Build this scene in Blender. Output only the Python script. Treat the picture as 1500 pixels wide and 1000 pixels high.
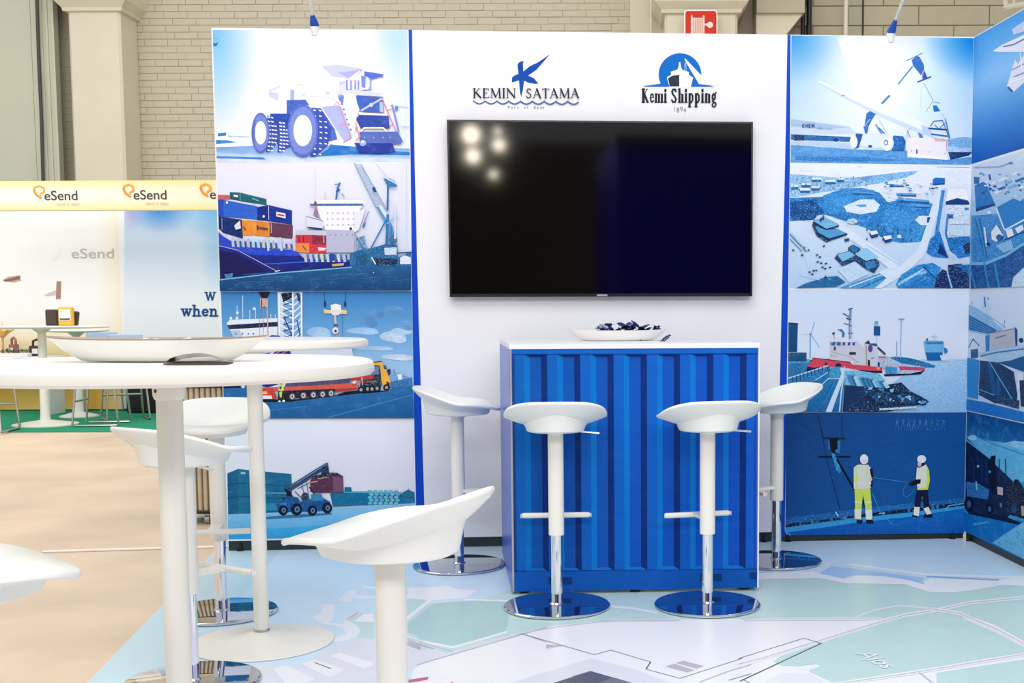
import bpy, bmesh, math, random
from mathutils import Vector, Matrix
for o in list(bpy.data.objects): bpy.data.objects.remove(o)
SC = bpy.context.scene
COL = SC.collection
PI = math.pi
random.seed(4)

# ------------------------------------------------------------------ camera
F = 1790.0; CX = 925.0; CY = 602.0; H = 1.16
_u = -Vector((1000 - CX, 21800 - CY, F)).normalized()
_f = Vector((0, 0, 1)); _wy = (_f - _u * _f.dot(_u)).normalized(); _wx = _wy.cross(_u)
RM = Matrix((_wx, _wy, _u))            # image frame (right, down, forward) -> world
O = Vector((0, 0, H))
cam = bpy.data.cameras.new('camera'); co = bpy.data.objects.new('camera', cam); COL.objects.link(co)
right = RM @ Vector((1, 0, 0)); up = RM @ Vector((0, -1, 0)); back = RM @ Vector((0, 0, -1))
co.matrix_world = Matrix(((right.x, up.x, back.x, 0), (right.y, up.y, back.y, 0), (right.z, up.z, back.z, H), (0, 0, 0, 1)))
cam.sensor_fit = 'HORIZONTAL'; cam.sensor_width = 36; cam.lens = F / 1500 * 36
cam.shift_x = (750 - CX) / 1500; cam.shift_y = (CY - 500) / 1500
cam.clip_start = 0.05; cam.clip_end = 200
SC.camera = co

# ------------------------------------------------------------------ world, lights, exposure
SC.view_settings.view_transform = 'Standard'; SC.view_settings.look = 'None'
SC.view_settings.gamma = 1; SC.view_settings.exposure = 0.0; SC.view_settings.use_curve_mapping = False
W = bpy.data.worlds.new('hall_air'); SC.world = W; W.use_nodes = True
W.node_tree.nodes['Background'].inputs[0].default_value = (0.95, 0.96, 1.0, 1)
W.node_tree.nodes['Background'].inputs[1].default_value = 0.76
def area(name, loc, target, sx, sy, power, col=(1, 1, 1)):
    l = bpy.data.lights.new(name, 'AREA'); l.shape = 'RECTANGLE'; l.size = sx; l.size_y = sy; l.energy = power; l.color = col
    o = bpy.data.objects.new(name, l); COL.objects.link(o); o.location = loc
    o.rotation_euler = (Vector(target) - Vector(loc)).to_track_quat('-Z', 'Y').to_euler(); return o
area('front_fill_light', (0.4, -3.2, 4.35), (-0.1, 5.6, 0.5), 7, 1.2, 250, (0.99, 0.985, 1.0))  # unseen area lamp added to light the stand walls, clear of the screen reflection
area('hall_light_over', (-0.2, 1.7, 5.0), (-0.1, 4.2, 0), 4.5, 2.6, 145, (1.0, 0.98, 0.96))
area('hall_light_aisle', (-5.0, 7.5, 6.0), (-4.8, 8.0, 0), 4, 6, 185, (1.0, 0.93, 0.84))
area('hall_light_back', (-2.0, 10.5, 7.2), (-2.5, 16, 3.2), 12, 2, 210, (1.0, 0.97, 0.92))
area('neighbour_fill_light', (-7.4, 9.6, 3.6), (-7.4, 14.0, 0.9), 4.5, 1.2, 95, (1.0, 0.96, 0.9))  # unseen area lamp added to brighten the neighbouring stand

# ------------------------------------------------------------------ unprojection of survey points
def ray(x, y): return RM @ Vector((x - CX, y - CY, F))
def fl(x, y, z=0.0):
    d = ray(x, y); return O + d * ((z - H) / d.z)
def at(x, y, Y):
    d = ray(x, y); return O + d * (Y / d.y)
class Plane:
    def __init__(s, p, q):
        s.p = Vector(p); t = Vector((q[0] - p[0], q[1] - p[1], 0)).normalized(); s.t = t; s.n = t.cross(Vector((0, 0, 1)))
        if s.n.dot(O - s.p) < 0: s.n = -s.n
    def hit(s, x, y):
        d = ray(x, y); return O + d * ((s.p - O).dot(s.n) / d.dot(s.n))
    def pt(s, a, z, off=0.0):
        return Vector((s.p.x, s.p.y, 0)) + s.t * a + Vector((0, 0, z)) + getattr(s, 'depth', s.n) * off
    def a(s, v): return (v - s.p).dot(s.t)
WALL = Plane(fl(400, 800, .02), fl(1413, 783, .02))
WC = WALL.pt(WALL.a(WALL.hit(1420, 400)), 0)
SIDE = Plane(WC, fl(1500, 832, 0.0))

# ------------------------------------------------------------------ materials
def lin(c):
    return tuple(((v / 255) / 12.92 if v / 255 <= .04045 else ((v / 255 + .055) / 1.055) ** 2.4) for v in c)
KA = 0.86
def alb(c): return tuple(min(0.9, v * KA) for v in lin(c))
def mat(name, rgb, rough=.5, metal=0.0, spec=.5, bump=0, bscale=40, var=0, vscale=8, ior=1.45, emit=None, estr=0, coat=0, trans=0):
    m = bpy.data.materials.new(name); m.use_nodes = True; nt = m.node_tree; b = nt.nodes['Principled BSDF']
    b.inputs['Base Color'].default_value = (*rgb, 1); b.inputs['Roughness'].default_value = rough
    b.inputs['Metallic'].default_value = metal; b.inputs['Specular IOR Level'].default_value = spec
    b.inputs['IOR'].default_value = ior; b.inputs['Coat Weight'].default_value = coat
    b.inputs['Transmission Weight'].default_value = trans
    if emit: b.inputs['Emission Color'].default_value = (*emit, 1); b.inputs['Emission Strength'].default_value = estr
    if bump or var:
        tc = nt.nodes.new('ShaderNodeTexCoord')
        if var:
            n = nt.nodes.new('ShaderNodeTexNoise'); n.inputs['Scale'].default_value = vscale; n.inputs['Detail'].default_value = 6
            r = nt.nodes.new('ShaderNodeMapRange'); r.inputs[1].default_value = .3; r.inputs[2].default_value = .7
            r.inputs[3].default_value = 1 - var; r.inputs[4].default_value = 1 + var * .5
            nt.links.new(tc.outputs['Object'], n.inputs['Vector']); nt.links.new(n.outputs[0], r.inputs[0])
            v = nt.nodes.new('ShaderNodeVectorMath'); v.operation = 'SCALE'; v.inputs[0].default_value = rgb
            nt.links.new(r.outputs[0], v.inputs['Scale']); nt.links.new(v.outputs[0], b.inputs['Base Color'])
        if bump:
            n2 = nt.nodes.new('ShaderNodeTexNoise'); n2.inputs['Scale'].default_value = bscale; n2.inputs['Detail'].default_value = 3
            bp = nt.nodes.new('ShaderNodeBump'); bp.inputs['Strength'].default_value = bump; bp.inputs['Distance'].default_value = .01
            nt.links.new(tc.outputs['Object'], n2.inputs['Vector']); nt.links.new(n2.outputs[0], bp.inputs['Height']); nt.links.new(bp.outputs[0], b.inputs['Normal'])
    return m
def print_mat(name, rough=.55, spec=.15):
    m = bpy.data.materials.new(name); m.use_nodes = True; nt = m.node_tree; b = nt.nodes['Principled BSDF']
    b.inputs['Roughness'].default_value = rough; b.inputs['Specular IOR Level'].default_value = spec
    c = nt.nodes.new('ShaderNodeAttribute'); c.attribute_name = 'ink'
    z = nt.nodes.new('ShaderNodeAttribute'); z.attribute_name = 'grain'
    tc = nt.nodes.new('ShaderNodeTexCoord')
    ns = []
    mp = nt.nodes.new('ShaderNodeMapping'); mp.inputs['Scale'].default_value = (1, 1, 2.2); nt.links.new(tc.outputs['Object'], mp.inputs[0])
    for s in (14, 105):
        n = nt.nodes.new('ShaderNodeTexNoise'); n.inputs['Scale'].default_value = s; n.inputs['Detail'].default_value = 5; n.inputs['Roughness'].default_value = .65
        nt.links.new(mp.outputs[0], n.inputs['Vector']); ns.append(n)
    sep = nt.nodes.new('ShaderNodeSeparateColor'); nt.links.new(z.outputs['Color'], sep.inputs[0])
    mx = nt.nodes.new('ShaderNodeMix'); nt.links.new(sep.outputs[1], mx.inputs[0]); nt.links.new(ns[0].outputs[0], mx.inputs[2]); nt.links.new(ns[1].outputs[0], mx.inputs[3])
    r = nt.nodes.new('ShaderNodeMapRange'); r.inputs[1].default_value = .39; r.inputs[2].default_value = .61; r.inputs[3].default_value = -1; r.inputs[4].default_value = 1
    nt.links.new(mx.outputs[0], r.inputs[0])
    mu = nt.nodes.new('ShaderNodeMath'); mu.operation = 'MULTIPLY_ADD'; mu.inputs[2].default_value = 1; nt.links.new(r.outputs[0], mu.inputs[0]); nt.links.new(sep.outputs[0], mu.inputs[1])
    v = nt.nodes.new('ShaderNodeVectorMath'); v.operation = 'SCALE'; nt.links.new(c.outputs['Color'], v.inputs[0]); nt.links.new(mu.outputs[0], v.inputs['Scale'])
    mh = nt.nodes.new('ShaderNodeMath'); mh.operation = 'SUBTRACT'; mh.inputs[1].default_value = .45; mh.use_clamp = True; nt.links.new(r.outputs[0], mh.inputs[0])
    m2 = nt.nodes.new('ShaderNodeMath'); m2.operation = 'MULTIPLY'; m2.use_clamp = True; nt.links.new(mh.outputs[0], m2.inputs[0]); nt.links.new(sep.outputs[0], m2.inputs[1])
    m3 = nt.nodes.new('ShaderNodeMix'); m3.data_type = 'RGBA'; nt.links.new(m2.outputs[0], m3.inputs['Factor']); nt.links.new(v.outputs[0], m3.inputs['A']); m3.inputs['B'].default_value = (.5, .7, .86, 1)
    mn = nt.nodes.new('ShaderNodeVectorMath'); mn.operation = 'MINIMUM'; mn.inputs[1].default_value = (.86, .86, .88); nt.links.new(m3.outputs['Result'], mn.inputs[0])
    nt.links.new(mn.outputs[0], b.inputs['Base Color']); return m
M = {}
M['print'] = print_mat('printed_fabric'); M['vinyl'] = print_mat('printed_floor_vinyl', .28, .45)
M['white_board'] = mat('white_board', alb((246, 246, 250)), .45, var=.02, vscale=3)
M['blue_edge'] = mat('blue_edge', alb((0, 72, 190)), .4)
M['skirting'] = mat('dark_aluminium', (.03, .045, .045), .35, .6)
M['alu'] = mat('aluminium', (.5, .5, .5), .35, 1)
M['plastic'] = mat('white_moulded_plastic', alb((250, 252, 246)), .32, bump=.02, bscale=200)
M['paint'] = mat('white_powder_coat', alb((244, 242, 232)), .3, bump=.02, bscale=300)
M['chrome'] = mat('polished_chrome', (.82, .83, .85), .045, 1, var=.01, vscale=3)
M['base_chrome'] = mat('reflection_darkened_chrome', (.58, .6, .66), .03, 1, var=.01, vscale=3)  # chrome with the dark reflections of the base plates put into its colour
M['black'] = mat('black_plastic', (.006, .006, .008), .3, bump=.02, bscale=300)
M['screen'] = mat('black_glass_screen', (.0012, .001, .0014), .055, spec=.5, var=.02, vscale=3)
M['concrete'] = mat('polished_concrete', alb((232, 208, 180)), .42, var=.16, vscale=1.6, bump=.03, bscale=30)
M['brick'] = mat('cream_painted_brick', alb((200, 193, 172)), .6, bump=.3, bscale=12, var=.06, vscale=2)
M['mortar'] = mat('cream_painted_mortar', alb((200, 192, 170)), .8, bump=.2, bscale=20)
M['plaster'] = mat('cream_plaster', alb((222, 216, 194)), .6, bump=.1, bscale=6, var=.04, vscale=2)
M['plaster_grey'] = mat('grey_green_plaster', alb((200, 201, 180)), .6, bump=.05, bscale=6, var=.03, vscale=1)
M['block'] = mat('painted_block', alb((190, 184, 158)), .7, bump=.2, bscale=10, var=.05)
M['green'] = mat('green_carpet', alb((0, 150, 110)), .9, bump=.3, bscale=150, var=.06, vscale=20)
M['yellow'] = mat('yellow_card', alb((250, 190, 60)), .5, var=.03)
M['red'] = mat('red_sign', alb((215, 60, 40)), .4, var=.03)
M['blue_plastic'] = mat('blue_plastic', alb((0, 80, 180)), .35, var=.03)
M['pipe'] = mat('pale_pipe', alb((225, 222, 205)), .4, var=.03)

# ------------------------------------------------------------------ mesh builder
class MB:
    def __init__(s): s.v = []; s.f = []
    def add(s, vs, fs):
        k = len(s.v); s.v += [tuple(v) for v in vs]; s.f += [tuple(i + k for i in f) for f in fs]
    def box(s, c, size, rot=None, bev=0):
        c = Vector(c); x, y, z = (d / 2 for d in size)
        if bev:
            b = bev; vs = []; 
            for sz, ins in ((-z, b), (-z + b, 0), (z - b, 0), (z, b)):
                X = x - ins; Y = y - ins
                for px, py in ((-X + b * (ins == 0), -Y), (X - b * (ins == 0), -Y), (X, -Y + b * (ins == 0)), (X, Y - b * (ins == 0)), (X - b * (ins == 0), Y), (-X + b * (ins == 0), Y), (-X, Y - b * (ins == 0)), (-X, -Y + b * (ins == 0))): vs.append(Vector((px, py, sz)))
            fs = [tuple(reversed(range(8))), tuple(range(24, 32))]
            for l in range(3):
                for i in range(8):
                    j = (i + 1) % 8; fs.append((l * 8 + i, l * 8 + j, l * 8 + 8 + j, l * 8 + 8 + i))
        else:
            vs = [Vector((a, b_, d)) for d in (-z, z) for a, b_ in ((-x, -y), (x, -y), (x, y), (-x, y))]
            fs = [(3, 2, 1, 0), (4, 5, 6, 7), (0, 1, 5, 4), (1, 2, 6, 5), (2, 3, 7, 6), (3, 0, 4, 7)]
        if rot is not None: vs = [rot @ v for v in vs]
        s.add([v + c for v in vs], fs); return s
    def tube(s, pts, r, n=12, caps=True):
        pts = [Vector(p) for p in pts]; m = len(pts); rs = r if isinstance(r, (list, tuple)) else [r] * m
        rings = []; prev = None
        for i, p in enumerate(pts):
            t = (pts[min(i + 1, m - 1)] - pts[max(i - 1, 0)]).normalized()
            if prev is None: a = t.orthogonal().normalized()
            else: a = (prev - t * prev.dot(t)).normalized()
            prev = a; b = t.cross(a)
            rings.append([p + (a * math.cos(2 * PI * k / n) + b * math.sin(2 * PI * k / n)) * rs[i] for k in range(n)])
        fs = []
        for i in range(m - 1):
            for k in range(n):
                j = (k + 1) % n; fs.append((i * n + k, i * n + j, i * n + n + j, i * n + n + k))
        if caps: fs += [tuple(reversed(range(n))), tuple(range((m - 1) * n, m * n))]
        s.add([v for rg in rings for v in rg], fs); return s
    def lathe(s, prof, c=(0, 0, 0), n=48, sx=1, sy=1):
        vs = []; fs = []; m = len(prof)
        for r, z in prof:
            for k in range(n):
                vs.append((c[0] + r * sx * math.cos(2 * PI * k / n), c[1] + r * sy * math.sin(2 * PI * k / n), c[2] + z))
        for i in range(m - 1):
            for k in range(n):
                j = (k + 1) % n; fs.append((i * n + k, i * n + j, i * n + n + j, i * n + n + k))
        fs += [tuple(reversed(range(n))), tuple(range((m - 1) * n, m * n))]
        s.add(vs, fs); return s
    def prism(s, pts, axis):                       # closed outline extruded along a vector
        pts = [Vector(p) for p in pts]; ax = Vector(axis); n = len(pts)
        s.add(pts + [p + ax for p in pts], [tuple(reversed(range(n))), tuple(range(n, 2 * n))] + [(i, (i + 1) % n, n + (i + 1) % n, n + i) for i in range(n)]); return s
    def build(s, name, m, parent=None, smooth=False, fix=True):
        me = bpy.data.meshes.new(name); me.from_pydata(s.v, [], s.f)
        if fix:
            bm = bmesh.new(); bm.from_mesh(me); bmesh.ops.recalc_face_normals(bm, faces=bm.faces); bm.to_mesh(me); bm.free()
        me.materials.append(m)
        if smooth:
            for p in me.polygons: p.use_smooth = True
            me.set_sharp_from_angle(angle=math.radians(38))
        o = bpy.data.objects.new(name, me); COL.objects.link(o)
        if parent: o.parent = parent
        return o
def thing(name, label, cat, loc=(0, 0, 0), rz=0, group=None):
    o = bpy.data.objects.new(name, None); COL.objects.link(o); o.location = loc; o.rotation_euler = (0, 0, rz)
    return tag(o, label, cat, group)
def tag(o, label, cat, group=None):
    o['label'] = label; o['category'] = cat
    if group: o['group'] = group
    return o
def struct(o): o['kind'] = 'structure'; return o
def copy_tree(o, parent=None):
    c = o.copy(); COL.objects.link(c); c.parent = parent
    for ch in o.children: copy_tree(ch, c)
    return c
def local(mb, loc):
    l = Vector(loc); mb.v = [tuple(Vector(v) - l) for v in mb.v]; return mb

# ------------------------------------------------------------------ flat print built from inked shapes
class Z:                                            # survey frame: origin and magnification
    def __init__(s, ox, oy, k): s.o = (ox, oy); s.k = k
    def __call__(s, *p):
        return [(s.o[0] + p[i] / s.k, s.o[1] + p[i + 1] / s.k) for i in range(0, len(p), 2)]
def clip(poly, cl):
    def cr(a, b, p): return (b[0] - a[0]) * (p[1] - a[1]) - (b[1] - a[1]) * (p[0] - a[0])
    area_ = sum(cl[i][0] * cl[(i + 1) % len(cl)][1] - cl[(i + 1) % len(cl)][0] * cl[i][1] for i in range(len(cl)))
    sg = 1 if area_ > 0 else -1
    out = poly
    for i in range(len(cl)):
        a, b = cl[i], cl[(i + 1) % len(cl)]; inp = out; out = []
        for j in range(len(inp)):
            p, q = inp[j - 1], inp[j]; dp = cr(a, b, p) * sg; dq = cr(a, b, q) * sg
            if dp >= 0: out.append(p)
            if dp * dq < 0:
                t = dp / (dp - dq); out.append((p[0] + (q[0] - p[0]) * t, p[1] + (q[1] - p[1]) * t))
        if not out: return []
    return out
class Print:
    def __init__(s, hit, normal, frame=None, step=6e-5, off=.0006):
        s.hit = hit; s.n = Vector(normal); s.v = []; s.f = []; s.c = []; s.g = []; s.frame = frame; s.k = 0; s.step = step; s.off = off
    def shape(s, pts, c, g=(0, 0), c2=None):
        """c at the top; c2 (optional) at the foot of the shape"""
        if s.frame: pts = clip(pts, s.frame)
        if len(pts) < 3: return
        s.k += 1; k0 = len(s.v); ys = [p[1] for p in pts]; y0, y1 = min(ys), max(ys) + 1e-6
        for p in pts: s.v.append(s.hit(*p) + s.n * (s.off + s.k * s.step))
        s.f.append(tuple(range(k0, len(s.v))))
        a = alb(c); b = alb(c2) if c2 else a
        s.c.append([tuple(a[i] + (b[i] - a[i]) * ((p[1] - y0) / (y1 - y0)) for i in range(3)) for p in pts]); s.g.append(g)
    def rect(s, x0, y0, x1, y1, c, g=(0, 0), c2=None): s.shape([(x0, y0), (x1, y0), (x1, y1), (x0, y1)], c, g, c2)
    def line(s, pts, w, c, g=(0, 0)):
        for a, b in zip(pts, pts[1:]):
            dx, dy = b[0] - a[0], b[1] - a[1]; l = math.hypot(dx, dy) or 1; nx, ny = -dy / l * w / 2, dx / l * w / 2
            ex, ey = dx / l * w * .3, dy / l * w * .3
            s.shape([(a[0] + nx - ex, a[1] + ny - ey), (b[0] + nx + ex, b[1] + ny + ey), (b[0] - nx + ex, b[1] - ny + ey), (a[0] - nx - ex, a[1] - ny - ey)], c, g)
    def disc(s, x, y, rx, ry, c, g=(0, 0), n=20):
        s.shape([(x + rx * math.cos(2 * PI * i / n), y + ry * math.sin(2 * PI * i / n)) for i in range(n)], c, g)
    def patch(s, quad, nx, ny, fn, g=(0, 0)):
        """bilinear grid over a quad, ink = fn(u, v)"""
        s.k += 1; (a, b, c, d) = quad; k0 = len(s.v); cols = []
        for j in range(ny + 1):
            for i in range(nx + 1):
                u, v = i / nx, j / ny
                x = (a[0] * (1 - u) + b[0] * u) * (1 - v) + (d[0] * (1 - u) + c[0] * u) * v
                y = (a[1] * (1 - u) + b[1] * u) * (1 - v) + (d[1] * (1 - u) + c[1] * u) * v
                s.v.append(s.hit(x, y) + s.n * (s.off + s.k * s.step)); cols.append(alb(fn(u, v)))
        for j in range(ny):
            for i in range(nx):
                q = [j * (nx + 1) + i, j * (nx + 1) + i + 1, (j + 1) * (nx + 1) + i + 1, (j + 1) * (nx + 1) + i]
                s.f.append(tuple(k0 + t for t in q)); s.c.append([cols[t] for t in q]); s.g.append(g)
    def build(s, name, parent, m='print'):
        loc = Vector(parent.location) if parent else Vector()
        me = bpy.data.meshes.new(name); me.from_pydata([tuple(v - loc) for v in s.v], [], s.f)
        cd = []; gd = []
        for f, c, g in zip(me.polygons, s.c, s.g):
            for x in c: cd += [x[0], x[1], x[2], 1]; gd += [g[0], g[1], 0, 1]
        for nm, dat in (('ink', cd), ('grain', gd)):
            me.color_attributes.new(nm, 'FLOAT_COLOR', 'CORNER'); me.color_attributes[nm].data.foreach_set('color', dat)
        me.materials.append(M[m]); o = bpy.data.objects.new(name, me); COL.objects.link(o)
        if parent: o.parent = parent
        return o
def mixc(a, b, t):
    t = max(0, min(1, t)); return tuple(a[i] + (b[i] - a[i]) * t for i in range(3))
def text_obj(name, s, size, m, parent, origin, xdir, ydir, extrude=.0004, align='LEFT', sx=1.0, bold=0.0):
    cu = bpy.data.curves.new(name, 'FONT'); cu.body = s; cu.size = size; cu.align_x = align; cu.extrude = extrude; cu.offset = bold
    t = bpy.data.objects.new(name + '_tmp', cu); COL.objects.link(t)
    me = bpy.data.meshes.new_from_object(t); bpy.data.objects.remove(t)
    x = Vector(xdir).normalized(); y = Vector(ydir).normalized(); z = x.cross(y)
    mtx = Matrix(((x.x * sx, y.x, z.x, origin[0]), (x.y * sx, y.y, z.y, origin[1]), (x.z * sx, y.z, z.z, origin[2]), (0, 0, 0, 1)))
    loc = Vector(parent.location) if parent else Vector()
    me.transform(Matrix.Translation(-loc) @ mtx); me.materials.clear(); me.materials.append(m)
    o = bpy.data.objects.new(name, me); COL.objects.link(o)
    if parent: o.parent = parent
    return o
# ================================================================== the hall
fm = MB(); fm.box((0, 4, -.05), (44, 44, .1)); struct(fm.build('floor', M['concrete']))
BY = 16.0
def bx_at(x0, x1, z0, z1, y0, y1, name, m, parent=None, bev=0):
    b = MB(); b.box(((x0 + x1) / 2, (y0 + y1) / 2, (z0 + z1) / 2), (x1 - x0, y1 - y0, z1 - z0), bev=bev)
    if parent: local(b, parent.location)
    return b.build(name, m, parent)
def X(px, Y, py=200): return at(px, py, Y).x
def Zh(py, Y, px=300): return at(px, py, Y).z
wb = struct(bx_at(-14, 12, 0, 7, BY + .0, BY + .3, 'wall_back', M['mortar']))
# bricks: the bays in view one by one, the rest joined
BL, BH, G = .30, .086, .0055
bricks_seen = []; rest = MB()
ranges = [(X(203, BY), X(958, BY)), ]
zlo = Zh(262, BY, 250); ztop = 5.75
def in_view(x, z):
    xl, xr = X(203, BY), X(312, BY); x2 = X(912, BY)
    if xl - .15 < x < xr + .1 and z > zlo: return True
    if xr < x < x2 and z > Zh(48, BY, 600): return True
    return False
row = 0; z = .05
while z < 6.9:
    x = -13.8 + (row % 2) * BL / 2 + (row * 37 % 5) * .02
    while x < X(925, BY):
        w = BL - G + random.uniform(-.006, .006); c = (x + BL / 2, BY + .008 + random.uniform(-.003, .003), z + BH / 2)
        if in_view(c[0], c[2]) and c[2] < ztop: bricks_seen.append((c, w))
        else: rest.box(c, (w, .03, BH - G))
        x += BL
    z += BH; row += 1
bricks_seen.sort(key=lambda b: -b[0][2])
bricks_seen = bricks_seen[:]
if len(bricks_seen) > 298:
    random.shuffle(bricks_seen)
    bricks_seen.sort(key=lambda b: 0 if b[0][0] < X(320, BY) else 1)
    for c, w in bricks_seen[298:]: rest.box(c, (w, .03, BH - G))
    bricks_seen = bricks_seen[:298]
o = rest.build('brickwork', M['brick'], wb, fix=False); o['kind'] = 'stuff'
bme = None
for c, w in bricks_seen:
    if bme is None:
        b = MB(); b.box((0, 0, 0), (1, .034, BH - G), bev=.004); o = b.build('brick', M['brick'], wb); bme = o.data
    else:
        o = bpy.data.objects.new('brick', bme); COL.objects.link(o); o.parent = wb
    o.location = (c[0], c[1] - .001, c[2]); o.scale = (w, 1, 1)
# left bay: smooth grey green sliding doors, cable, dark slot
dr = struct(bx_at(-14, X(53, 15.7, 100), 0, 6.6, 15.6, 15.7, 'wall_panel_left', M['plaster_grey']))
dr2 = struct(bx_at(X(59, 15.7), X(92, 15.7), 0, 6.6, 15.58, 15.7, 'trim_1', M['plaster_grey']))
b = MB()
for px in (66, 74, 83): b.box((X(px, 15.55), 15.57, 3.3), (.03, .02, 6.6))
b.build('rib', M['plaster_grey'], dr2)
cb = MB(); cb.tube([at(52, -60, 15.5), at(54, 0, 15.5), at(57, 90, 15.52), at(61, 180, 15.5), at(64, 300, 15.52)], .022, 8)
tag(cb.build('cable', mat('grey_cable', (.05, .05, .045), .6, var=.05), smooth=True), 'dark cable hanging down the grey plaster wall, left of the pillar', 'cable')
# pillars
def pillar(px0, px1, yf, cap_py, name):
    x0, x1 = X(px0, yf), X(px1, yf); zt = Zh(cap_py, yf, px0)
    p = struct(bx_at(x0, x1, 0, 7, yf, BY, name, M['plaster'], bev=.03))
    b = MB()
    prof = [(-.0, zt - .05), (.04, zt - .04), (.05, zt), (.12, zt + .08), (.14, zt + .16), (.14, 7)]
    vs = []
    for e, z_ in prof: vs += [(x0 - e, yf - e, z_), (x1 + e, yf - e, z_), (x1 + e, BY, z_), (x0 - e, BY, z_)]
    fs = []
    for i in range(len(prof) - 1):
        for k in range(4): fs.append((i * 4 + k, i * 4 + (k + 1) % 4, i * 4 + 4 + (k + 1) % 4, i * 4 + 4 + k))
    fs.append((3, 2, 1, 0)); b.add(vs, fs); b.build('capital', M['plaster'], p); return p
pillar(106, 182, 15.45, 12, 'pillar_left')
pillar(974, 1080, 15.2, 15, 'pillar_right')
# smooth strip and conduit beside the right pillar, block bay behind the right of the stand
struct(bx_at(X(923, 15.95, 20), X(975, 15.95, 20), 0, 7, 15.93, 16.03, 'trim_2', M['plaster']))
b = MB(); b.tube([(X(954, 15.85, 20), 15.85, 0), (X(954, 15.85, 20), 15.85, 7)], .018, 8)
tag(b.build('conduit', M['pipe'], smooth=True), 'thin pale conduit on the plaster strip left of the pillar with the red sign', 'pipe')
bl = struct(bx_at(X(1180, BY), 12, 0, 7, BY - .04, BY + .0, 'wall_right_bay', M['mortar']))
bb = MB(); sh = None
zz = 4.0; r = 0
while zz < 5.9:
    xx = X(1188, BY) + (r % 2) * -.45
    while xx < X(1500, BY) + .5:
        if sh is None:
            q = MB(); q.box((0, 0, 0), (.89, .04, .235), bev=.006); o = q.build('block', M['block'], bl); sh = o.data
        else: o = bpy.data.objects.new('block', sh); COL.objects.link(o); o.parent = bl
        o.location = (xx + .45, BY - .05, zz + .12); xx += .9
    zz += .245; r += 1
for px, rad, m_, lab in ((1177, .03, 'black', 'left black pipe of the dark pair right of the sign pillar'), (1186, .035, 'black', 'right black pipe of the dark pair right of the sign pillar'), (1240, .03, 'pipe', 'white pipe running up the block wall above the right photo panel'), (1265, .012, 'black', 'thin dark conduit on the block wall, right of the white pipe')):
    b = MB(); x_ = X(px, 15.7, 30); b.tube([(x_, 15.75, 0), (x_, 15.75, 7)], rad, 10)
    tag(b.build('pipe', M[m_], smooth=True), lab, 'pipe')
# beam right of the pillar with sloping bracket
b = MB(); x0, x1 = X(1108, 15.5, 20), X(1176, 15.5, 20); z0 = Zh(50, 15.5, 1140); z1 = Zh(20, 15.5, 1140)
b.prism([(x0, 15.5, z0 - .6), (x0, 15.5, z1), (x1, 15.5, z1), (X(1152, 15.5, 50), 15.5, z0), (X(1140, 15.5, 50), 15.5, z0 - .6)], (0, .4, 0)); struct(b.build('trim_3', M['plaster']))
struct(bx_at(x0, X(1178, 15.5, 20), z1, 7, 15.45, 15.98, 'trim_4', M['block']))
# red fire hose sign
Ys = 15.05; sg = thing('fire_hose_sign', 'red square sign with white fire hose symbol on the pillar above the stand', 'sign', (X(1026, Ys, 30), Ys, Zh(45, Ys, 1026)))
class FP:                                            # plane facing the camera at depth Y
    def __init__(s, Y): s.Y = Y; s.n = Vector((0, -1, 0))
    def hit(s, x, y): return at(x, y, s.Y)
def rrect(x0, y0, x1, y1, r, n=5):
    out = []
    for cx, cy, a in ((x1 - r, y0 + r, -90), (x1 - r, y1 - r, 0), (x0 + r, y1 - r, 90), (x0 + r, y0 + r, 180)):
        for i in range(n + 1):
            t = math.radians(a + 90 * i / n); out.append((cx + r * math.cos(t), cy + r * math.sin(t)))
    return out
b = MB(); b.prism([at(x, y, Ys) for x, y in rrect(1002, 14.5, 1051, 62, 5)], (0, .03, 0)); local(b, sg.location).build('sign_board', mat('white_sign_edge', (.8, .8, .76), .4, var=.02), sg)
fp = FP(Ys - .001); P = Print(fp.hit, fp.n, step=4e-4)
P.shape(rrect(1004, 16, 1049.5, 60, 4), (215, 58, 42))
P.shape([(1012, 23), (1014, 22), (1015, 26), (1029, 26), (1030, 22), (1032, 23), (1032, 56), (1012, 56)], (240, 215, 205))
P.line([(1032, 36), (1037, 36)], 3, (240, 230, 225)); P.disc(1040, 36.5, 4.5, 4.5, (245, 235, 228)); P.shape([(1033, 36), (1038, 33), (1038, 40)], (245, 235, 228))
for i in range(6): P.line([(1016 + i * 2.6, 28), (1016 + i * 2.6, 54)], .5, (215, 120, 100))
P.build('symbol', sg)
# truss end at the upper right
tr = thing('lighting_truss', 'piece of pale lattice truss hanging at the top right corner', 'truss', at(1485, -30, 9))
b = MB()
def T(x, y, Y=9): return at(x, y, Y)
for q, r_ in (([T(1468, -40), T(1474, 12)], .018), ([T(1512, -40), T(1518, 6)], .018), ([T(1472, 12), T(1520, 4)], .02), ([T(1470, -12), T(1517, 0)], .012), ([T(1488, -20), T(1484, 12)], .012), ([T(1474, 10, 9.3), T(1520, 3, 9.3)], .018), ([T(1474, 12), T(1474, 10, 9.3)], .014), ([T(1518, 5), T(1518, 3, 9.3)], .014)): b.tube(q, r_, 8)
local(b, tr.location).build('lattice', M['pipe'], tr, smooth=True)

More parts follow.
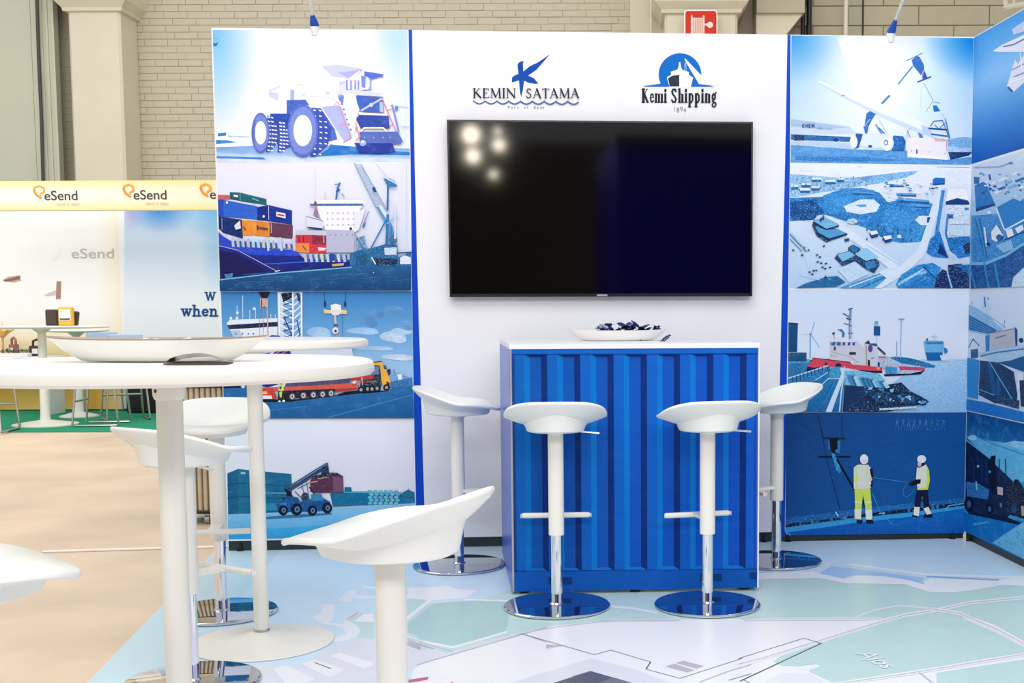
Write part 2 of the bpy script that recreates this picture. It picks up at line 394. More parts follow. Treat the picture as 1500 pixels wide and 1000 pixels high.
# the dark end of the hall behind the viewer, seen in the television
wf = struct(bx_at(-16, 14, 0, 4.6, -14.3, -14, 'wall_front', mat('dark_hall_wall', (.2, .17, .11), .8, var=.2, vscale=.4)))
TVn = WALL.n
def mirror(px, py, Y):
    p = WALL.hit(px, py) + WALL.n * .06; d = ray(px, py).normalized(); r_ = d - 2 * d.dot(TVn) * TVn
    return p + r_ * ((Y - p.y) / r_.y)
lampm = mat('floodlight_glow', (1, 1, 1), .5, emit=(1, .9, .72), estr=55)
for px, py, r_ in ((690, 198, .16), (729, 193, .06), (731, 213, .11), (693, 229, .13), (723, 256, .07)):
    p = mirror(px, py, -12); fx = thing('hall_floodlight', 'hall floodlight reflected in the upper left of the television', 'lamp', p, group='floodlights mirrored in the screen')
    b = MB(); b.lathe([(r_ * 1.3, 0), (r_ * 1.3, .02), (r_ * .6, .3), (.02, .32)], n=20); b.v = [(x, -z, y) for x, y, z in b.v]; b.build('housing', M['black'], fx)
    b = MB(); b.lathe([(r_, -.01), (r_, .005)], n=20); b.v = [(x, -z, y) for x, y, z in b.v]; o = b.build('lens', lampm, fx); o.location = (0, .02, 0)
p0 = mirror(905, 300, -2.2); p1 = mirror(1130, 300, -2.2); zt = mirror(1000, 203, -2.2).z
sc = thing('shipping_container', 'navy corrugated container across the aisle, mirrored in the television', 'container', (p0.x, -2.2, 0))
b = MB(); n = 26; wdt = 3.2; pts = []
for i in range(n):
    x_ = i * wdt / n; s_ = wdt / n; pts += [(x_, 0), (x_ + s_ * .3, 0), (x_ + s_ * .5, -.04), (x_ + s_ * .8, -.04)]
pts += [(wdt, 0), (wdt, -2.2), (0, -2.2)]
b.prism([(x_, y_, .05) for x_, y_ in pts], (0, 0, zt - .05)); b.build('body', mat('navy_steel', alb((0, 22, 250)), .45, var=.05), sc)
rm_ = mat('navy_steel_rail', alb((5, 12, 120)), .45, var=.05)
for z_ in (.0, zt - .1):
    b = MB(); b.box((wdt / 2, -.02, z_ + .06), (wdt + .04, .08, .12)); b.build('rail', rm_, sc)

# ================================================================== the stand walls
def wall_piece(name, label, plane, a0, a1, ztop, m, edge=None, th=.045, z0=.05):
    base = plane.pt((a0 + a1) / 2, 0); t = thing(name, label, 'display wall', base)
    def bx(a, c, z_lo, z_hi, n0, n1, nm, mm):
        b = MB(); b.prism([plane.pt(a, z_lo, n0), plane.pt(c, z_lo, n0), plane.pt(c, z_lo, n1), plane.pt(a, z_lo, n1)], (0, 0, z_hi - z_lo)); return local(b, base).build(nm, mm, t)
    bx(a0, a1, z0, ztop, -th, 0, 'panel', m)
    bx(a0 + .003, a1 - .003, .0, z0, -th + .01, -.008, 'base_rail', M['skirting'])
    for a in (a0 + .06, a1 - .06):
        b = MB(); p = plane.pt(a, 0, -.004); b.lathe([(.018, 0), (.018, .006), (.008, .01), (.008, .04)], p, n=12); local(b, base).build('foot', M['black'], t)
    return t
aw = lambda x, y: WALL.a(WALL.hit(x, y))
zT = WALL.hit(600, 44).z
aL, aB1, aB2, aB3, aB4, aC = aw(311, 200) , aw(601, 200), aw(606, 200), aw(1154, 300), aw(1158, 300), WALL.a(WC)
aL = aw(310, 60)
wallL = wall_piece('photo_wall', 'left photo wall with dump truck, container ship, lorry and reach stacker pictures', WALL, aL, aw(623.6, 785), zT, M['white_board'])
wallC = wall_piece('logo_wall', 'plain white middle wall with two company logos above the television', WALL, aw(623.6, 785), aw(1137, 783), zT, M['white_board'])
wallR = wall_piece('photo_wall', 'right photo wall with wind turbine blade, aerial, tugboat and two workers pictures', WALL, aw(1137, 783), aC, zT, M['white_board'])
sa1 = SIDE.a(fl(1500, 832)) * 1.75
wallS = wall_piece('photo_wall', 'side photo wall at the right edge, meeting the back wall at a corner', SIDE, 0, sa1, zT, M['white_board'])
# ================================================================== printed pictures on the stand walls
def proj(P):
    c = RM.transposed() @ (Vector(P) - O); return (CX + F * c.x / c.z, CY + F * c.y / c.z)
def frame(pl, a0, a1, y0, y1, yr0=None, yr1=None):
    """picture outline on a wall between two wall abscissae and two heights given by survey rows at each end"""
    def row(a, y):                                    # point on the wall at abscissa a that shows at row y
        lo, hi = -.2, 3.0
        for _ in range(40):
            m_ = (lo + hi) / 2
            if proj(pl.pt(a, m_))[1] > y: lo = m_
            else: hi = m_
        return proj(pl.pt(a, lo))
    return [row(a0, y0), row(a1, yr0 if yr0 is not None else y0), row(a1, yr1 if yr1 is not None else y1), row(a0, y1)]
def pic(pl, fr): return Print(pl.hit, pl.n, frame=fr)
rg = random.Random(11)
def jit(c, d): return tuple(max(0, min(255, v + rg.uniform(-d, d))) for v in c)
WH = (252, 252, 255)
A1 = Z(300, 30, 4.6875); A2 = Z(300, 230, 4.6875); A3 = Z(300, 420, 4.6875); A4 = Z(300, 600, 4.6875); AT = Z(420, 80, 6.45)
pa0 = aL + .006; pa1 = aw(601.5, 240)
# blue margins
def strip(parent, lp, rp):
    P = Print(WALL.hit, WALL.n)
    for i in range(len(lp) - 1): P.shape([lp[i], rp[i], rp[i + 1], lp[i + 1]], (0, 84, 205) if i == 0 else (0, 72, 200), c2=(0, 70, 195))
    P.build('blue_margin', parent)
strip(wallL, [(598.5, 43.5), (601.5, 240), (603.5, 420), (606.5, 600), (610.4, 792)], [(603.5, 43.5), (607.5, 240), (612, 420), (617.5, 600), (623, 792)])
strip(wallR, [(1153.6, 51), (1150, 240), (1145.5, 420), (1141.5, 600), (1137.5, 785.5)], [(1158, 51), (1157, 240), (1154.5, 420), (1152, 600), (1149.5, 785.5)])

# ---- dump truck
fr = frame(WALL, pa0, aw(598, 100), 44, 238, 44.5, 236.5); P = pic(WALL, fr)
def f(u, v):
    x = 310 + u * 290; y = 44 + v * 194
    c = mixc((120, 198, 245), (255, 255, 255), math.hypot((x - 312) / 70, (y - 40) / 170) * 1.0)
    c = mixc(c, (120, 195, 240), max(0, 1 - math.hypot((x - 602) / 60, (y - 40) / 110)))
    c = mixc(c, (222, 240, 253), max(0, 1 - abs(x - 602) / 60) * .8)
    if y > 190: c = mixc(c, (238, 246, 254), .8)
    return c
P.patch(fr, 36, 30, f)
P.shape(A1(60, 870, 300, 862, 600, 850, 1420, 880, 1420, 990, 60, 990), (108, 160, 226), (.12, .3), (196, 220, 250))
P.shape(A1(60, 905, 700, 940, 1000, 930, 1420, 950, 1420, 990, 60, 990), (170, 205, 245), (.12, .3), (225, 236, 253))
P.shape(A1(60, 930, 400, 940, 420, 955, 60, 945), (70, 135, 215), (.1, .3)); P.shape(A1(860, 850, 1410, 905, 1410, 925, 1000, 920, 760, 935, 850, 880), (45, 125, 205), (.2, .3))
P.shape(A1(66, 820, 150, 822, 215, 836, 66, 850), (60, 140, 205), (.3, .5)); P.shape(A1(90, 775, 148, 770, 146, 790, 90, 795), (40, 135, 205)); P.line(A1(160, 795, 300, 800), 2, (190, 215, 240), (.3, 1))
P.shape(A1(52, 150, 68, 158, 95, 150, 80, 175, 62, 178), (30, 130, 190)); P.line(A1(50, 115, 75, 122), 1.2, (130, 190, 225)); P.line(A1(68, 140, 90, 125), 1, (130, 190, 225))
LV = (205, 212, 248)
P.shape(AT(60, 90, 300, 60, 740, 140, 580, 232, 440, 215, 230, 190, 60, 140), (232, 233, 252)); P.shape(AT(330, 110, 500, 95, 720, 135, 590, 228, 430, 208), (196, 200, 246)); P.shape(AT(480, 170, 730, 140, 590, 228), (168, 176, 240))
P.shape(A1(240, 515, 520, 445, 600, 440, 590, 620, 460, 620, 440, 520, 250, 540), (246, 247, 254)); P.shape(A1(440, 480, 520, 445, 520, 455, 445, 490, 505, 500, 505, 555, 440, 520), (206, 212, 244))
P.shape(AT(60, 140, 440, 215, 580, 235, 500, 400, 560, 620, 620, 780, 330, 500, 200, 430, 60, 420), (246, 247, 255), (.03, .6))
P.shape(AT(70, 250, 440, 330, 480, 400, 470, 470, 350, 480, 210, 420, 120, 400), (240, 242, 254), (.05, .8)); P.line(AT(110, 280, 150, 290), 2, (205, 212, 240)); P.line(AT(350, 240, 470, 265), 1.2, (222, 222, 244)); P.disc(*AT(385, 365)[0], 3.2, 2.4, (196, 204, 238)); P.line(AT(230, 395, 400, 405, 470, 440), 1.2, (208, 214, 240)); P.line(AT(150, 385, 170, 375), 2, (190, 202, 238)); P.line(AT(360, 495, 430, 490), 1.4, (150, 168, 232)); P.line(AT(60, 95, 60, 200, 35, 330), .8, (226, 228, 248)); P.shape(AT(500, 245, 555, 250, 555, 345, 490, 345), (226, 220, 246), (.06, .9))
P.shape(AT(35, 330, 75, 335, 70, 430, 35, 430), (165, 180, 235)); P.shape(AT(0, 430, 180, 425, 215, 480, 120, 470, 0, 590), (72, 105, 200), (.2, .6))
P.shape(AT(240, 500, 320, 505, 400, 590, 430, 620, 480, 800, 400, 820, 330, 560), (80, 110, 205), (.2, .6))
P.shape(AT(330, 500, 480, 480, 520, 500, 620, 780, 540, 825, 500, 780), (178, 186, 236), (.08, .5)); P.line(AT(330, 505, 540, 825), 1.6, (248, 248, 255)); P.line(AT(540, 828, 605, 792, 600, 770), 1.5, (230, 140, 150))
for i in range(7): P.disc(*AT(505 + i * 17, 420 + i * 48)[0], 1.7, 1.2, (100, 125, 210))
P.line(AT(485, 450, 605, 790), 1.2, (238, 140, 150)); P.line(AT(430, 500, 480, 445), 1.1, (240, 160, 170)); P.line(AT(490, 685, 545, 650), 1.2, (240, 150, 160))
P.shape(AT(485, 395, 540, 395, 530, 470, 495, 430), (110, 130, 220))
# wheels
def tyre(zf, cx, cy, rx, ry, hx, hy):
    (x, y), = zf(cx, cy); k = zf.k
    P.disc(x, y, rx / k, ry / k, (92, 112, 200), (.15, .8), 28); P.disc(x, y, rx / k * .88, ry / k * .9, (118, 140, 218), (.1, .6), 28)
    P.disc(x, y, hx / k, hy / k, (255, 250, 226), (0, 0), 28); P.disc(x - .3, y, hx / k * .8, hy / k * .82, (255, 253, 238), (0, 0), 24)
def tread(zf, x0, x1, y0, y1, rx):
    (a, b_), = zf(x0, y0); (c, d), = zf(x1, y1)
    P.shape([(a, b_), (a + (c - a) * .6, b_ + (d - b_) * .1), (c, b_ + (d - b_) * .45), (c - (c - a) * .15, b_ + (d - b_) * .75), (a + (c - a) * .2, d), (a - 2, d)], (58, 84, 180), (.1, .5))
    n = 9
    for i in range(n):
        for j in range(3):
            yy = b_ + (d - b_) * (i + .55) / n; xx = a + (c - a) * (.22 + .27 * j) - abs(i - 4) * .35 + (j % 2) * .2
            if j == 2 and (i < 2 or i > 6): continue
            P.shape([(xx - 2.0, yy - 1.6 + .5 * j), (xx + 1.6, yy - .6 + .5 * j), (xx + 1.9, yy + 1.3 + .4 * j), (xx - 1.6, yy + .6 + .4 * j)], (246, 248, 255))
P.shape(A1(450, 640, 590, 640, 600, 860, 520, 900, 450, 740), (40, 78, 180), (.2, .6)); 
tread(A1, 430, 510, 650, 905, 0); tread(A1, 510, 590, 690, 905, 0); tyre(A1, 385, 772, 62, 138, 40, 80)
P.shape(A1(325, 760, 333, 700, 350, 660, 345, 880, 330, 830), (92, 112, 200))
tread(AT, 235, 420, 500, 965, 0); tyre(AT, 155, 720, 145, 250, 88, 148)
# cab and front
P.shape(AT(580, 235, 740, 150, 760, 160, 900, 175, 925, 200, 905, 215, 800, 235, 810, 330, 700, 340, 580, 330), (226, 230, 250)); P.shape(AT(735, 160, 920, 190, 905, 212, 800, 235, 735, 200), (84, 104, 214), (.1, .5))
P.shape(AT(705, 200, 750, 205, 745, 320, 710, 310), (120, 140, 225)); P.shape(AT(780, 225, 805, 235, 800, 330, 775, 330), (150, 165, 232)); P.shape(AT(750, 250, 785, 245, 785, 310, 750, 310), (248, 250, 255))
for x_ in (570, 610, 650, 680): P.line(AT(x_, 245, x_, 330), 2.2, (128, 146, 228))
P.line(AT(690, 160, 600, 225), 1.6, WH); P.line(AT(590, 245, 690, 255, 700, 330), 1.2, (240, 190, 215)); P.line(AT(500, 270, 555, 255), 1, (235, 190, 225))
P.shape(AT(480, 345, 640, 335, 905, 365, 915, 400, 660, 385, 480, 380), (214, 218, 244), (.1, .7)); P.shape(AT(540, 380, 660, 380, 690, 520, 660, 600, 640, 780, 560, 560), (252, 252, 255))
P.shape(AT(655, 390, 910, 410, 920, 550, 700, 540, 670, 470), (66, 100, 196), (.15, .5)); P.line(AT(710, 530, 800, 475, 900, 420), 3, (190, 202, 244)); P.disc(*AT(800, 478)[0], 3, 3, (205, 214, 248)); P.shape(AT(880, 450, 910, 450, 915, 550, 880, 540), (180, 195, 240))
P.shape(AT(680, 545, 960, 570, 950, 585, 690, 570), WH); P.shape(AT(690, 570, 965, 580, 975, 700, 700, 700, 660, 610), (48, 76, 168), (.2, .7))
P.shape(AT(690, 730, 1050, 730, 1100, 820, 1080, 850, 700, 840, 690, 800), (92, 112, 190), (.12, .5)); P.line(AT(705, 725, 735, 695, 915, 695, 945, 725), 2.2, (252, 244, 214))
P.shape(AT(640, 835, 1000, 840, 1030, 920, 860, 935, 690, 925), (40, 62, 160), (.15, .4)); P.disc(*AT(722, 838)[0], 5, 4.5, (160, 180, 232)); P.disc(*AT(722, 825)[0], 2.5, 2.5, (225, 235, 255))
for x_ in (740, 825, 912, 980): P.disc(*AT(x_, 785)[0], 1, 1, (170, 185, 230))
P.line(AT(905, 420, 1035, 725), 1.5, (235, 130, 150)); P.line(AT(955, 530, 1010, 510, 985, 480), 1.2, (238, 120, 135)); P.line(AT(980, 680, 1010, 655), 1.2, (238, 120, 135)); P.line(AT(1000, 480, 1060, 730), 2.6, (130, 145, 225))
P.disc(*AT(1040, 508)[0], 2.6, 3.8, (110, 140, 215)); P.line(AT(655, 650, 690, 780, 655, 815), 1.5, (238, 140, 160)); P.line(AT(655, 690, 700, 780), 1.2, (238, 140, 160))
P.line(AT(1050, 620, 1140, 760, 1060, 890), .8, (225, 228, 245)); P.line(AT(1060, 480, 1140, 490), 2, (225, 238, 250)); P.line(AT(1090, 680, 1160, 690), 1.2, (170, 200, 240))
P.build('photo_print', wallL)

# ---- container ship and harbour crane
fr = frame(WALL, pa0, pa1, 239, 426.5, 237.5, 425.5); P = pic(WALL, fr)
P.patch(fr, 8, 12, lambda u, v: mixc((240, 240, 252), (226, 229, 248), v * 1.3 + u * .25))
C = [((78, 258, 172, 262, 172, 292, 80, 290), (222, 100, 110)), ((172, 242, 240, 244, 240, 300, 172, 288), (20, 100, 120)), ((240, 244, 425, 290, 425, 330, 240, 302), (24, 112, 124)),
     ((80, 290, 130, 294, 130, 408, 85, 400), (36, 80, 200)), ((130, 294, 360, 338, 360, 430, 130, 408), (50, 108, 218)), ((358, 345, 440, 330, 445, 440, 360, 432), (22, 48, 150)), ((430, 328, 600, 368, 600, 465, 445, 440), (28, 56, 160)),
     ((85, 402, 130, 410, 130, 520, 88, 480), (14, 44, 110)), ((130, 410, 260, 432, 262, 560, 130, 520), (18, 48, 118)), ((255, 432, 350, 438, 350, 535, 262, 540), (248, 158, 64)), ((350, 438, 445, 450, 445, 548, 350, 538), (240, 146, 56)), ((445, 448, 605, 468, 605, 562, 445, 545), (110, 66, 92))]
for p_, c in C: P.shape(A2(*p_), c, (.1, .7))
for p_, c in C:
    q = A2(*p_); x0 = min(a[0] for a in q); x1 = max(a[0] for a in q); yt = (q[0][1] + q[1][1]) / 2 + 1.5; yb_ = (q[2][1] + q[3][1]) / 2 - 1.5; n_ = int((x1 - x0) / 3)
    for i in range(1, n_): P.line([(x0 + i * 3, yt), (x0 + i * 3, yb_)], .35, tuple(v * .82 for v in c))
    P.line([q[0], q[1]], .7, mixc(c, WH, .3)); P.line([q[3], q[2]], .6, tuple(v * .55 for v in c))
P.shape(A2(200, 258, 232, 262, 230, 278, 200, 272), (235, 240, 245)); P.line(A2(245, 246, 246, 302), .7, (150, 190, 200)); P.line(A2(330, 285, 370, 300), 2, (120, 180, 190)); P.disc(*A2(155, 313)[0], 1.6, 2, WH)
P.shape(A2(492, 375, 556, 388, 558, 422, 494, 408), (236, 236, 252)); P.line(A2(505, 395, 545, 403), 2.4, (200, 60, 90)); P.disc(*A2(407, 408)[0], 1.7, 2, (250, 240, 200)); P.line(A2(440, 335, 442, 430), .8, (200, 205, 235))
P.shape(A2(205, 470, 245, 435, 250, 490, 215, 500), (225, 230, 250)); P.shape(A2(360, 470, 372, 470, 372, 500, 360, 500), (50, 50, 110)); P.line(A2(380, 487, 432, 495), 2.6, (80, 60, 80)); P.line(A2(268, 478, 282, 500), 2, (150, 80, 40)); P.line(A2(458, 455, 460, 520), .9, (200, 190, 215)); P.line(A2(120, 420, 122, 500), .8, (160, 180, 225))
# hull
P.shape(A2(88, 505, 130, 545, 250, 615, 420, 640, 620, 640, 690, 700, 1000, 705, 1010, 760, 800, 790, 500, 790, 100, 850), (30, 50, 168), (.08, .5), (22, 26, 100))
P.shape(A2(88, 505, 130, 545, 250, 615, 620, 640, 660, 680, 330, 672, 88, 600), (44, 74, 208), (.08, .4)); P.shape(A2(92, 640, 240, 665, 430, 780, 330, 800, 98, 830), (24, 22, 88), (.08, .4))
for x_ in (250, 330, 400, 470, 540): P.line(A2(x_, 660, x_ + 25, 770), .7, (20, 36, 130))
P.line(A2(400, 735, 700, 720, 1010, 712), 1.4, (60, 100, 225)); P.line(A2(88, 605, 230, 640, 500, 785), .9, (190, 190, 170)); P.line(A2(88, 500, 150, 555), .8, (200, 205, 230))
for i in range(13):
    x_ = 185 + i * 35; P.shape(A2(x_, 560 + i * 2, x_ + 18, 548 + i * 3, x_ + 30, 620 + i, x_ + 6, 615 + i), jit((186, 200, 226), 22), (.2, .8)); P.shape(A2(x_ + 20, 575 + i * 2, x_ + 33, 575 + i * 2, x_ + 36, 630, x_ + 24, 630), (58, 84, 150))
for i in range(3): P.line(A2(430 + i * 90, 555, 440 + i * 90, 640), 3, (200, 212, 240))
for i in range(8):
    x_ = 680 + i * 38; P.shape(A2(x_, 668, x_ + 20, 662, x_ + 28, 720, x_ + 10, 722), jit((190, 202, 228), 20), (.2, .8)); P.shape(A2(x_ + 22, 670, x_ + 34, 670, x_ + 36, 716, x_ + 26, 716), (70, 96, 160))
P.shape(A2(860, 665, 895, 665, 895, 712, 860, 712), (36, 70, 170)); P.shape(A2(875, 735, 960, 728, 955, 745, 880, 752), (210, 180, 110))
# superstructure
P.shape(A2(712, 330, 770, 296, 1090, 296, 1098, 322, 1080, 340, 730, 340), (252, 252, 255)); P.shape(A2(720, 322, 1090, 320, 1085, 336, 730, 338), (60, 110, 170), (.3, 1)); P.shape(A2(770, 340, 1085, 340, 1040, 400, 1040, 505, 830, 500, 790, 400), (246, 246, 254))
for i in range(6):
    for j in range(3): P.shape(A2(840 + i * 36, 380 + j * 40, 850 + i * 36, 380 + j * 40, 850 + i * 36, 392 + j * 40, 840 + i * 36, 392 + j * 40), (190, 190, 205))
P.shape(A2(630, 505, 840, 505, 840, 540, 630, 540), (205, 206, 224)); P.shape(A2(838, 500, 1030, 505, 1030, 655, 838, 655), (188, 190, 216), (.04, .5))
for i in range(5): P.disc(*A2(865 + i * 38, 535)[0], .9, .9, (120, 120, 150))
P.shape(A2(1030, 380, 1110, 350, 1060, 500, 1030, 520), (232, 236, 250)); P.disc(*A2(1005, 493)[0], 2, 2, (20, 40, 80))
P.line(A2(905, 290, 915, 215, 930, 180), 2.4, (50, 110, 170)); P.line(A2(895, 190, 935, 186), 1.4, (60, 120, 180)); P.line(A2(910, 240, 925, 225), 3, (30, 90, 160)); P.line(A2(830, 240, 828, 290), .8, (190, 200, 220)); P.line(A2(945, 255, 960, 270), 2, (140, 180, 220))
for p_, c in (((628, 535, 742, 535, 742, 598, 630, 590), (206, 48, 62)), ((742, 535, 838, 540, 838, 600, 742, 600), (140, 40, 70)), ((630, 592, 722, 592, 722, 658, 632, 650), (240, 140, 70)), ((722, 598, 838, 602, 838, 660, 722, 656), (216, 50, 64))): P.shape(A2(*p_), c, (.12, .8))
P.shape(A2(780, 620, 835, 625, 830, 640, 785, 645), (240, 225, 235)); P.line(A2(650, 545, 652, 585), 1.2, (90, 40, 60)); P.line(A2(680, 545, 682, 585), 1.2, (90, 40, 60)); P.line(A2(820, 545, 822, 590), 1.5, (200, 180, 200)); P.line(A2(675, 610, 700, 640), 1.4, (90, 70, 60))
# hoisted launch
P.line(A2(763, 60, 763, 320), .5, (215, 218, 235)); P.shape(A2(750, 400, 762, 330, 775, 345, 785, 420), (165, 120, 170), (.2, .8)); P.disc(*A2(763, 318)[0], 2, 3, (180, 60, 90)); P.shape(A2(700, 410, 740, 405, 820, 440, 815, 490, 705, 478), (226, 230, 246), (.08, .8)); P.shape(A2(705, 478, 812, 492, 805, 502, 720, 490), (16, 60, 120)); P.line(A2(700, 408, 815, 440), .9, (60, 70, 120))
# crane
CB = (70, 130, 186)
for a_, b_, c_, d_ in ((1030, 45, 1180, 350), (1075, 50, 1250, 360)): P.line(A2(a_, b_, c_, d_), 1.2, (120, 160, 205))
for i in range(16):
    t = i / 16; t2 = (i + 1) / 16; P.line(A2(1030 + 150 * t, 45 + 305 * t, 1075 + 175 * t2, 50 + 310 * t2), .7, (140, 175, 215)); P.line(A2(1075 + 175 * t, 50 + 310 * t, 1030 + 150 * t2, 45 + 305 * t2), .7, (170, 195, 225))
P.shape(A2(1150, 215, 1170, 205, 1185, 240, 1165, 245), (20, 80, 150)); P.line(A2(1180, 50, 1265, 150), .6, (170, 190, 215))
P.shape(A2(1180, 345, 1215, 340, 1290, 470, 1310, 560, 1275, 560, 1240, 450), (90, 150, 205), (.25, .7)); P.shape(A2(1195, 340, 1215, 330, 1260, 400, 1245, 420), (215, 228, 245))
P.line(A2(1262, 190, 1258, 365), 2.6, (30, 110, 170)); P.line(A2(1240, 155, 1320, 200), 2.5, (30, 110, 170)); P.shape(A2(1228, 150, 1250, 150, 1275, 185, 1320, 190, 1315, 206, 1262, 205), (44, 126, 180)); P.line(A2(1270, 150, 1305, 165, 1310, 190), 1.2, (110, 160, 205))
P.line(A2(1260, 400, 1252, 600), 4, (30, 120, 180), (.2, .6)); P.line(A2(1250, 430, 1140, 635), 2.2, (40, 130, 185)); P.line(A2(1285, 480, 1280, 600), 2.2, (40, 130, 185)); P.disc(*A2(1295, 570)[0], 6, 7, (60, 110, 160), (.4, .9)); P.line(A2(1255, 460, 1320, 405), 1.4, (150, 190, 225))
P.line(A2(1130, 375, 1085, 480), 1.3, (110, 150, 190)); P.shape(A2(1095, 465, 1112, 440, 1100, 480, 1088, 490), (20, 70, 120)); P.shape(A2(1040, 560, 1100, 540, 1120, 640, 1050, 640), (120, 160, 200), (.5, 1)); P.line(A2(1040, 540, 1100, 640), 1, (50, 70, 110))
P.shape(A2(1000, 665, 1060, 640, 1150, 625, 1240, 600, 1325, 605, 1330, 690, 1420, 650, 1420, 760, 1000, 765), (34, 106, 158), (.35, .8)); P.shape(A2(1235, 625, 1320, 620, 1320, 670, 1240, 672), (200, 222, 240), (.2, .9)); P.shape(A2(1040, 680, 1120, 660, 1120, 740, 1040, 750), (26, 88, 130), (.2, .6)); P.shape(A2(1150, 690, 1330, 700, 1320, 745, 1160, 745), (12, 48, 92), (.5, 1))
P.line(A2(1150, 690, 1175, 735), 1.8, (225, 235, 245)); P.shape(A2(1345, 690, 1375, 675, 1418, 690, 1418, 735, 1345, 735), (224, 232, 246), (.1, 1)); P.line(A2(1388, 40, 1388, 620), .5, (196, 214, 238)); P.line(A2(1325, 660, 1420, 655), 2.2, (20, 84, 140))
P.line(A2(1300, 380, 1330, 420), 1.2, (170, 205, 235)); P.line(A2(1310, 330, 1310, 560), 2.5, (216, 226, 244))
# quay
P.shape(A2(95, 838, 500, 792, 1010, 752, 1420, 745, 1420, 930, 95, 930), (30, 92, 146), (.16, .5), (8, 66, 118)); P.line(A2(95, 845, 500, 797, 1010, 757), 1.6, (120, 190, 225)); P.shape(A2(142, 805, 200, 798, 196, 828, 150, 832), (60, 130, 175), (.4, 1)); P.line(A2(490, 785, 520, 780), 1.5, (200, 215, 230))
for i in range(14):
    x_ = rg.uniform(150, 1300); y_ = rg.uniform(800, 910); P.line(A2(x_, y_, x_ + rg.uniform(60, 220), y_ - 12), .5, (60, 125, 176))
P.disc(*A2(1162, 793)[0], .8, .8, (230, 240, 250)); P.build('photo_print', wallL)

# ---- lorry with yacht hull
fr = frame(WALL, pa0, aw(604.5, 500), 427.5, 612.5, 426.5, 612); P = pic(WALL, fr)
P.patch(fr, 14, 24, lambda u, v: mixc(mixc((58, 134, 200), (150, 196, 234), v * 1.7), (182, 212, 240), max(0, v - .45) * 2))
for x_, y_, rx, ry, c in ((1120, 230, 60, 40, (84, 140, 198)), (1180, 180, 50, 25, (84, 140, 198)), (1300, 160, 70, 28, (92, 148, 204)), (1080, 300, 110, 22, (168, 206, 238)), (1290, 340, 90, 36, (205, 224, 244)), (1350, 300, 70, 20, (190, 216, 242)), (780, 310, 80, 35, (176, 212, 242)), (1150, 420, 140, 14, (176, 208, 238)), (1320, 480, 110, 20, (215, 230, 246)), (1370, 260, 50, 30, (104, 158, 212))):
    for k in range(3): P.disc(*A3(x_ + k * rx * .25, y_ + k * ry * .3)[0], rx / 4.69 * (1 - k * .22), ry / 4.69 * (1 - k * .15), mixc(c, (130, 180, 225), .35 - k * .15), (.12, .35))
# bridge of the ship behind
P.shape(A3(150, 250, 175, 225, 500, 215, 500, 345, 200, 345), (232, 240, 250), (.05, .8)); P.shape(A3(155, 262, 500, 240, 500, 272, 170, 292), (22, 42, 74), (.2, .8)); P.shape(A3(180, 300, 240, 296, 260, 345, 200, 345), (180, 205, 232))
for x_, h in ((178, 215), (222, 130), (262, 60), (310, 160), (350, 150), (455, 190), (485, 190)): P.line(A3(x_, 225, x_, h), .9, (215, 232, 246))
for x_, y_ in ((225, 178), (222, 215), (340, 150), (180, 215)): P.disc(*A3(x_, y_)[0], 2.2, 2.2, (220, 234, 248))
for x_ in (215, 260, 300, 335): P.disc(*A3(x_, 322)[0], 1.2, 1.2, (60, 110, 170))
# lattice tower
P.shape(A3(500, 30, 670, 32, 670, 345, 505, 345), (206, 222, 242), (.1, .7)); P.shape(A3(540, 40, 660, 40, 662, 345, 545, 345), (120, 170, 220), (.3, .6))
for i in range(7):
    P.line(A3(520, 40 + i * 45, 610, 85 + i * 45), 2, (238, 244, 252)); P.line(A3(660, 40 + i * 45, 605, 90 + i * 45), 2, (226, 236, 250)); P.line(A3(540, 80 + i * 45, 600, 60 + i * 45), 1.2, (16, 52, 110))
P.shape(A3(525, 45, 600, 38, 600, 75, 540, 105), (10, 26, 50), (.5, 1)); P.shape(A3(630, 40, 665, 50, 665, 130, 640, 90), (14, 40, 80), (.5, 1))
for x_ in (512, 606, 665): P.line(A3(x_, 32, x_ + 2, 345), 2.4, (240, 246, 253))
for a_ in ((545, 210, 600, 330), (635, 230, 655, 330)): P.line(A3(*a_), 1.6, (20, 70, 140))
# hooks
P.shape(A3(370, 38, 448, 38, 430, 75, 395, 75), (26, 26, 34)); P.shape(A3(380, 80, 438, 80, 435, 150, 410, 130, 385, 150), (216, 180, 166), (.35, 1)); P.line(A3(392, 85, 392, 140), 1.6, (30, 30, 46)); P.line(A3(380, 150, 376, 330), .7, (190, 130, 150)); P.line(A3(402, 150, 402, 330), .7, (200, 150, 160)); P.line(A3(430, 150, 436, 345), 1.8, (222, 168, 158))
P.line(A3(822, 38, 826, 140), .7, (40, 70, 110)); P.line(A3(968, 38, 966, 140), .7, (40, 70, 110)); P.shape(A3(865, 125, 900, 115, 935, 125, 940, 165, 870, 165), (246, 244, 240)); P.shape(A3(815, 150, 850, 160, 970, 158, 980, 170, 975, 188, 820, 182), (228, 206, 150), (.1, .9)); P.shape(A3(850, 160, 950, 158, 920, 195, 880, 195), (232, 228, 226)); P.disc(*A3(827, 118)[0], 1.8, 4, (50, 50, 90)); P.disc(*A3(965, 118)[0], 1.8, 4, (50, 50, 90))
P.line(A3(895, 195, 900, 250), 3, (214, 200, 196)); P.disc(*A3(898, 300)[0], 4.6, 5, (236, 226, 226)); P.disc(*A3(900, 303)[0], 1.8, 2, (30, 40, 70)); P.line(A3(885, 262, 915, 262), 1.4, (60, 60, 90)); P.line(A3(905, 320, 905, 350), 1, (210, 150, 150)); P.line(A3(945, 190, 948, 350), .5, (70, 110, 160))
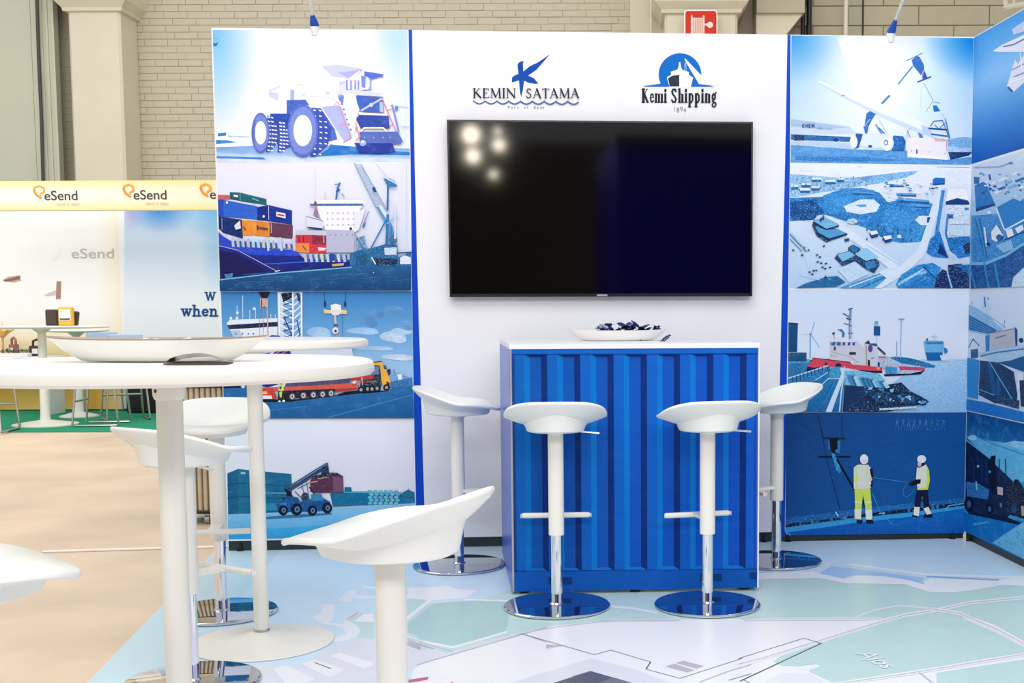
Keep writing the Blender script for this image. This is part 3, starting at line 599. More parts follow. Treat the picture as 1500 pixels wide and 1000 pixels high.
# hull load
P.shape(A3(380, 350, 1000, 352, 1130, 365, 1010, 430, 1030, 500, 1140, 515, 1152, 590, 1010, 620, 940, 640, 560, 690, 385, 690), (204, 212, 232), (.02, .3), (226, 232, 248))
P.shape(A3(380, 425, 600, 430, 620, 520, 380, 520), (190, 202, 226)); P.shape(A3(392, 460, 450, 450, 440, 472, 395, 480), (16, 30, 140)); P.shape(A3(450, 480, 490, 440, 585, 435, 600, 478), (26, 36, 150)); P.line(A3(460, 478, 520, 440), 1.4, (205, 130, 100)); P.line(A3(500, 476, 570, 438), 1.2, (205, 130, 100)); P.shape(A3(440, 345, 460, 332, 515, 335, 525, 345), (22, 44, 160))
P.shape(A3(560, 655, 1010, 625, 990, 672, 850, 690, 550, 690), (84, 80, 116), (.1, .5)); P.shape(A3(385, 655, 520, 650, 500, 672, 430, 690, 385, 680), (30, 36, 140)); 
for x_ in (640, 740, 850, 930): P.line(A3(x_, 650 - (x_ - 640) * .03, x_ - 18, 690), .7, (60, 56, 90))
# trailer and tractor
P.shape(A3(380, 690, 700, 680, 1000, 660, 1060, 672, 1055, 690, 900, 702, 560, 712, 380, 712), (212, 92, 76), (.12, .8)); P.shape(A3(1000, 622, 1165, 600, 1170, 630, 1010, 645), (190, 56, 56), (.12, .8)); P.shape(A3(890, 705, 1050, 690, 1045, 702, 900, 722), (196, 50, 50)); 
P.shape(A3(385, 700, 470, 698, 500, 760, 460, 772, 385, 750), (205, 60, 60), (.2, .9)); P.shape(A3(398, 718, 430, 716, 430, 735, 398, 737), (250, 190, 90)); P.shape(A3(385, 745, 460, 745, 465, 768, 385, 768), (236, 236, 240)); P.shape(A3(385, 770, 620, 772, 900, 742, 960, 720, 1050, 710, 1260, 712, 1240, 725, 1060, 730, 880, 750, 600, 785, 385, 790), (10, 20, 36))
P.shape(A3(540, 712, 900, 700, 890, 735, 560, 770, 500, 760), (22, 26, 40), (.3, 1))
for x_, y_ in ((603, 752), (680, 745), (748, 740), (812, 736), (870, 730)):
    (a, b_), = A3(x_, y_); P.disc(a - 1.5, b_ - .5, 6.6, 6.2, (32, 34, 44)); P.disc(a, b_, 4.6, 5, (96, 98, 108)); P.disc(a, b_, 3, 3.4, (206, 206, 216)); P.disc(a, b_, 1.3, 1.5, (60, 60, 70))
P.shape(A3(1135, 520, 1200, 512, 1235, 530, 1255, 560, 1275, 640, 1272, 700, 1240, 715, 1215, 650, 1205, 540, 1150, 535), (238, 178, 62), (.1, .6)); P.shape(A3(1145, 540, 1205, 540, 1215, 660, 1205, 715, 1060, 718, 1075, 640, 1160, 630), (36, 44, 60), (.6, 1)); P.shape(A3(1150, 545, 1200, 545, 1195, 600, 1155, 600), (110, 130, 170), (.4, 1))
P.shape(A3(1225, 535, 1245, 540, 1255, 565, 1235, 565), (60, 84, 130)); P.shape(A3(1250, 570, 1275, 560, 1278, 590, 1262, 610), (20, 50, 120)); P.shape(A3(1250, 645, 1272, 660, 1268, 680, 1250, 665), (60, 50, 40)); P.line(A3(1145, 518, 1215, 512), 1.4, (70, 66, 50))
for x_, y_, r_ in ((1075, 705, 5), (1120, 700, 5), (1150, 700, 5), (1185, 696, 5), (1250, 690, 5)): P.disc(*A3(x_, y_)[0], r_, r_, (22, 28, 40)); P.disc(*A3(x_, y_)[0], r_ * .45, r_ * .5, (160, 166, 180))
P.shape(A3(1015, 650, 1040, 640, 1045, 660, 1020, 665), (240, 220, 220)); P.line(A3(1080, 620, 1085, 670), 1.2, (230, 225, 220)); P.line(A3(1040, 655, 1180, 650), 1.2, (200, 80, 80))
# man in yellow
P.shape(A3(508, 670, 545, 668, 545, 715, 510, 715), (216, 228, 120)); P.disc(*A3(527, 655)[0], 2.6, 2.6, (60, 60, 60)); P.shape(A3(508, 712, 545, 712, 550, 770, 505, 780), (40, 44, 50)); P.shape(A3(515, 720, 535, 715, 530, 760, 518, 755), (200, 214, 100)); P.disc(*A3(515, 788)[0], 2, 2, WH); P.disc(*A3(545, 783)[0], 2, 2, WH); P.shape(A3(515, 685, 530, 680, 530, 700, 516, 700), (30, 70, 120)); P.line(A3(540, 650, 560, 620), .9, (240, 240, 245))
# far harbour and ground
P.shape(A3(1275, 600, 1330, 590, 1365, 610, 1420, 625, 1420, 660, 1380, 665, 1280, 660), (120, 168, 216), (.4, .9)); P.shape(A3(1325, 600, 1355, 598, 1355, 635, 1330, 635), (235, 242, 250)); P.line(A3(1300, 565, 1302, 600), 1, (90, 130, 180)); P.shape(A3(1280, 650, 1425, 620, 1425, 690, 1275, 690), (60, 120, 178), (.25, .8))
P.shape(A3(100, 670, 385, 670, 385, 790, 600, 788, 880, 752, 1060, 735, 1270, 715, 1290, 690, 1430, 675, 1440, 910, 100, 910), (38, 110, 168), (.12, .5), (24, 94, 156)); P.shape(A3(100, 670, 280, 668, 280, 692, 100, 698), (12, 34, 64)); P.line(A3(850, 895, 1200, 800, 1430, 740), 1.2, (66, 140, 192)); P.line(A3(390, 850, 700, 820), 1, (60, 132, 186)); P.shape(A3(250, 680, 275, 672, 280, 690, 260, 695), (200, 225, 245))
P.build('photo_print', wallL)

# ---- reach stacker
fr = frame(WALL, pa0, aw(607, 680), 616, 789, 616, 786); P = pic(WALL, fr)
P.patch(fr, 8, 16, lambda u, v: mixc((226, 238, 252), (240, 240, 252), u * 1.4))
TL = (24, 124, 164)
P.shape(A4(155, 435, 230, 405, 290, 412, 595, 440, 598, 500, 600, 705, 160, 718), (26, 116, 156), (.14, .5)); P.shape(A4(155, 440, 230, 408, 230, 715, 160, 718), (18, 96, 140), (.14, .5))
for y_ in (510, 600): P.line(A4(155, y_ + 8, 230, y_ - 5, 598, y_ + 12), 1.1, (10, 70, 110))
for i in range(22): P.line(A4(240 + i * 16, 425 + i * .9, 240 + i * 16, 700), .5, (16, 98, 142))
P.line(A4(405, 570, 580, 572), 1.4, (90, 170, 200), (.4, 1)); P.shape(A4(248, 425, 280, 428, 280, 442, 248, 440), (150, 205, 225)); P.shape(A4(410, 640, 500, 640, 500, 690, 410, 690), (40, 140, 184), (.3, .8))
P.shape(A4(860, 575, 960, 560, 960, 530, 1005, 530, 1010, 560, 1130, 560, 1440, 570, 1445, 640, 880, 665), (18, 118, 162), (.18, .6)); P.line(A4(960, 565, 1440, 575), 1.2, (100, 190, 215)); 
for i in range(6):
    for j in range(5): P.disc(*A4(1135 + i * 36 + (j % 2) * 10, 560 + j * 20)[0], 3.2, 2.1, jit((110, 190, 216), 18), (.1, .9))
P.shape(A4(1360, 565, 1395, 548, 1440, 565, 1440, 600, 1370, 600), (40, 120, 150)); P.line(A4(1400, 555, 1402, 540), 1, (60, 130, 160))
P.shape(A4(160, 716, 600, 700, 900, 668, 1340, 650, 1450, 636, 1450, 950, 160, 950), (150, 206, 240), (.05, .4), (52, 166, 222)); P.shape(A4(160, 830, 700, 800, 1100, 760, 1450, 740, 1450, 950, 160, 950), (80, 184, 232), (.06, .4), (40, 156, 216)); P.shape(A4(400, 735, 560, 722, 870, 705, 870, 718, 640, 740, 410, 752), (50, 120, 160), (.15, .5))
# machine
P.shape(A4(545, 540, 575, 525, 700, 445, 830, 365, 845, 362, 850, 385, 800, 425, 700, 490, 600, 552, 575, 560), (58, 84, 124), (.15, .6)); P.line(A4(590, 530, 835, 372), 1.3, (120, 150, 186)); P.line(A4(560, 550, 830, 392), .9, (16, 26, 48)); P.shape(A4(545, 535, 590, 560, 610, 600, 575, 605), (18, 30, 56))
P.shape(A4(805, 390, 850, 385, 855, 430, 830, 465, 800, 440), (24, 50, 80), (.4, .9)); P.shape(A4(725, 490, 740, 455, 850, 430, 905, 430, 950, 455, 955, 560, 930, 570, 760, 570, 725, 560), (96, 54, 84), (.14, .8)); P.shape(A4(740, 460, 850, 432, 905, 432, 940, 450, 850, 455, 780, 475), (26, 46, 70), (.5, 1))
P.shape(A4(880, 455, 950, 462, 953, 560, 885, 566), (122, 84, 112), (.14, .9)); P.line(A4(735, 497, 775, 490), 1.6, (225, 170, 110)); P.line(A4(782, 472, 850, 460), .9, (210, 190, 150))
for i in range(9): P.line(A4(745 + i * 15, 490, 745 + i * 15, 562), .4, (76, 40, 66))
P.line(A4(620, 560, 690, 625), 1.2, (22, 42, 76)); P.line(A4(720, 530, 800, 640), 1.6, (14, 28, 52)); P.line(A4(640, 540, 720, 500), 1, (40, 70, 110)); P.disc(*A4(690, 600)[0], 6, 7, (54, 70, 96), (.5, 1)); P.line(A4(665, 500, 690, 600), .9, (40, 60, 90)); P.line(A4(700, 480, 715, 600), .9, (60, 80, 110))
P.shape(A4(490, 640, 530, 628, 575, 590, 640, 600, 660, 630, 700, 620, 790, 590, 860, 630, 870, 660, 850, 690, 700, 700, 500, 690), (20, 88, 150), (.25, .7)); P.shape(A4(730, 580, 800, 575, 820, 620, 735, 625), (50, 140, 190), (.2, .8)); P.shape(A4(520, 640, 560, 630, 570, 680, 525, 690), (40, 130, 190), (.2, .8)); P.disc(*A4(540, 605)[0], 1.6, 1.6, (30, 50, 70))
for x_, y_, r_ in ((540, 688, 7.6), (632, 682, 9), (740, 690, 7.6), (842, 672, 8)): P.disc(*A4(x_, y_)[0], r_ * .92, r_, (10, 26, 52)); P.disc(*A4(x_ + 4, y_)[0], r_ * .42, r_ * .5, (100, 140, 176)); P.disc(*A4(x_ + 4, y_)[0], r_ * .2, r_ * .25, (20, 50, 84))
P.build('photo_print', wallL)

# ---- right wall: turbine blade
ra0, ra1 = aw(1158.5, 200), WALL.a(WC) - .002
R1 = Z(1140, 40, 4.7633); R2 = Z(1140, 230, 5); R3 = Z(1140, 420, 5); R4 = Z(1140, 590, 4.7633); R5 = Z(1150, 430, 5.553)
fr = frame(WALL, aw(1159, 100), ra1, 52, 238, 56, 241.5); P = pic(WALL, fr)
def f(u, v):
    x = 1158 + u * 268; y = 52 + v * 188
    c = mixc((255, 255, 255), (170, 215, 248), abs(x - 1290) / 165)
    c = mixc(c, (40, 150, 225), max(0, 1 - math.hypot((x - 1158) / 75, (y - 50) / 75)) * .9)
    c = mixc(c, (0, 130, 215), max(0, 1 - math.hypot((x - 1430) / 80, (y - 50) / 70)) * 1.1)
    c = mixc(c, (228, 240, 254), max(0, (y - 120) / 110)); return c
P.patch(fr, 36, 26, f)
P.shape(R1(420, 80, 520, 60, 700, 560, 560, 560), (252, 254, 255))
P.shape(R1(85, 635, 500, 690, 545, 745, 85, 745), (206, 220, 240), (.03, .4)); P.shape(R1(85, 640, 500, 700, 300, 710, 85, 690), (172, 198, 232), (.03, .3)); P.shape(R1(85, 745, 510, 765, 505, 800, 85, 785), (40, 110, 175), (.4, .8)); P.shape(R1(110, 750, 180, 755, 180, 790, 110, 790), (36, 60, 110), (.5, 1)); P.disc(*R1(402, 785)[0], 4, 3, (20, 70, 130))
P.shape(R1(85, 790, 505, 805, 510, 850, 85, 830), (190, 215, 242), (.1, .4)); P.shape(R1(85, 820, 500, 850, 900, 860, 900, 910, 1180, 925, 1365, 900, 1365, 960, 85, 950), (92, 160, 222), (.28, .7)); P.shape(R1(120, 900, 600, 905, 900, 930, 400, 940, 120, 925), (60, 130, 205), (.3, .8))
P.shape(R1(1180, 780, 1290, 765, 1365, 770, 1365, 850, 1180, 830), (130, 186, 232), (.35, .8)); P.shape(R1(1185, 870, 1360, 870, 1330, 895, 1200, 925), (10, 56, 116), (.3, .8)); P.shape(R1(1180, 835, 1360, 845, 1360, 870, 1185, 870), (180, 212, 244), (.3, .9))
# blade
P.shape(R1(262, 372, 300, 375, 640, 530, 900, 610, 1060, 690, 1075, 765, 1000, 745, 700, 620, 440, 480), (238, 244, 252)); P.shape(R1(262, 374, 440, 480, 700, 620, 1000, 745, 1075, 765, 1000, 715, 700, 590, 430, 462), (206, 222, 244)); P.shape(R1(1000, 680, 1065, 700, 1075, 765, 1010, 745), (190, 210, 238)); P.line(R1(440, 478, 465, 474), 1.4, (130, 160, 190))
# boom
P.shape(R1(930, 230, 965, 200, 985, 205, 1015, 260, 1018, 290, 995, 335, 940, 268), (52, 112, 190), (.08, .4)); P.line(R1(895, 235, 1005, 180), 1.2, (60, 120, 190)); P.line(R1(838, 395, 935, 275), 2.2, (70, 140, 212)); P.line(R1(724, 530, 775, 478), 3.2, (64, 134, 210)); P.shape(R1(1000, 330, 1018, 300, 1040, 350, 1010, 368), (36, 90, 176)); P.line(R1(972, 382, 1064, 346), 2.2, (40, 100, 180)); P.line(R1(1015, 300, 1000, 365), .9, (225, 150, 180))
P.line(R1(1000, 390, 990, 560), .7, (206, 218, 240)); P.line(R1(1015, 390, 1080, 510, 1030, 590), .9, (120, 180, 220)); P.shape(R1(1078, 545, 1105, 545, 1130, 585, 1085, 590), (36, 120, 190)); P.line(R1(1085, 520, 1125, 530), 1.2, (100, 170, 215)); P.line(R1(1060, 690, 1085, 655, 1145, 650, 1190, 770), 1.4, (60, 120, 180)); P.line(R1(1050, 705, 1180, 715), 2.4, (20, 80, 150)); P.line(R1(1070, 745, 1180, 760), 2.2, (40, 110, 180), (.3, 1)); P.line(R1(1090, 680, 1120, 710, 1160, 670), 1, (40, 100, 160)); P.line(R1(1165, 640, 1195, 775), 2, (60, 130, 200)); P.line(R1(1140, 600, 1175, 660), .8, (140, 180, 215))
# loader
P.line(R1(632, 595, 660, 620, 610, 680), 3.2, (36, 100, 180)); P.shape(R1(615, 600, 640, 585, 680, 605, 650, 650, 630, 690, 602, 675), (46, 112, 190), (.2, .7)); P.line(R1(590, 700, 640, 640), 1, (190, 210, 235)); P.shape(R1(595, 690, 630, 690, 620, 740, 605, 740), (60, 120, 196)); P.shape(R1(560, 750, 700, 740, 780, 760, 790, 850, 640, 840, 570, 830), (226, 236, 250), (.06, .9)); P.shape(R1(540, 740, 590, 745, 560, 840, 530, 848), (30, 96, 170)); P.line(R1(680, 680, 720, 740), 2, (90, 150, 210)); P.line(R1(700, 700, 740, 740), 1.5, (40, 110, 190)); P.line(R1(690, 620, 760, 745), .9, (190, 205, 230)); P.disc(*R1(640, 830)[0], 3, 2, (30, 90, 160))
P.disc(*R1(525, 800)[0], 5.8, 9.4, (232, 240, 252)); P.disc(*R1(525, 800)[0], 4.4, 7.8, (246, 249, 255)); P.shape(R1(800, 755, 870, 760, 890, 800, 885, 860, 790, 862), (30, 104, 184), (.3, .7)); P.disc(*R1(757, 808)[0], 10, 11.5, (226, 234, 248)); P.disc(*R1(757, 808)[0], 8, 9.4, (244, 248, 255)); P.disc(*R1(750, 805)[0], 3.5, 4.4, (110, 150, 205)); P.disc(*R1(748, 806)[0], 1.8, 2.4, (240, 246, 255))
# blade root box
P.shape(R1(885, 770, 1075, 768, 1165, 780, 1180, 820, 1175, 925, 905, 905), (246, 240, 250)); P.shape(R1(1085, 775, 1160, 778, 1165, 800, 1090, 798), (214, 206, 190)); P.shape(R1(905, 880, 1175, 905, 1175, 925, 905, 905), (252, 252, 255)); P.shape(R1(975, 735, 1000, 745, 1010, 772, 985, 772), (70, 130, 210))
for x_, y_ in ((928, 862), (1055, 870), (1160, 880)): P.disc(*R1(x_, y_)[0], 1, 1, (230, 130, 170))
P.line(R1(965, 855, 965, 880), 2, (30, 70, 150)); P.line(R1(1070, 770, 1170, 790, 1175, 860), 1, (225, 140, 160)); P.line(R1(880, 860, 900, 720, 925, 700), .8, (180, 195, 215)); P.line(R1(900, 720, 920, 770), .8, (100, 130, 170))
# CHEMI lettering on the barge
def word(P, s, x, y, h, c, w=.14, sp=.2, it=0):
    G_ = {'C': [arc2(.35, .5, .3, .46, 40, 320)], 'H': [[(.08, 0), (.08, 1)], [(.62, 0), (.62, 1)], [(.08, .5), (.62, .5)]], 'E': [[(.55, 1), (.08, 1), (.08, 0), (.55, 0)], [(.08, .5), (.5, .5)]], 'M': [[(.05, 0), (.1, 1), (.4, .25), (.72, 1), (.78, 0)]]}
    for ch in s:
        for st in G_[ch]: P.line([(x + a * h, y - b_ * h) for a, b_ in st], w * h, c)
        x += (.85 if ch == 'M' else .7) * h + sp * h
def arc2(cx, cy, rx, ry, a0, a1, n=10): return [(cx + rx * math.cos(math.radians(a0 + (a1 - a0) * i / n)), cy + ry * math.sin(math.radians(a0 + (a1 - a0) * i / n))) for i in range(n + 1)]
word(P, 'CHEM', 1175, 186.5, 4.4, (40, 96, 150), .26, .35); P.line([(1197, 187.5), (1204, 188)], 1, (90, 140, 185)); P.line([(1208, 188.5), (1218, 189)], .8, (130, 170, 205))
P.build('photo_print', wallR)

# ---- aerial harbour
fr = frame(WALL, aw(1156.5, 330), ra1, 239.5, 422, 243.5, 422); P = pic(WALL, fr)
def f(u, v):
    c = mixc((240, 246, 254), (214, 230, 248), v * 2)
    if v > .45: c = mixc(c, (176, 210, 242), (v - .45) * 1.6 * (1 - u * .3))
    return c
P.patch(fr, 10, 12, f, (.05, .6))
P.line(R2(580, 70, 610, 72), 1, (150, 180, 205)); P.line(R2(1160, 72, 1400, 78), 1, (130, 165, 205)); P.line(R2(160, 98, 260, 104), .8, (190, 210, 235))
P.shape(R2(80, 125, 190, 130, 420, 150, 620, 150, 900, 110, 1030, 100, 1000, 125, 760, 190, 560, 220, 80, 300), (150, 195, 236), (.55, .85)); P.shape(R2(560, 150, 900, 110, 1000, 108, 940, 150, 700, 200), (130, 186, 232), (.5, .8))
P.shape(R2(80, 300, 320, 290, 480, 230, 620, 225, 740, 260, 830, 310, 900, 310, 1130, 340, 1090, 470, 1090, 560, 1040, 620, 900, 630, 800, 610, 640, 520, 460, 460, 330, 420, 80, 460), (44, 132, 204), (.5, .75))
P.shape(R2(80, 330, 260, 310, 330, 400, 250, 460, 80, 470), (24, 98, 170), (.7, .8)); P.shape(R2(330, 280, 480, 230, 700, 240, 720, 290, 560, 310, 420, 420, 330, 390), (56, 148, 216), (.35, .7)); P.shape(R2(780, 380, 960, 400, 1060, 440, 1080, 560, 1000, 620, 850, 600, 760, 500), (60, 150, 216), (.4, .8))
P.shape(R2(480, 360, 600, 310, 700, 310, 745, 350, 720, 400, 600, 420, 500, 400), (226, 238, 252), (.18, .8)); P.shape(R2(560, 350, 640, 345, 650, 362, 600, 368), (100, 170, 225)); P.shape(R2(820, 230, 1000, 120, 1400, 90, 1400, 200, 1180, 250, 1000, 270, 860, 270), (236, 242, 252), (.08, .8)); P.shape(R2(740, 260, 830, 250, 860, 320, 800, 330), (220, 234, 250), (.3, .9))
def bld(p_, roof, side_c, dx=0, dy=9):
    q = R2(*p_); h = dy / 5; P.shape(q[:1] + q[1:2] + [(q[1][0], q[1][1] + h)] + [(a, b_ + h) for a, b_ in q[2:]] + [(q[0][0], q[0][1] + h)], side_c, (.2, .9)); P.shape(q, roof, (.08, .7))
for p_ in ((95, 205, 145, 200, 145, 218, 95, 222), (170, 190, 235, 190, 235, 205, 170, 205), (155, 225, 230, 228, 235, 245, 160, 245), (245, 150, 310, 150, 318, 165, 245, 165), (240, 210, 310, 210, 300, 228, 245, 228), (340, 168, 420, 165, 420, 182, 345, 182), (430, 152, 480, 152, 480, 166, 430, 166)): bld(p_, (232, 242, 252), (26, 106, 166), 0, 18)
for p_ in ((790, 195, 915, 205, 920, 212, 800, 208), (865, 262, 1010, 268, 1010, 280, 870, 276), (875, 295, 1100, 315, 1110, 330, 880, 318), (1000, 345, 1110, 350, 1110, 365, 1005, 362), (540, 250, 700, 262, 700, 270, 545, 262)): bld(p_, (100, 170, 225), (20, 96, 164), 0, 10)
bld((1130, 165, 1150, 150, 1220, 155, 1218, 190, 1130, 195), (32, 116, 196), (16, 80, 150), 0, 12); bld((1240, 230, 1370, 235, 1398, 320, 1310, 300, 1225, 325), (250, 252, 255), (10, 70, 140), 0, 24)
P.shape(R2(1225, 330, 1310, 305, 1400, 335, 1395, 350, 1230, 348), (8, 64, 128))
# roads
P.line(R2(1190, 250, 1150, 380, 1100, 540, 1060, 660, 1040, 710, 900, 840, 700, 960), 11, (222, 236, 250), (.06, .7)); P.line(R2(1215, 240, 1200, 400, 1200, 560, 1230, 660, 1320, 780, 1440, 950), 7, (196, 220, 244), (.15, .8)); P.line(R2(1205, 250, 1180, 420, 1150, 600), 5, (60, 140, 210), (.5, .8)); P.line(R2(1240, 420, 1225, 560, 1260, 680), 3, (50, 130, 200), (.5, .9))
P.shape(R2(330, 420, 400, 440, 560, 560, 720, 660, 900, 790, 1040, 660, 1050, 720, 860, 880, 700, 960, 560, 960, 700, 860, 800, 810, 520, 600, 380, 490), (222, 236, 250), (.08, .6)); P.line(R2(640, 640, 900, 800), 1, (150, 195, 235)); P.line(R2(560, 620, 800, 810), 1, (160, 200, 238))
P.shape(R2(1110, 600, 1180, 540, 1230, 700, 1250, 740, 1130, 730, 1085, 700), (28, 122, 200), (.5, .8)); P.shape(R2(1240, 590, 1400, 580, 1420, 720, 1320, 740, 1260, 690), (32, 120, 196), (.5, .8)); P.shape(R2(1250, 500, 1360, 500, 1360, 580, 1260, 570), (206, 226, 246), (.15, .9)); P.shape(R2(1165, 700, 1185, 630, 1210, 670, 1240, 740), (8, 52, 118)); P.shape(R2(1350, 650, 1400, 620, 1425, 700, 1370, 710), (10, 50, 100), (.5, .8))
P.shape(R2(1240, 350, 1400, 350, 1400, 490, 1250, 490), (214, 230, 248), (.3, .9)); P.shape(R2(1245, 420, 1280, 420, 1280, 450, 1245, 450), (30, 100, 170), (.4, .9)); P.shape(R2(1365, 370, 1395, 370, 1390, 390, 1360, 388), (60, 130, 190)); P.shape(R2(1030, 430, 1115, 430, 1100, 500, 1040, 500, 1000, 460), (226, 238, 250), (.2, .9)); P.shape(R2(1090, 440, 1112, 440, 1100, 480, 1085, 480), (14, 80, 150))
P.shape(R2(860, 930, 900, 860, 1020, 790, 1130, 775, 1190, 810, 1140, 960, 880, 965), (40, 138, 208), (.4, .8)); P.line(R2(880, 930, 1000, 860, 1080, 840), 4, (150, 200, 238), (.3, .9)); P.line(R2(930, 900, 1060, 820), 2, (190, 220, 244)); P.line(R2(1060, 800, 1150, 890), 1.6, (10, 70, 140)); P.shape(R2(900, 960, 1100, 850, 1140, 880, 1130, 965), (30, 120, 194), (.4, .8))
P.shape(R2(1140, 960, 1160, 870, 1200, 820, 1240, 840, 1250, 960), (6, 40, 100), (.6, .9)); P.shape(R2(1240, 790, 1340, 780, 1440, 940, 1420, 965, 1250, 965), (8, 50, 110), (.5, .9)); P.line(R2(1235, 840, 1270, 960), 2, (150, 205, 240)); P.shape(R2(1300, 790, 1440, 785, 1440, 900), (30, 110, 180), (.4, .9))
# buildings in the foreground
P.shape(R2(245, 500, 265, 460, 360, 510, 440, 530, 500, 570, 350, 625, 280, 580), (6, 60, 110), (.5, 1)); P.shape(R2(250, 465, 340, 440, 440, 490, 440, 520, 350, 525), (120, 184, 226), (.08, .7)); P.shape(R2(270, 505, 350, 535, 430, 525, 505, 560, 380, 600, 290, 550), (84, 162, 212), (.1, .7)); P.line(R2(255, 480, 350, 530, 440, 505), 2, (6, 44, 90)); P.line(R2(285, 560, 365, 605, 500, 565), 2.4, (6, 44, 90)); P.shape(R2(480, 600, 520, 595, 515, 615, 485, 620), (16, 80, 140))
P.shape(R2(410, 740, 430, 710, 510, 690, 510, 660, 545, 640, 600, 670, 600, 700, 735, 760, 740, 790, 700, 850, 640, 820, 560, 760, 470, 800), (8, 60, 108), (.6, 1)); P.shape(R2(430, 715, 520, 690, 560, 720, 470, 765), (130, 192, 230)); P.shape(R2(560, 710, 640, 660, 735, 735, 640, 760), (150, 206, 238), (.06, .8)); P.shape(R2(510, 660, 545, 645, 590, 675, 560, 700), (40, 120, 176)); P.shape(R2(430, 820, 560, 765, 665, 855, 520, 920), (196, 222, 246), (.12, .9)); P.shape(R2(630, 770, 700, 760, 720, 800, 650, 830), (50, 130, 186), (.3, .9))
P.shape(R2(440, 960, 740, 850, 790, 885, 700, 960), (70, 156, 212), (.3, .9)); P.line(R2(520, 950, 760, 860), 1.6, (200, 228, 248)); P.line(R2(600, 960, 780, 880), 1.2, (10, 80, 150)); P.shape(R2(125, 960, 200, 925, 340, 880, 430, 870, 490, 915, 420, 950), (28, 104, 160), (.2, .8)); P.shape(R2(330, 885, 350, 865, 350, 890), (10, 50, 90)); P.disc(*R2(375, 893)[0], 2.4, 2, (80, 150, 190))
for x_, y_ in ((270, 715), (290, 730), (275, 765), (300, 775), (335, 778), (310, 805), (330, 815), (365, 805), (215, 840), (245, 830), (235, 855), (265, 828), (95, 680), (320, 650), (160, 715), (180, 660), (205, 680)): P.shape(R2(x_, y_, x_ + 16, y_ - 5, x_ + 24, y_ + 2, x_ + 10, y_ + 10), (20, 60, 96), (.4, 1))
P.line(R2(80, 560, 200, 690), 1.6, (60, 130, 180)); P.line(R2(85, 600, 170, 690), 1.4, (80, 150, 195)); P.line(R2(90, 540, 215, 685), 1, (220, 235, 248)); P.line(R2(170, 660, 220, 800), .8, (224, 238, 250)); P.line(R2(150, 860, 300, 900), .8, (200, 224, 244))
for x_, y_ in ((690, 545), (790, 580)): bld((x_ - 25, y_, x_ + 30, y_ - 8, x_ + 40, y_ + 15, x_ - 10, y_ + 28), (240, 246, 252), (10, 60, 120), 0, 22)
P.disc(*R2(540, 470)[0], 8, 4, (190, 220, 244), (.4, .9)); P.disc(*R2(888, 582)[0], 4, 2.6, (230, 240, 250)); 
for i in range(150):                                      # tree clumps and sheds
    t = rg.random()
    if t < .5: x_, y_ = rg.uniform(90, 330), rg.uniform(310, 460); c = (16, 84, 150)
    elif t < .75: x_, y_ = rg.uniform(640, 1000), rg.uniform(480, 610); c = (22, 96, 160)
    else: x_, y_ = rg.uniform(90, 700), rg.uniform(140, 260); c = (90, 160, 215)
    s_ = rg.uniform(1.2, 2.6); P.shape([(a * 1, b_) for a, b_ in ((R2(x_, y_)[0][0] - s_ * .6, R2(x_, y_)[0][1] + s_), (R2(x_, y_)[0][0], R2(x_, y_)[0][1] - s_), (R2(x_, y_)[0][0] + s_ * .6, R2(x_, y_)[0][1] + s_))], jit(c, 20))
for i in range(40):
    x_, y_ = rg.uniform(760, 1160), rg.uniform(160, 330); s_ = rg.uniform(4, 14); P.shape(R2(x_, y_, x_ + s_ * 2, y_ + 2, x_ + s_ * 2, y_ + s_, x_, y_ + s_), rg.choice([(24, 100, 170), (120, 180, 225), (245, 250, 255)]))
P.build('photo_print', wallR)

# ---- tug boats
fr = frame(WALL, aw(1154.5, 510), ra1, 424, 603, 424, 603); P = pic(WALL, fr)
P.patch(fr, 8, 10, lambda u, v: mixc((206, 226, 250), (226, 234, 250), .3 + v + .3 * u) if v < .6 else (216, 232, 250))
P.shape(R3(1040, 530, 1400, 530, 1400, 915, 480, 915, 860, 690), (176, 214, 246), (.16, 1), (140, 194, 236))
P.shape(R3(60, 545, 380, 525, 380, 700, 60, 730), (40, 120, 176), (.35, .8)); P.shape(R3(60, 530, 230, 530, 230, 560, 60, 560), (80, 156, 206), (.3, .9))
P.shape(R5(10, 232, 105, 240, 98, 475, 10, 475), (14, 84, 130), (.05, .4), (10, 74, 120)); P.shape(R5(10, 232, 108, 240, 106, 248, 10, 244), (8, 50, 90)); P.shape(R5(15, 478, 175, 478, 175, 550, 15, 550), (16, 82, 130), (.3, .8))
for x_ in (30, 55, 80): P.line(R5(x_, 250, x_, 470), .5, (10, 66, 108))
P.line(R5(205, 335, 203, 520), 2, (110, 176, 226)); P.line(R5(208, 330, 242, 230), 1.2, (120, 180, 226)); P.line(R5(208, 330, 135, 333), .8, (170, 205, 236)); P.line(R5(208, 330, 280, 435), 1.2, (130, 184, 226)); P.disc(*R5(206, 330)[0], 2, 1.6, (100, 160, 210))
# breakwater behind
P.shape(R3(800, 520, 860, 510, 960, 520, 1040, 540, 1150, 575, 1145, 592, 1060, 590, 820, 570), (34, 120, 176), (.5, .8))
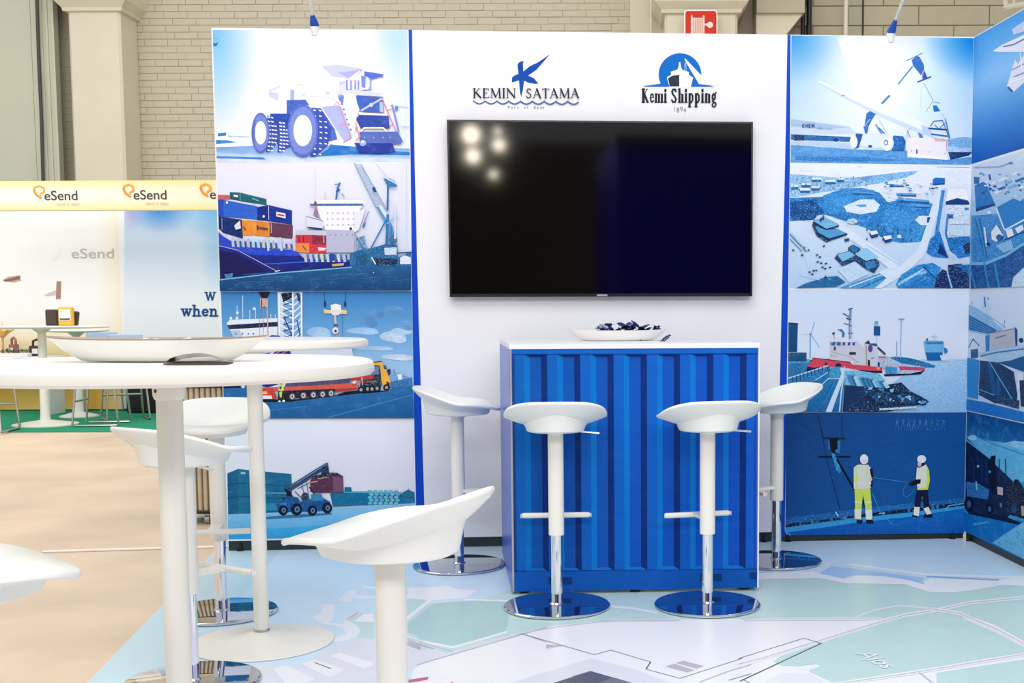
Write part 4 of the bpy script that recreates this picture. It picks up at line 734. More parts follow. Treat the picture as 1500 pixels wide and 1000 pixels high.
# tug hull and house
P.shape(R5(360, 370, 570, 370, 640, 440, 640, 400, 735, 400, 760, 500, 800, 540, 800, 600, 640, 590, 500, 555, 365, 530), (208, 210, 224), (.05, .7)); P.shape(R5(355, 372, 380, 355, 560, 358, 585, 378, 560, 392, 370, 392), (226, 226, 236)); P.shape(R5(360, 392, 460, 390, 455, 425, 370, 422), (150, 158, 176), (.4, 1))
for x_ in (385, 425, 468, 510, 548): P.shape(R5(x_, 395, x_ + 22, 395, x_ + 18, 420, x_ - 2, 420), (44, 96, 160))
P.shape(R5(395, 430, 412, 430, 412, 462, 395, 462), (110, 60, 90)); P.shape(R5(522, 475, 575, 475, 575, 496, 522, 496), (40, 42, 52)); P.line(R5(370, 470, 520, 510, 600, 560), .9, (176, 170, 150)); P.line(R5(365, 500, 420, 510), 1, (176, 170, 150))
P.disc(*R5(693, 445)[0], 3.4, 5.5, (90, 70, 150)); P.line(R5(660, 420, 662, 590), 1.6, (170, 160, 130)); P.shape(R5(672, 535, 690, 540, 690, 590, 672, 585), (30, 40, 60)); P.shape(R5(752, 555, 770, 558, 768, 595, 752, 592), (16, 60, 110)); P.line(R5(700, 525, 720, 522), 1.2, (60, 110, 190)); P.disc(*R5(543, 555)[0], 2, 2, (230, 230, 240))
P.shape(R5(180, 590, 205, 560, 225, 520, 525, 555, 545, 575, 790, 598, 790, 628, 610, 622, 480, 600, 330, 590, 240, 602), (216, 70, 92), (.08, .6)); P.shape(R5(180, 590, 240, 602, 330, 592, 350, 605, 200, 640, 175, 625), (26, 34, 72)); P.shape(R5(600, 622, 790, 628, 790, 645, 610, 640), (30, 26, 66)); P.line(R5(225, 522, 530, 557), 1.1, (110, 30, 50)); P.shape(R5(320, 560, 345, 565, 350, 640, 380, 655, 350, 660), (10, 30, 60)); P.disc(*R5(757, 608)[0], 2.4, 2.4, (250, 150, 100)); P.disc(*R5(215, 545)[0], 1, 1, (80, 20, 40))
P.disc(*R5(432, 582)[0], 4.5, 3, (20, 40, 80))
# mast
P.line(R5(525, 365, 522, 250, 530, 120), 2.2, (120, 150, 186)); P.line(R5(538, 360, 538, 130), .9, (150, 170, 200)); P.line(R5(470, 160, 520, 188), 1.6, (60, 110, 160)); P.line(R5(480, 240, 540, 262), 1.4, (90, 130, 170)); P.line(R5(515, 128, 545, 118), 1.6, (50, 90, 130)); P.line(R5(510, 320, 550, 322), 1.4, (90, 130, 170)); P.line(R5(500, 200, 530, 210), 2.2, (50, 90, 140))
P.shape(R5(425, 290, 460, 288, 485, 318, 480, 352, 460, 350, 462, 312), (50, 130, 186)); P.disc(*R5(393, 323)[0], 2, 1.8, (16, 70, 110)); P.line(R5(393, 325, 400, 360), .8, (80, 130, 170))
P.shape(R5(720, 265, 772, 265, 772, 340, 720, 340), (14, 84, 150), (.1, .5)); P.shape(R5(726, 222, 752, 220, 760, 262, 728, 262), (120, 180, 220), (.5, 1)); P.line(R5(745, 340, 745, 410), .9, (170, 200, 225)); P.shape(R5(645, 400, 680, 378, 690, 405, 740, 405, 755, 430, 660, 405), (20, 60, 104), (.4, 1)); P.line(R5(755, 440, 810, 490), 3, (40, 60, 90), (.5, 1))
P.line(R3(900, 235, 893, 520), 1.3, (150, 186, 220)); P.line(R3(880, 236, 920, 236), 1.5, (120, 160, 200)); P.line(R3(867, 400, 867, 520), 1.2, (130, 170, 210))
P.shape(R3(730, 505, 800, 510, 900, 560, 1070, 585, 1080, 600, 1040, 632, 900, 640, 770, 610, 740, 540), (180, 196, 220), (.35, .9)); P.shape(R3(880, 580, 1080, 590, 1060, 612, 890, 610), (206, 70, 110), (.2, .9)); P.shape(R3(770, 640, 960, 635, 1045, 618, 1075, 605, 1040, 640, 780, 655), (16, 30, 66)); P.shape(R3(780, 580, 870, 590, 865, 640, 785, 635), (60, 150, 206), (.4, .9)); P.shape(R3(735, 508, 790, 512, 790, 522, 735, 518), (216, 80, 90))
# ro-ro ship far off
P.shape(R3(1062, 400, 1080, 392, 1200, 395, 1212, 405, 1200, 520, 1195, 538, 1090, 538, 1075, 480), (110, 180, 228), (.1, .7)); P.shape(R3(1075, 480, 1200, 480, 1196, 538, 1090, 538), (14, 104, 176)); P.shape(R3(1075, 402, 1205, 402, 1203, 420, 1080, 420), (40, 130, 190), (.3, 1)); P.line(R3(1140, 390, 1140, 345), 1.2, (170, 205, 232)); P.line(R3(1120, 362, 1160, 362), 1, (180, 210, 236)); P.disc(*R3(1088, 385)[0], 1.2, 2, (20, 80, 140)); P.shape(R3(1210, 440, 1235, 455, 1240, 475, 1220, 490, 1212, 480), (50, 130, 186)); P.shape(R3(1180, 500, 1240, 505, 1235, 540, 1195, 540), (214, 232, 248))
# jetty, rocks
P.shape(R5(15, 695, 340, 585, 350, 650, 240, 710, 15, 760), (40, 130, 190), (.3, .9)); P.line(R5(15, 690, 345, 585), 1.8, (190, 226, 246)); 
for i in range(9): P.line(R5(60 + i * 30, 675 - i * 10, 62 + i * 30, 735 - i * 14), 1.1, (8, 50, 100))
P.shape(R5(240, 705, 345, 650, 455, 690, 480, 700, 460, 965, 270, 965, 100, 968, 200, 850, 300, 740), (28, 124, 180), (.15, .7), (20, 104, 168)); P.line(R5(345, 640, 240, 705), 1.2, (190, 224, 244)); P.line(R5(300, 735, 350, 690, 450, 690), 1.2, (200, 230, 246)); P.shape(R5(440, 690, 480, 590, 488, 590, 455, 740, 415, 850, 375, 966, 325, 966), (206, 230, 248)); P.line(R5(482, 620, 455, 800, 440, 966), 2, (190, 222, 246)); P.line(R5(385, 720, 290, 960), .9, (10, 80, 140)); P.line(R5(400, 720, 310, 900), .7, (70, 160, 206))
P.shape(R5(370, 600, 440, 590, 455, 650, 440, 685, 370, 690, 350, 660), (60, 154, 200), (.3, .9)); P.shape(R5(480, 625, 600, 625, 760, 650, 810, 700, 780, 745, 620, 755, 480, 740), (120, 190, 226), (.35, .8)); P.shape(R5(480, 745, 640, 755, 640, 965, 465, 965), (10, 52, 96), (.15, .6))
P.shape(R3(620, 740, 760, 720, 900, 700, 960, 760, 1040, 800, 1105, 840, 1060, 855, 900, 885, 620, 915), (8, 42, 84), (.5, .9)); P.shape(R3(560, 870, 960, 870, 800, 915, 480, 915), (10, 46, 90), (.6, .9))
for i in range(74):
    u = rg.random(); x_ = 640 + u * 430; y_ = 690 + u * 150 + rg.uniform(-10, 120 * (1 - u) + 20)
    s_ = rg.uniform(7, 24); a_ = rg.uniform(0, 3.1); q = [(x_ + s_ * math.cos(a_ + k * 1.57) * (1.3 if k % 2 else .7), y_ + s_ * math.sin(a_ + k * 1.57) * (1.0 if k % 2 else .6)) for k in range(4)]
    P.shape(R3(*[v for p_ in q for v in p_]), rg.choice([(30, 96, 146), (16, 70, 120), (90, 160, 205), (10, 40, 80), (150, 204, 236), (6, 30, 66)]), (.15, .9))
for i in range(18):
    x_ = 500 + i * 15; P.shape(R3(x_, 650 + i * 3, x_ + 22, 640 + i * 3, x_ + 60, 700 + i * 2, x_ + 30, 725 + i), rg.choice([(110, 184, 222), (170, 214, 238), (60, 140, 190), (30, 100, 150)]), (.1, .9))
P.line(R3(740, 895, 1000, 880), 3, (190, 220, 244), (.5, 1))
P.build('photo_print', wallR)

# ---- two linesmen
fr = frame(WALL, aw(1151, 690), ra1, 604, 783.5, 603.5, 780.5); P = pic(WALL, fr)
P.patch(fr, 8, 10, lambda u, v: mixc(mixc((12, 68, 132), (0, 82, 158), u), (8, 88, 160), v), (.05, .8))
P.line(R4(50, 105, 1310, 130), .5, (20, 84, 150)); P.line(R4(50, 300, 1310, 300), .5, (10, 74, 142))
for i in range(9):                                        # faint worn lettering on the hull
    x_ = 815 + i * 40; P.line(R4(x_, 190, x_ + 14, 110, x_ + 26, 190), 1, (36, 104, 166), (.4, 1)); P.line(R4(x_ + 4, 160, x_ + 30, 120), .8, (40, 108, 170), (.4, 1))
P.line(R4(280, 90, 345, 420, 432, 745), .9, (4, 36, 84)); P.line(R4(445, 70, 445, 245), 1, (4, 40, 92)); P.line(R4(275, 80, 315, 240), .8, (6, 44, 96))
P.line(R4(312, 243, 465, 248), 1.8, (2, 26, 60)); P.shape(R4(355, 250, 420, 250, 425, 355, 370, 350), (2, 10, 30)); P.shape(R4(345, 260, 356, 260, 360, 320, 350, 330), (30, 130, 200)); P.shape(R4(412, 262, 432, 262, 428, 350, 414, 350), (36, 130, 196)); P.line(R4(285, 375, 500, 375), 2.4, (2, 16, 42)); P.line(R4(345, 255, 348, 350), 1.4, (20, 90, 160)); P.disc(*R4(410, 335)[0], 3, 3, (40, 120, 170))
P.shape(R4(368, 345, 390, 350, 440, 475, 430, 490, 405, 470), (40, 150, 210), (.3, .9)); P.line(R4(410, 395, 530, 600), 3, (2, 14, 36))
P.shape(R4(45, 800, 300, 770, 700, 720, 1000, 690, 1300, 660, 1300, 700, 900, 750, 500, 790, 45, 855), (18, 106, 180), (.3, .9)); P.shape(R4(45, 845, 300, 815, 700, 760, 1000, 725, 1300, 690, 1300, 715, 1000, 745, 600, 795, 300, 840, 45, 865), (2, 22, 50), (.5, .9)); P.shape(R4(45, 868, 500, 805, 900, 765, 1300, 715, 1300, 735, 900, 795, 500, 840, 80, 905, 45, 900), (50, 160, 226), (.15, .8))
P.shape(R4(45, 905, 500, 842, 900, 797, 1300, 737, 1320, 960, 45, 960), (2, 110, 196), (.1, .7), (2, 88, 178)); P.line(R4(45, 900, 90, 925), 1.4, (110, 200, 245)); P.line(R4(1165, 745, 1190, 715, 1290, 700), 1.6, (90, 190, 240))
for x_ in (155, 235, 270, 370, 445, 465, 910, 1075, 1110, 1240): P.disc(*R4(x_, 838 - (x_ - 155) * .12)[0], 2.4, 3, jit((40, 120, 180), 20), (.4, 1))
P.line(R4(400, 760, 415, 785), 1.6, (180, 225, 245)); P.line(R4(700, 770, 740, 765, 735, 775), 1.4, (120, 200, 240))
P.line(R4(660, 520, 900, 552), .8, (50, 160, 210)); P.line(R4(655, 630, 710, 760, 800, 850), .8, (60, 170, 220)); P.line(R4(900, 560, 870, 600, 870, 640, 890, 655, 920, 640, 950, 600), .8, (50, 150, 210)); P.line(R4(580, 640, 600, 720), 1.4, (2, 16, 40))
YL = (214, 236, 92); PY = (222, 226, 206)
P.shape(R4(545, 815, 590, 815, 580, 842, 545, 838), (16, 30, 50)); P.shape(R4(610, 810, 660, 815, 665, 840, 615, 840), (16, 30, 50)); P.shape(R4(530, 595, 640, 595, 655, 790, 648, 812, 610, 812, 605, 720, 590, 640, 580, 720, 575, 810, 530, 806, 535, 700), YL, (.1, .9)); P.shape(R4(530, 740, 580, 740, 575, 808, 532, 804), (240, 242, 230)); P.shape(R4(605, 745, 652, 745, 650, 810, 610, 810), (240, 242, 230)); P.line(R4(532, 690, 580, 690), 1.4, (240, 242, 236)); P.line(R4(606, 690, 648, 690), 1.4, (240, 242, 236))
P.shape(R4(525, 450, 550, 430, 590, 425, 625, 430, 650, 460, 655, 520, 645, 590, 600, 600, 525, 598), (226, 230, 214), (.05, .8)); P.shape(R4(527, 500, 560, 500, 560, 540, 527, 545), (224, 238, 150)); P.shape(R4(635, 460, 655, 450, 660, 500, 655, 580, 640, 585, 648, 520), (14, 20, 36)); P.disc(*R4(643, 530)[0], 2.2, 3, (226, 196, 190)); P.line(R4(528, 560, 645, 560), 1.4, (238, 240, 236)); P.line(R4(545, 435, 543, 595), .9, (214, 232, 140)); P.line(R4(618, 432, 618, 595), .9, (214, 232, 140)); P.shape(R4(575, 418, 615, 418, 612, 432, 578, 430), (10, 20, 40))
P.disc(*R4(597, 392)[0], 6, 7.4, (238, 240, 246)); P.shape(R4(568, 395, 627, 395, 624, 412, 575, 415), (222, 224, 232))
P.shape(R4(935, 775, 975, 778, 970, 795, 930, 790), (14, 24, 44)); P.shape(R4(1020, 770, 1070, 775, 1075, 795, 1010, 800), (14, 24, 44)); P.shape(R4(965, 600, 1040, 600, 1050, 700, 1065, 760, 1030, 770, 1000, 660, 985, 720, 980, 785, 940, 780, 950, 690), (14, 22, 60)); P.shape(R4(947, 722, 985, 725, 978, 788, 942, 780), (238, 240, 222)); P.shape(R4(1010, 735, 1045, 722, 1068, 770, 1035, 778), (238, 240, 222)); P.disc(*R4(1003, 660)[0], 1, 2, (90, 140, 90))
P.shape(R4(965, 450, 1000, 430, 1030, 430, 1050, 470, 1055, 540, 1040, 600, 972, 605, 958, 530), (232, 234, 222), (.05, .8)); P.shape(R4(1030, 440, 1050, 470, 1055, 540, 1042, 600, 1025, 600, 1035, 530), YL); P.shape(R4(965, 590, 1040, 585, 1040, 603, 970, 606), YL); P.shape(R4(915, 555, 960, 532, 992, 530, 990, 560, 930, 575, 912, 570), (14, 18, 36)); P.shape(R4(970, 445, 1010, 415, 1020, 432, 980, 452), (10, 20, 44)); P.disc(*R4(983, 425)[0], 3, 4, (226, 190, 190)); P.disc(*R4(998, 390)[0], 6.4, 5.8, (240, 240, 246)); P.shape(R4(965, 398, 1000, 395, 1000, 410, 968, 404), (232, 232, 240))
P.build('photo_print', wallR)

# ---- side wall pictures
S1_ = Z(1410, 10, 4.545); S2_ = Z(1410, 210, 4.545); S3_ = Z(1410, 410, 4.762); S4_ = Z(1405, 595, 4.255)
sb0 = .001; sbE = sa1 - .01
def sframe(ys0, ye0, ys1, ye1):                          # rows at the corner and at the frame edge, carried on along the wall
    a = SIDE.a(SIDE.hit(1500, 400)); p0 = SIDE.hit(1429 if ys0 < 300 else 1416, ys0); z0 = (SIDE.hit(1427, ys0).z + SIDE.hit(1500, ye0).z) / 2; z1 = (SIDE.hit(1418, ys1).z + SIDE.hit(1500, ye1).z) / 2
    return [proj(SIDE.pt(sb0, z0)), proj(SIDE.pt(sbE, z0)), proj(SIDE.pt(sbE, z1)), proj(SIDE.pt(sb0, z1))]
fr = [proj(SIDE.pt(sb0, zT - .004)), proj(SIDE.pt(sbE, zT - .004))] + sframe(239, 220, 239, 220)[2:]; P = pic(SIDE, fr)
P.patch(fr, 12, 20, lambda u, v: mixc(mixc((70, 160, 236), (136, 196, 250), min(1, v * 3)), (0, 92, 190), (v - .4) * 1.7), (.06, .9))
P.shape(S1_(200, 295, 260, 255, 420, 180, 700, 60, 760, 120, 500, 300, 380, 300, 260, 300), (236, 238, 252), (.06, .9)); P.line(S1_(275, 265, 345, 250, 409, 215), 2, (90, 120, 205)); P.shape(S1_(330, 150, 420, 90, 600, 0, 600, 40, 420, 160, 340, 185), (196, 214, 248), (.25, .9))
P.shape(S1_(295, 535, 320, 450, 350, 350, 370, 380, 409, 320, 620, 180, 620, 440, 409, 505, 330, 575), (228, 232, 250), (.1, .9)); P.shape(S1_(295, 535, 330, 575, 340, 560, 310, 530), (30, 100, 190)); P.line(S1_(330, 420, 409, 380), 1.6, (120, 140, 215)); P.line(S1_(345, 465, 409, 440), 1.6, (90, 120, 200)); P.line(S1_(385, 310, 395, 400), 1.2, (255, 255, 255)); P.line(S1_(320, 500, 409, 470), 1.6, (250, 250, 255))
P.build('photo_print', wallS)
fr = sframe(241, 221.5, 421.5, 421); P = pic(SIDE, fr)
P.patch(fr, 8, 10, lambda u, v: mixc((214, 228, 248), (150, 196, 238), v * 2.2), (.12, .8))
P.shape(S2_(60, 480, 240, 470, 420, 360, 700, 300, 700, 980, 60, 980), (60, 142, 212), (.5, .85)); P.shape(S2_(80, 280, 140, 255, 160, 270, 215, 400, 90, 445), (34, 122, 200), (.08, .5)); P.shape(S2_(90, 430, 215, 400, 222, 412, 92, 455), (4, 60, 120)); P.shape(S2_(75, 220, 115, 225, 110, 270, 78, 270), (20, 100, 180), (.4, .9)); P.line(S2_(180, 210, 186, 240), 3, (20, 96, 176))
P.shape(S2_(230, 425, 340, 365, 420, 400, 560, 480, 480, 560, 285, 565), (40, 130, 206), (.06, .5)); P.line(S2_(225, 430, 280, 575), 2, (220, 236, 250)); P.line(S2_(285, 575, 409, 510), 2.4, (216, 232, 250)); P.shape(S2_(290, 580, 330, 565, 345, 615, 305, 635), (236, 244, 252)); P.shape(S2_(350, 565, 400, 540, 409, 570, 370, 600), (232, 242, 252)); P.line(S2_(285, 640, 409, 590), 2, (8, 70, 140))
for x_, y_, w_ in ((240, 240, 60), (280, 260, 50), (300, 290, 60), (330, 200, 30), (350, 245, 60), (380, 290, 40), (215, 320, 40), (235, 300, 50), (190, 260, 30)): P.shape(S2_(x_, y_, x_ + w_, y_ - w_ * .35, x_ + w_ + 6, y_ - w_ * .35 + 14, x_ + 6, y_ + 16), rg.choice([(236, 244, 252), (30, 110, 186), (120, 180, 226)]), (.3, .9))
for i in range(26):
    x_, y_ = rg.uniform(90, 400), rg.uniform(190, 360); P.disc(*S2_(x_, y_)[0], rg.uniform(1, 2.6), rg.uniform(.8, 1.8), rg.choice([(16, 90, 170), (230, 240, 250), (70, 150, 214)]))
P.line(S2_(320, 130, 250, 155, 80, 160), 1.4, (130, 176, 220)); P.disc(*S2_(326, 130)[0], 3, 1.4, (70, 130, 196)); P.shape(S2_(195, 590, 230, 540, 275, 610, 230, 655, 200, 640), (232, 242, 252), (.2, .9)); P.disc(*S2_(250, 625)[0], 5, 4.4, (20, 90, 160), (.4, .9)); P.line(S2_(150, 560, 165, 680), 2.6, (226, 240, 252)); P.shape(S2_(225, 680, 330, 640, 345, 700, 280, 730), (140, 192, 232), (.1, .8)); P.line(S2_(60, 800, 160, 800, 300, 740, 409, 670, 700, 540), 4, (120, 190, 234)); P.shape(S2_(60, 810, 160, 810, 300, 750, 409, 690, 700, 560, 700, 980, 60, 980), (14, 84, 156), (.5, .85))
for a_ in ((80, 500, 140, 740), (110, 500, 160, 760), (60, 840, 90, 960), (150, 800, 180, 960), (220, 800, 250, 960)): P.line(S2_(*a_), 3, (46, 140, 206), (.2, .8))
P.shape(S2_(345, 890, 409, 830, 600, 800, 600, 980, 330, 960), (200, 226, 246), (.2, .9)); P.disc(*S2_(185, 460)[0], 3, 2, (230, 242, 252)); P.disc(*S2_(175, 670)[0], 2.4, 2.6, (6, 50, 110))
P.build('photo_print', wallS)
fr = sframe(423, 422.5, 602, 617); P = pic(SIDE, fr)
P.patch(fr, 4, 6, lambda u, v: mixc((214, 230, 250), (200, 220, 246), v))
P.shape(S3_(40, 170, 110, 200, 180, 240, 230, 300, 285, 340, 200, 390, 40, 360), (140, 192, 232), (.2, .8)); P.shape(S3_(45, 240, 240, 350, 200, 380, 45, 345), (20, 104, 170), (.15, .6)); 
for i in range(4): P.line(S3_(48, 262 + i * 20, 200, 345 + i * 12), .7, (90, 166, 214))
P.shape(S3_(150, 115, 165, 110, 205, 200, 200, 260, 130, 215), (196, 220, 244), (.2, .9)); P.line(S3_(153, 120, 160, 185), 2, (40, 110, 176)); P.disc(*S3_(180, 130)[0], 1, 1.4, (30, 90, 150)); P.line(S3_(200, 260, 300, 330), .9, (110, 160, 205)); P.line(S3_(295, 280, 290, 335), .8, (90, 150, 200)); P.line(S3_(60, 180, 70, 150), .8, (90, 150, 200))
P.shape(S3_(45, 355, 150, 400, 165, 520, 110, 520, 50, 480), (206, 224, 244), (.25, .9)); P.line(S3_(45, 470, 75, 410, 120, 460), 1.6, (70, 120, 180)); P.shape(S3_(160, 390, 190, 380, 190, 520, 165, 520), (50, 130, 190)); P.shape(S3_(190, 375, 365, 340, 372, 345, 375, 470, 200, 500), (186, 190, 206), (.05, .8)); P.shape(S3_(365, 325, 385, 345, 385, 450, 372, 470), (20, 80, 150)); P.line(S3_(190, 372, 368, 338), 1.2, (120, 120, 150)); P.line(S3_(235, 405, 300, 385), 2, (120, 120, 140), (.3, 1))
P.shape(S3_(120, 510, 250, 480, 429, 455, 700, 420, 700, 520, 429, 530, 380, 545, 330, 565, 240, 572, 160, 545), (170, 206, 236), (.15, .9)); P.line(S3_(130, 530, 240, 505, 429, 480), 2, (40, 120, 180)); P.shape(S3_(250, 575, 340, 560, 429, 530, 700, 520, 700, 640, 429, 640), (16, 90, 150), (.1, .6)); P.shape(S3_(125, 560, 250, 575, 360, 640, 385, 800, 380, 850, 230, 860, 115, 800), (6, 54, 104), (.3, .8)); P.shape(S3_(170, 570, 200, 575, 245, 800, 215, 800), (14, 84, 146)); P.shape(S3_(240, 680, 262, 680, 262, 800, 244, 800), (20, 96, 156)); P.line(S3_(190, 570, 365, 855), 1.4, (96, 180, 222)); P.line(S3_(110, 760, 300, 830, 400, 890), 1.2, (96, 180, 226)); P.line(S3_(40, 740, 130, 790), .9, (90, 180, 230))
P.shape(S3_(35, 540, 120, 560, 110, 830, 35, 815), (40, 142, 212), (.06, .6)); P.shape(S3_(60, 485, 110, 480, 110, 540, 62, 545), (30, 90, 140), (.3, .9)); P.shape(S3_(390, 650, 429, 650, 429, 710, 400, 760, 385, 780), (226, 234, 246)); P.shape(S3_(400, 700, 600, 690, 600, 900, 410, 880), (8, 40, 90), (.5, .9)); P.disc(*S3_(412, 420)[0], 3.4, 3.6, (20, 60, 110))
P.shape(S3_(30, 830, 150, 850, 429, 920, 700, 960, 700, 1100, 30, 1000), (20, 120, 206), (.2, .8)); P.shape(S3_(220, 800, 400, 840, 395, 900, 220, 850), (10, 50, 100), (.6, 1)); P.line(S3_(35, 820, 70, 825), 1.5, (150, 215, 245))
P.build('photo_print', wallS)
fr = sframe(605, 619.5, 780.5, 818.8); P = pic(SIDE, fr)
P.patch(fr, 8, 12, lambda u, v: mixc((0, 78, 150), (60, 170, 226), v * 2.1), (.25, .35))
P.shape(S4_(45, 190, 90, 175, 160, 210, 250, 220, 409, 260, 700, 330, 700, 480, 340, 470, 230, 380), (100, 192, 236), (.12, .4)); P.disc(*S4_(85, 195)[0], 7, 3.6, (170, 222, 246), (.1, .5)); P.shape(S4_(270, 230, 340, 215, 404, 220, 600, 230, 600, 300, 350, 260), (136, 208, 240), (.25, .5)); P.line(S4_(110, 190, 230, 240, 404, 300), 2, (50, 160, 220))
P.shape(S4_(42, 215, 120, 270, 185, 320, 340, 470, 340, 640, 300, 700, 60, 665, 40, 640), (4, 30, 76), (.15, .7)); P.line(S4_(45, 210, 190, 322, 345, 470), 1.4, (110, 190, 230)); P.shape(S4_(200, 310, 230, 305, 225, 370, 235, 480, 215, 560, 190, 480, 185, 350), (2, 16, 44)); 
for x_ in (90, 140, 170, 250, 290): P.line(S4_(x_, 330, x_ + 5, 470), 1.6, (10, 60, 120))
P.shape(S4_(45, 470, 120, 480, 190, 520, 180, 580, 50, 560), (40, 120, 190), (.4, .9)); P.line(S4_(108, 470, 112, 520), 2, (150, 215, 240)); P.disc(*S4_(120, 373)[0], 2, 1.8, (110, 200, 235)); P.disc(*S4_(192, 407)[0], 2, 2, (60, 170, 220)); P.disc(*S4_(62, 610)[0], 6.5, 11, (2, 14, 40)); P.disc(*S4_(64, 608)[0], 3, 5.6, (60, 100, 160)); P.disc(*S4_(190, 640)[0], 5.5, 9, (2, 14, 40)); P.disc(*S4_(192, 640)[0], 2.4, 4, (60, 110, 160)); P.shape(S4_(240, 500, 275, 505, 275, 555, 242, 548), (206, 190, 186)); P.shape(S4_(255, 600, 270, 602, 270, 630, 257, 628), (140, 120, 80)); P.shape(S4_(320, 545, 335, 560, 330, 600, 318, 590), (150, 215, 240))
P.shape(S4_(300, 500, 330, 490, 350, 455, 370, 455, 404, 510, 600, 560, 600, 760, 404, 700, 300, 670), (2, 20, 54), (.5, .9)); P.shape(S4_(390, 620, 404, 620, 420, 680, 392, 680), (190, 170, 150)); P.disc(*S4_(345, 640)[0], 4, 6, (30, 80, 130))
P.shape(S4_(20, 650, 60, 665, 300, 700, 404, 715, 700, 800, 700, 1100, 20, 800), (0, 124, 206), (.2, .6)); P.shape(S4_(60, 655, 300, 690, 390, 725, 370, 738, 250, 710, 60, 670), (2, 24, 60)); P.shape(S4_(210, 850, 280, 800, 404, 720, 700, 800, 700, 1100, 404, 950), (110, 196, 236), (.18, .8)); P.shape(S4_(90, 730, 180, 715, 175, 728, 95, 742), (80, 180, 226))
for i in range(12): x_, y_ = rg.uniform(230, 400), rg.uniform(770, 880); P.line(S4_(x_, y_, x_ + 14, y_ + 12), 1.2, (60, 150, 206))
P.build('photo_print', wallS)

# ================================================================== logos on the middle wall
L1 = Z(680, 70, 8.333); L2 = Z(925, 65, 8.693)
Q = Print(WALL.hit, WALL.n); KB = (0, 78, 178)
Q.shape(L1(650, 205, 668, 180, 700, 165, 726, 160, 716, 200, 722, 290, 800, 225, 900, 178, 1045, 80, 960, 180, 880, 270, 780, 340, 850, 370, 905, 435, 870, 442, 780, 425, 732, 402, 715, 520, 695, 605, 684, 560, 668, 398, 590, 422, 580, 412, 584, 362, 620, 335, 662, 320), KB)
wv = []
for i in range(9):
    for k in range(12):
        u = (i + k / 12) / 9; wv.append(L1(112 + u * 1295, 650 + 34 * math.sin(PI * k / 12) + u * 8)[0])
Q.line(wv, 2.0, (74, 110, 178))
DK = (44, 48, 60)
def glyphs(Q, s, x, y, h, GL, c, kx=1, ky=1):
    for ch in s:
        if ch == ' ': x += GL[' '][0] * h * kx; continue
        w, st = GL[ch]
        for pts, sw in st: Q.line([(x + a * h * kx, y - b_ * h) for a, b_ in pts], sw * h, c)
        x += w * h * kx
T_, N_ = .17, .075
SER = lambda x, y, l=.3: ([(x - l / 2, y), (x + l / 2, y)], .06)
RO = {'K': (1.08, [([(.2, 0), (.2, 1)], T_), SER(.2, .02), SER(.2, .98), ([(.22, .48), (.72, .98)], N_), ([(.36, .6), (.92, .02)], T_), SER(.72, .98, .24)]),
      'E': (.86, [([(.2, 0), (.2, 1)], T_), ([(.1, .97), (.7, .97), (.72, .82)], N_), ([(.1, .03), (.74, .03), (.78, .2)], N_), ([(.2, .52), (.58, .52)], N_)]),
      'M': (1.35, [([(.2, 0), (.24, .95)], N_), ([(.24, .98), (.66, .08)], T_), ([(.66, .05), (1.08, .95)], N_), ([(1.08, 1), (1.14, 0)], T_), SER(.2, .02, .26), SER(1.14, .02), SER(.2, .98, .2), SER(1.1, .98, .2)]),
      'I': (.46, [([(.23, 0), (.23, 1)], T_), SER(.23, .02), SER(.23, .98)]),
      'N': (1.22, [([(.2, 0), (.2, .98)], N_), ([(.18, .98), (1.0, .04)], T_), ([(1.0, 0), (1.0, 1)], N_), SER(.2, .02, .26), SER(1.0, .98, .28)]),
      'S': (.84, [([(.66, .84), (.52, .97), (.32, .97), (.18, .82), (.24, .64), (.46, .5), (.64, .34), (.64, .16), (.48, .03), (.26, .04), (.12, .2)], .11)]),
      'A': (1.06, [([(.12, 0), (.5, 1)], N_), ([(.48, 1), (.9, 0)], T_), ([(.26, .34), (.74, .34)], N_), SER(.12, .02, .26), SER(.9, .02)]),
      'T': (.9, [([(.45, 0), (.45, 1)], T_), ([(.08, .84), (.1, .97), (.8, .97), (.82, .84)], N_), SER(.45, .02)]), ' ': (.5, [])}
def fit(s, GL): return sum(GL[ch][0] for ch in s)
h = 13.6
glyphs(Q, 'KEMIN', 692.5, 143.6, h, RO, DK, 64.2 / (fit('KEMIN', RO) * h)); glyphs(Q, 'SATAMA', 769.5, 143.9, h, RO, DK, 79.5 / (fit('SATAMA', RO) * h))
Q.build('port_emblem', wallC)
ink_soft = mat('soft_ink', alb((96, 98, 118)), .6, var=.02)
def wtext(s, px, py, hpx, m_, sx=1, bold=0, shear=0, parent=None):
    p = WALL.hit(px, py) + WALL.n * .0008; k = p.y / F
    return text_obj('lettering', s, hpx * k / .7, m_, parent or wallC, p, WALL.t if WALL.t.x > 0 else -WALL.t, (0, 0, 1), extrude=.0002, sx=sx, bold=bold)
for i, ch in enumerate('Port of Kemi'):
    if ch != ' ': wtext(ch, 743.5 + i * 4.75, 159.3, 4.0, ink_soft, 1.15)
Q = Print(WALL.hit, WALL.n); SB = (0, 112, 205)
cx_, cy_, rr_ = 618, 385, 272
pts = [(cx_ + rr_ * math.cos(math.radians(a)), cy_ - rr_ * math.sin(math.radians(a))) for a in range(-2, 206, 4)]
Q.shape(L2(*[v for p in pts for v in p], 370, 500, 160, 530, 160, 540, 1070, 545, 1000, 522, 860, 505), SB)
WC_ = (250, 250, 254)
Q.shape(L2(672, 180, 690, 185, 890, 395, 900, 420, 890, 500, 860, 505, 700, 240), WC_); Q.shape(L2(890, 395, 1000, 350, 1000, 515, 862, 505), WC_)
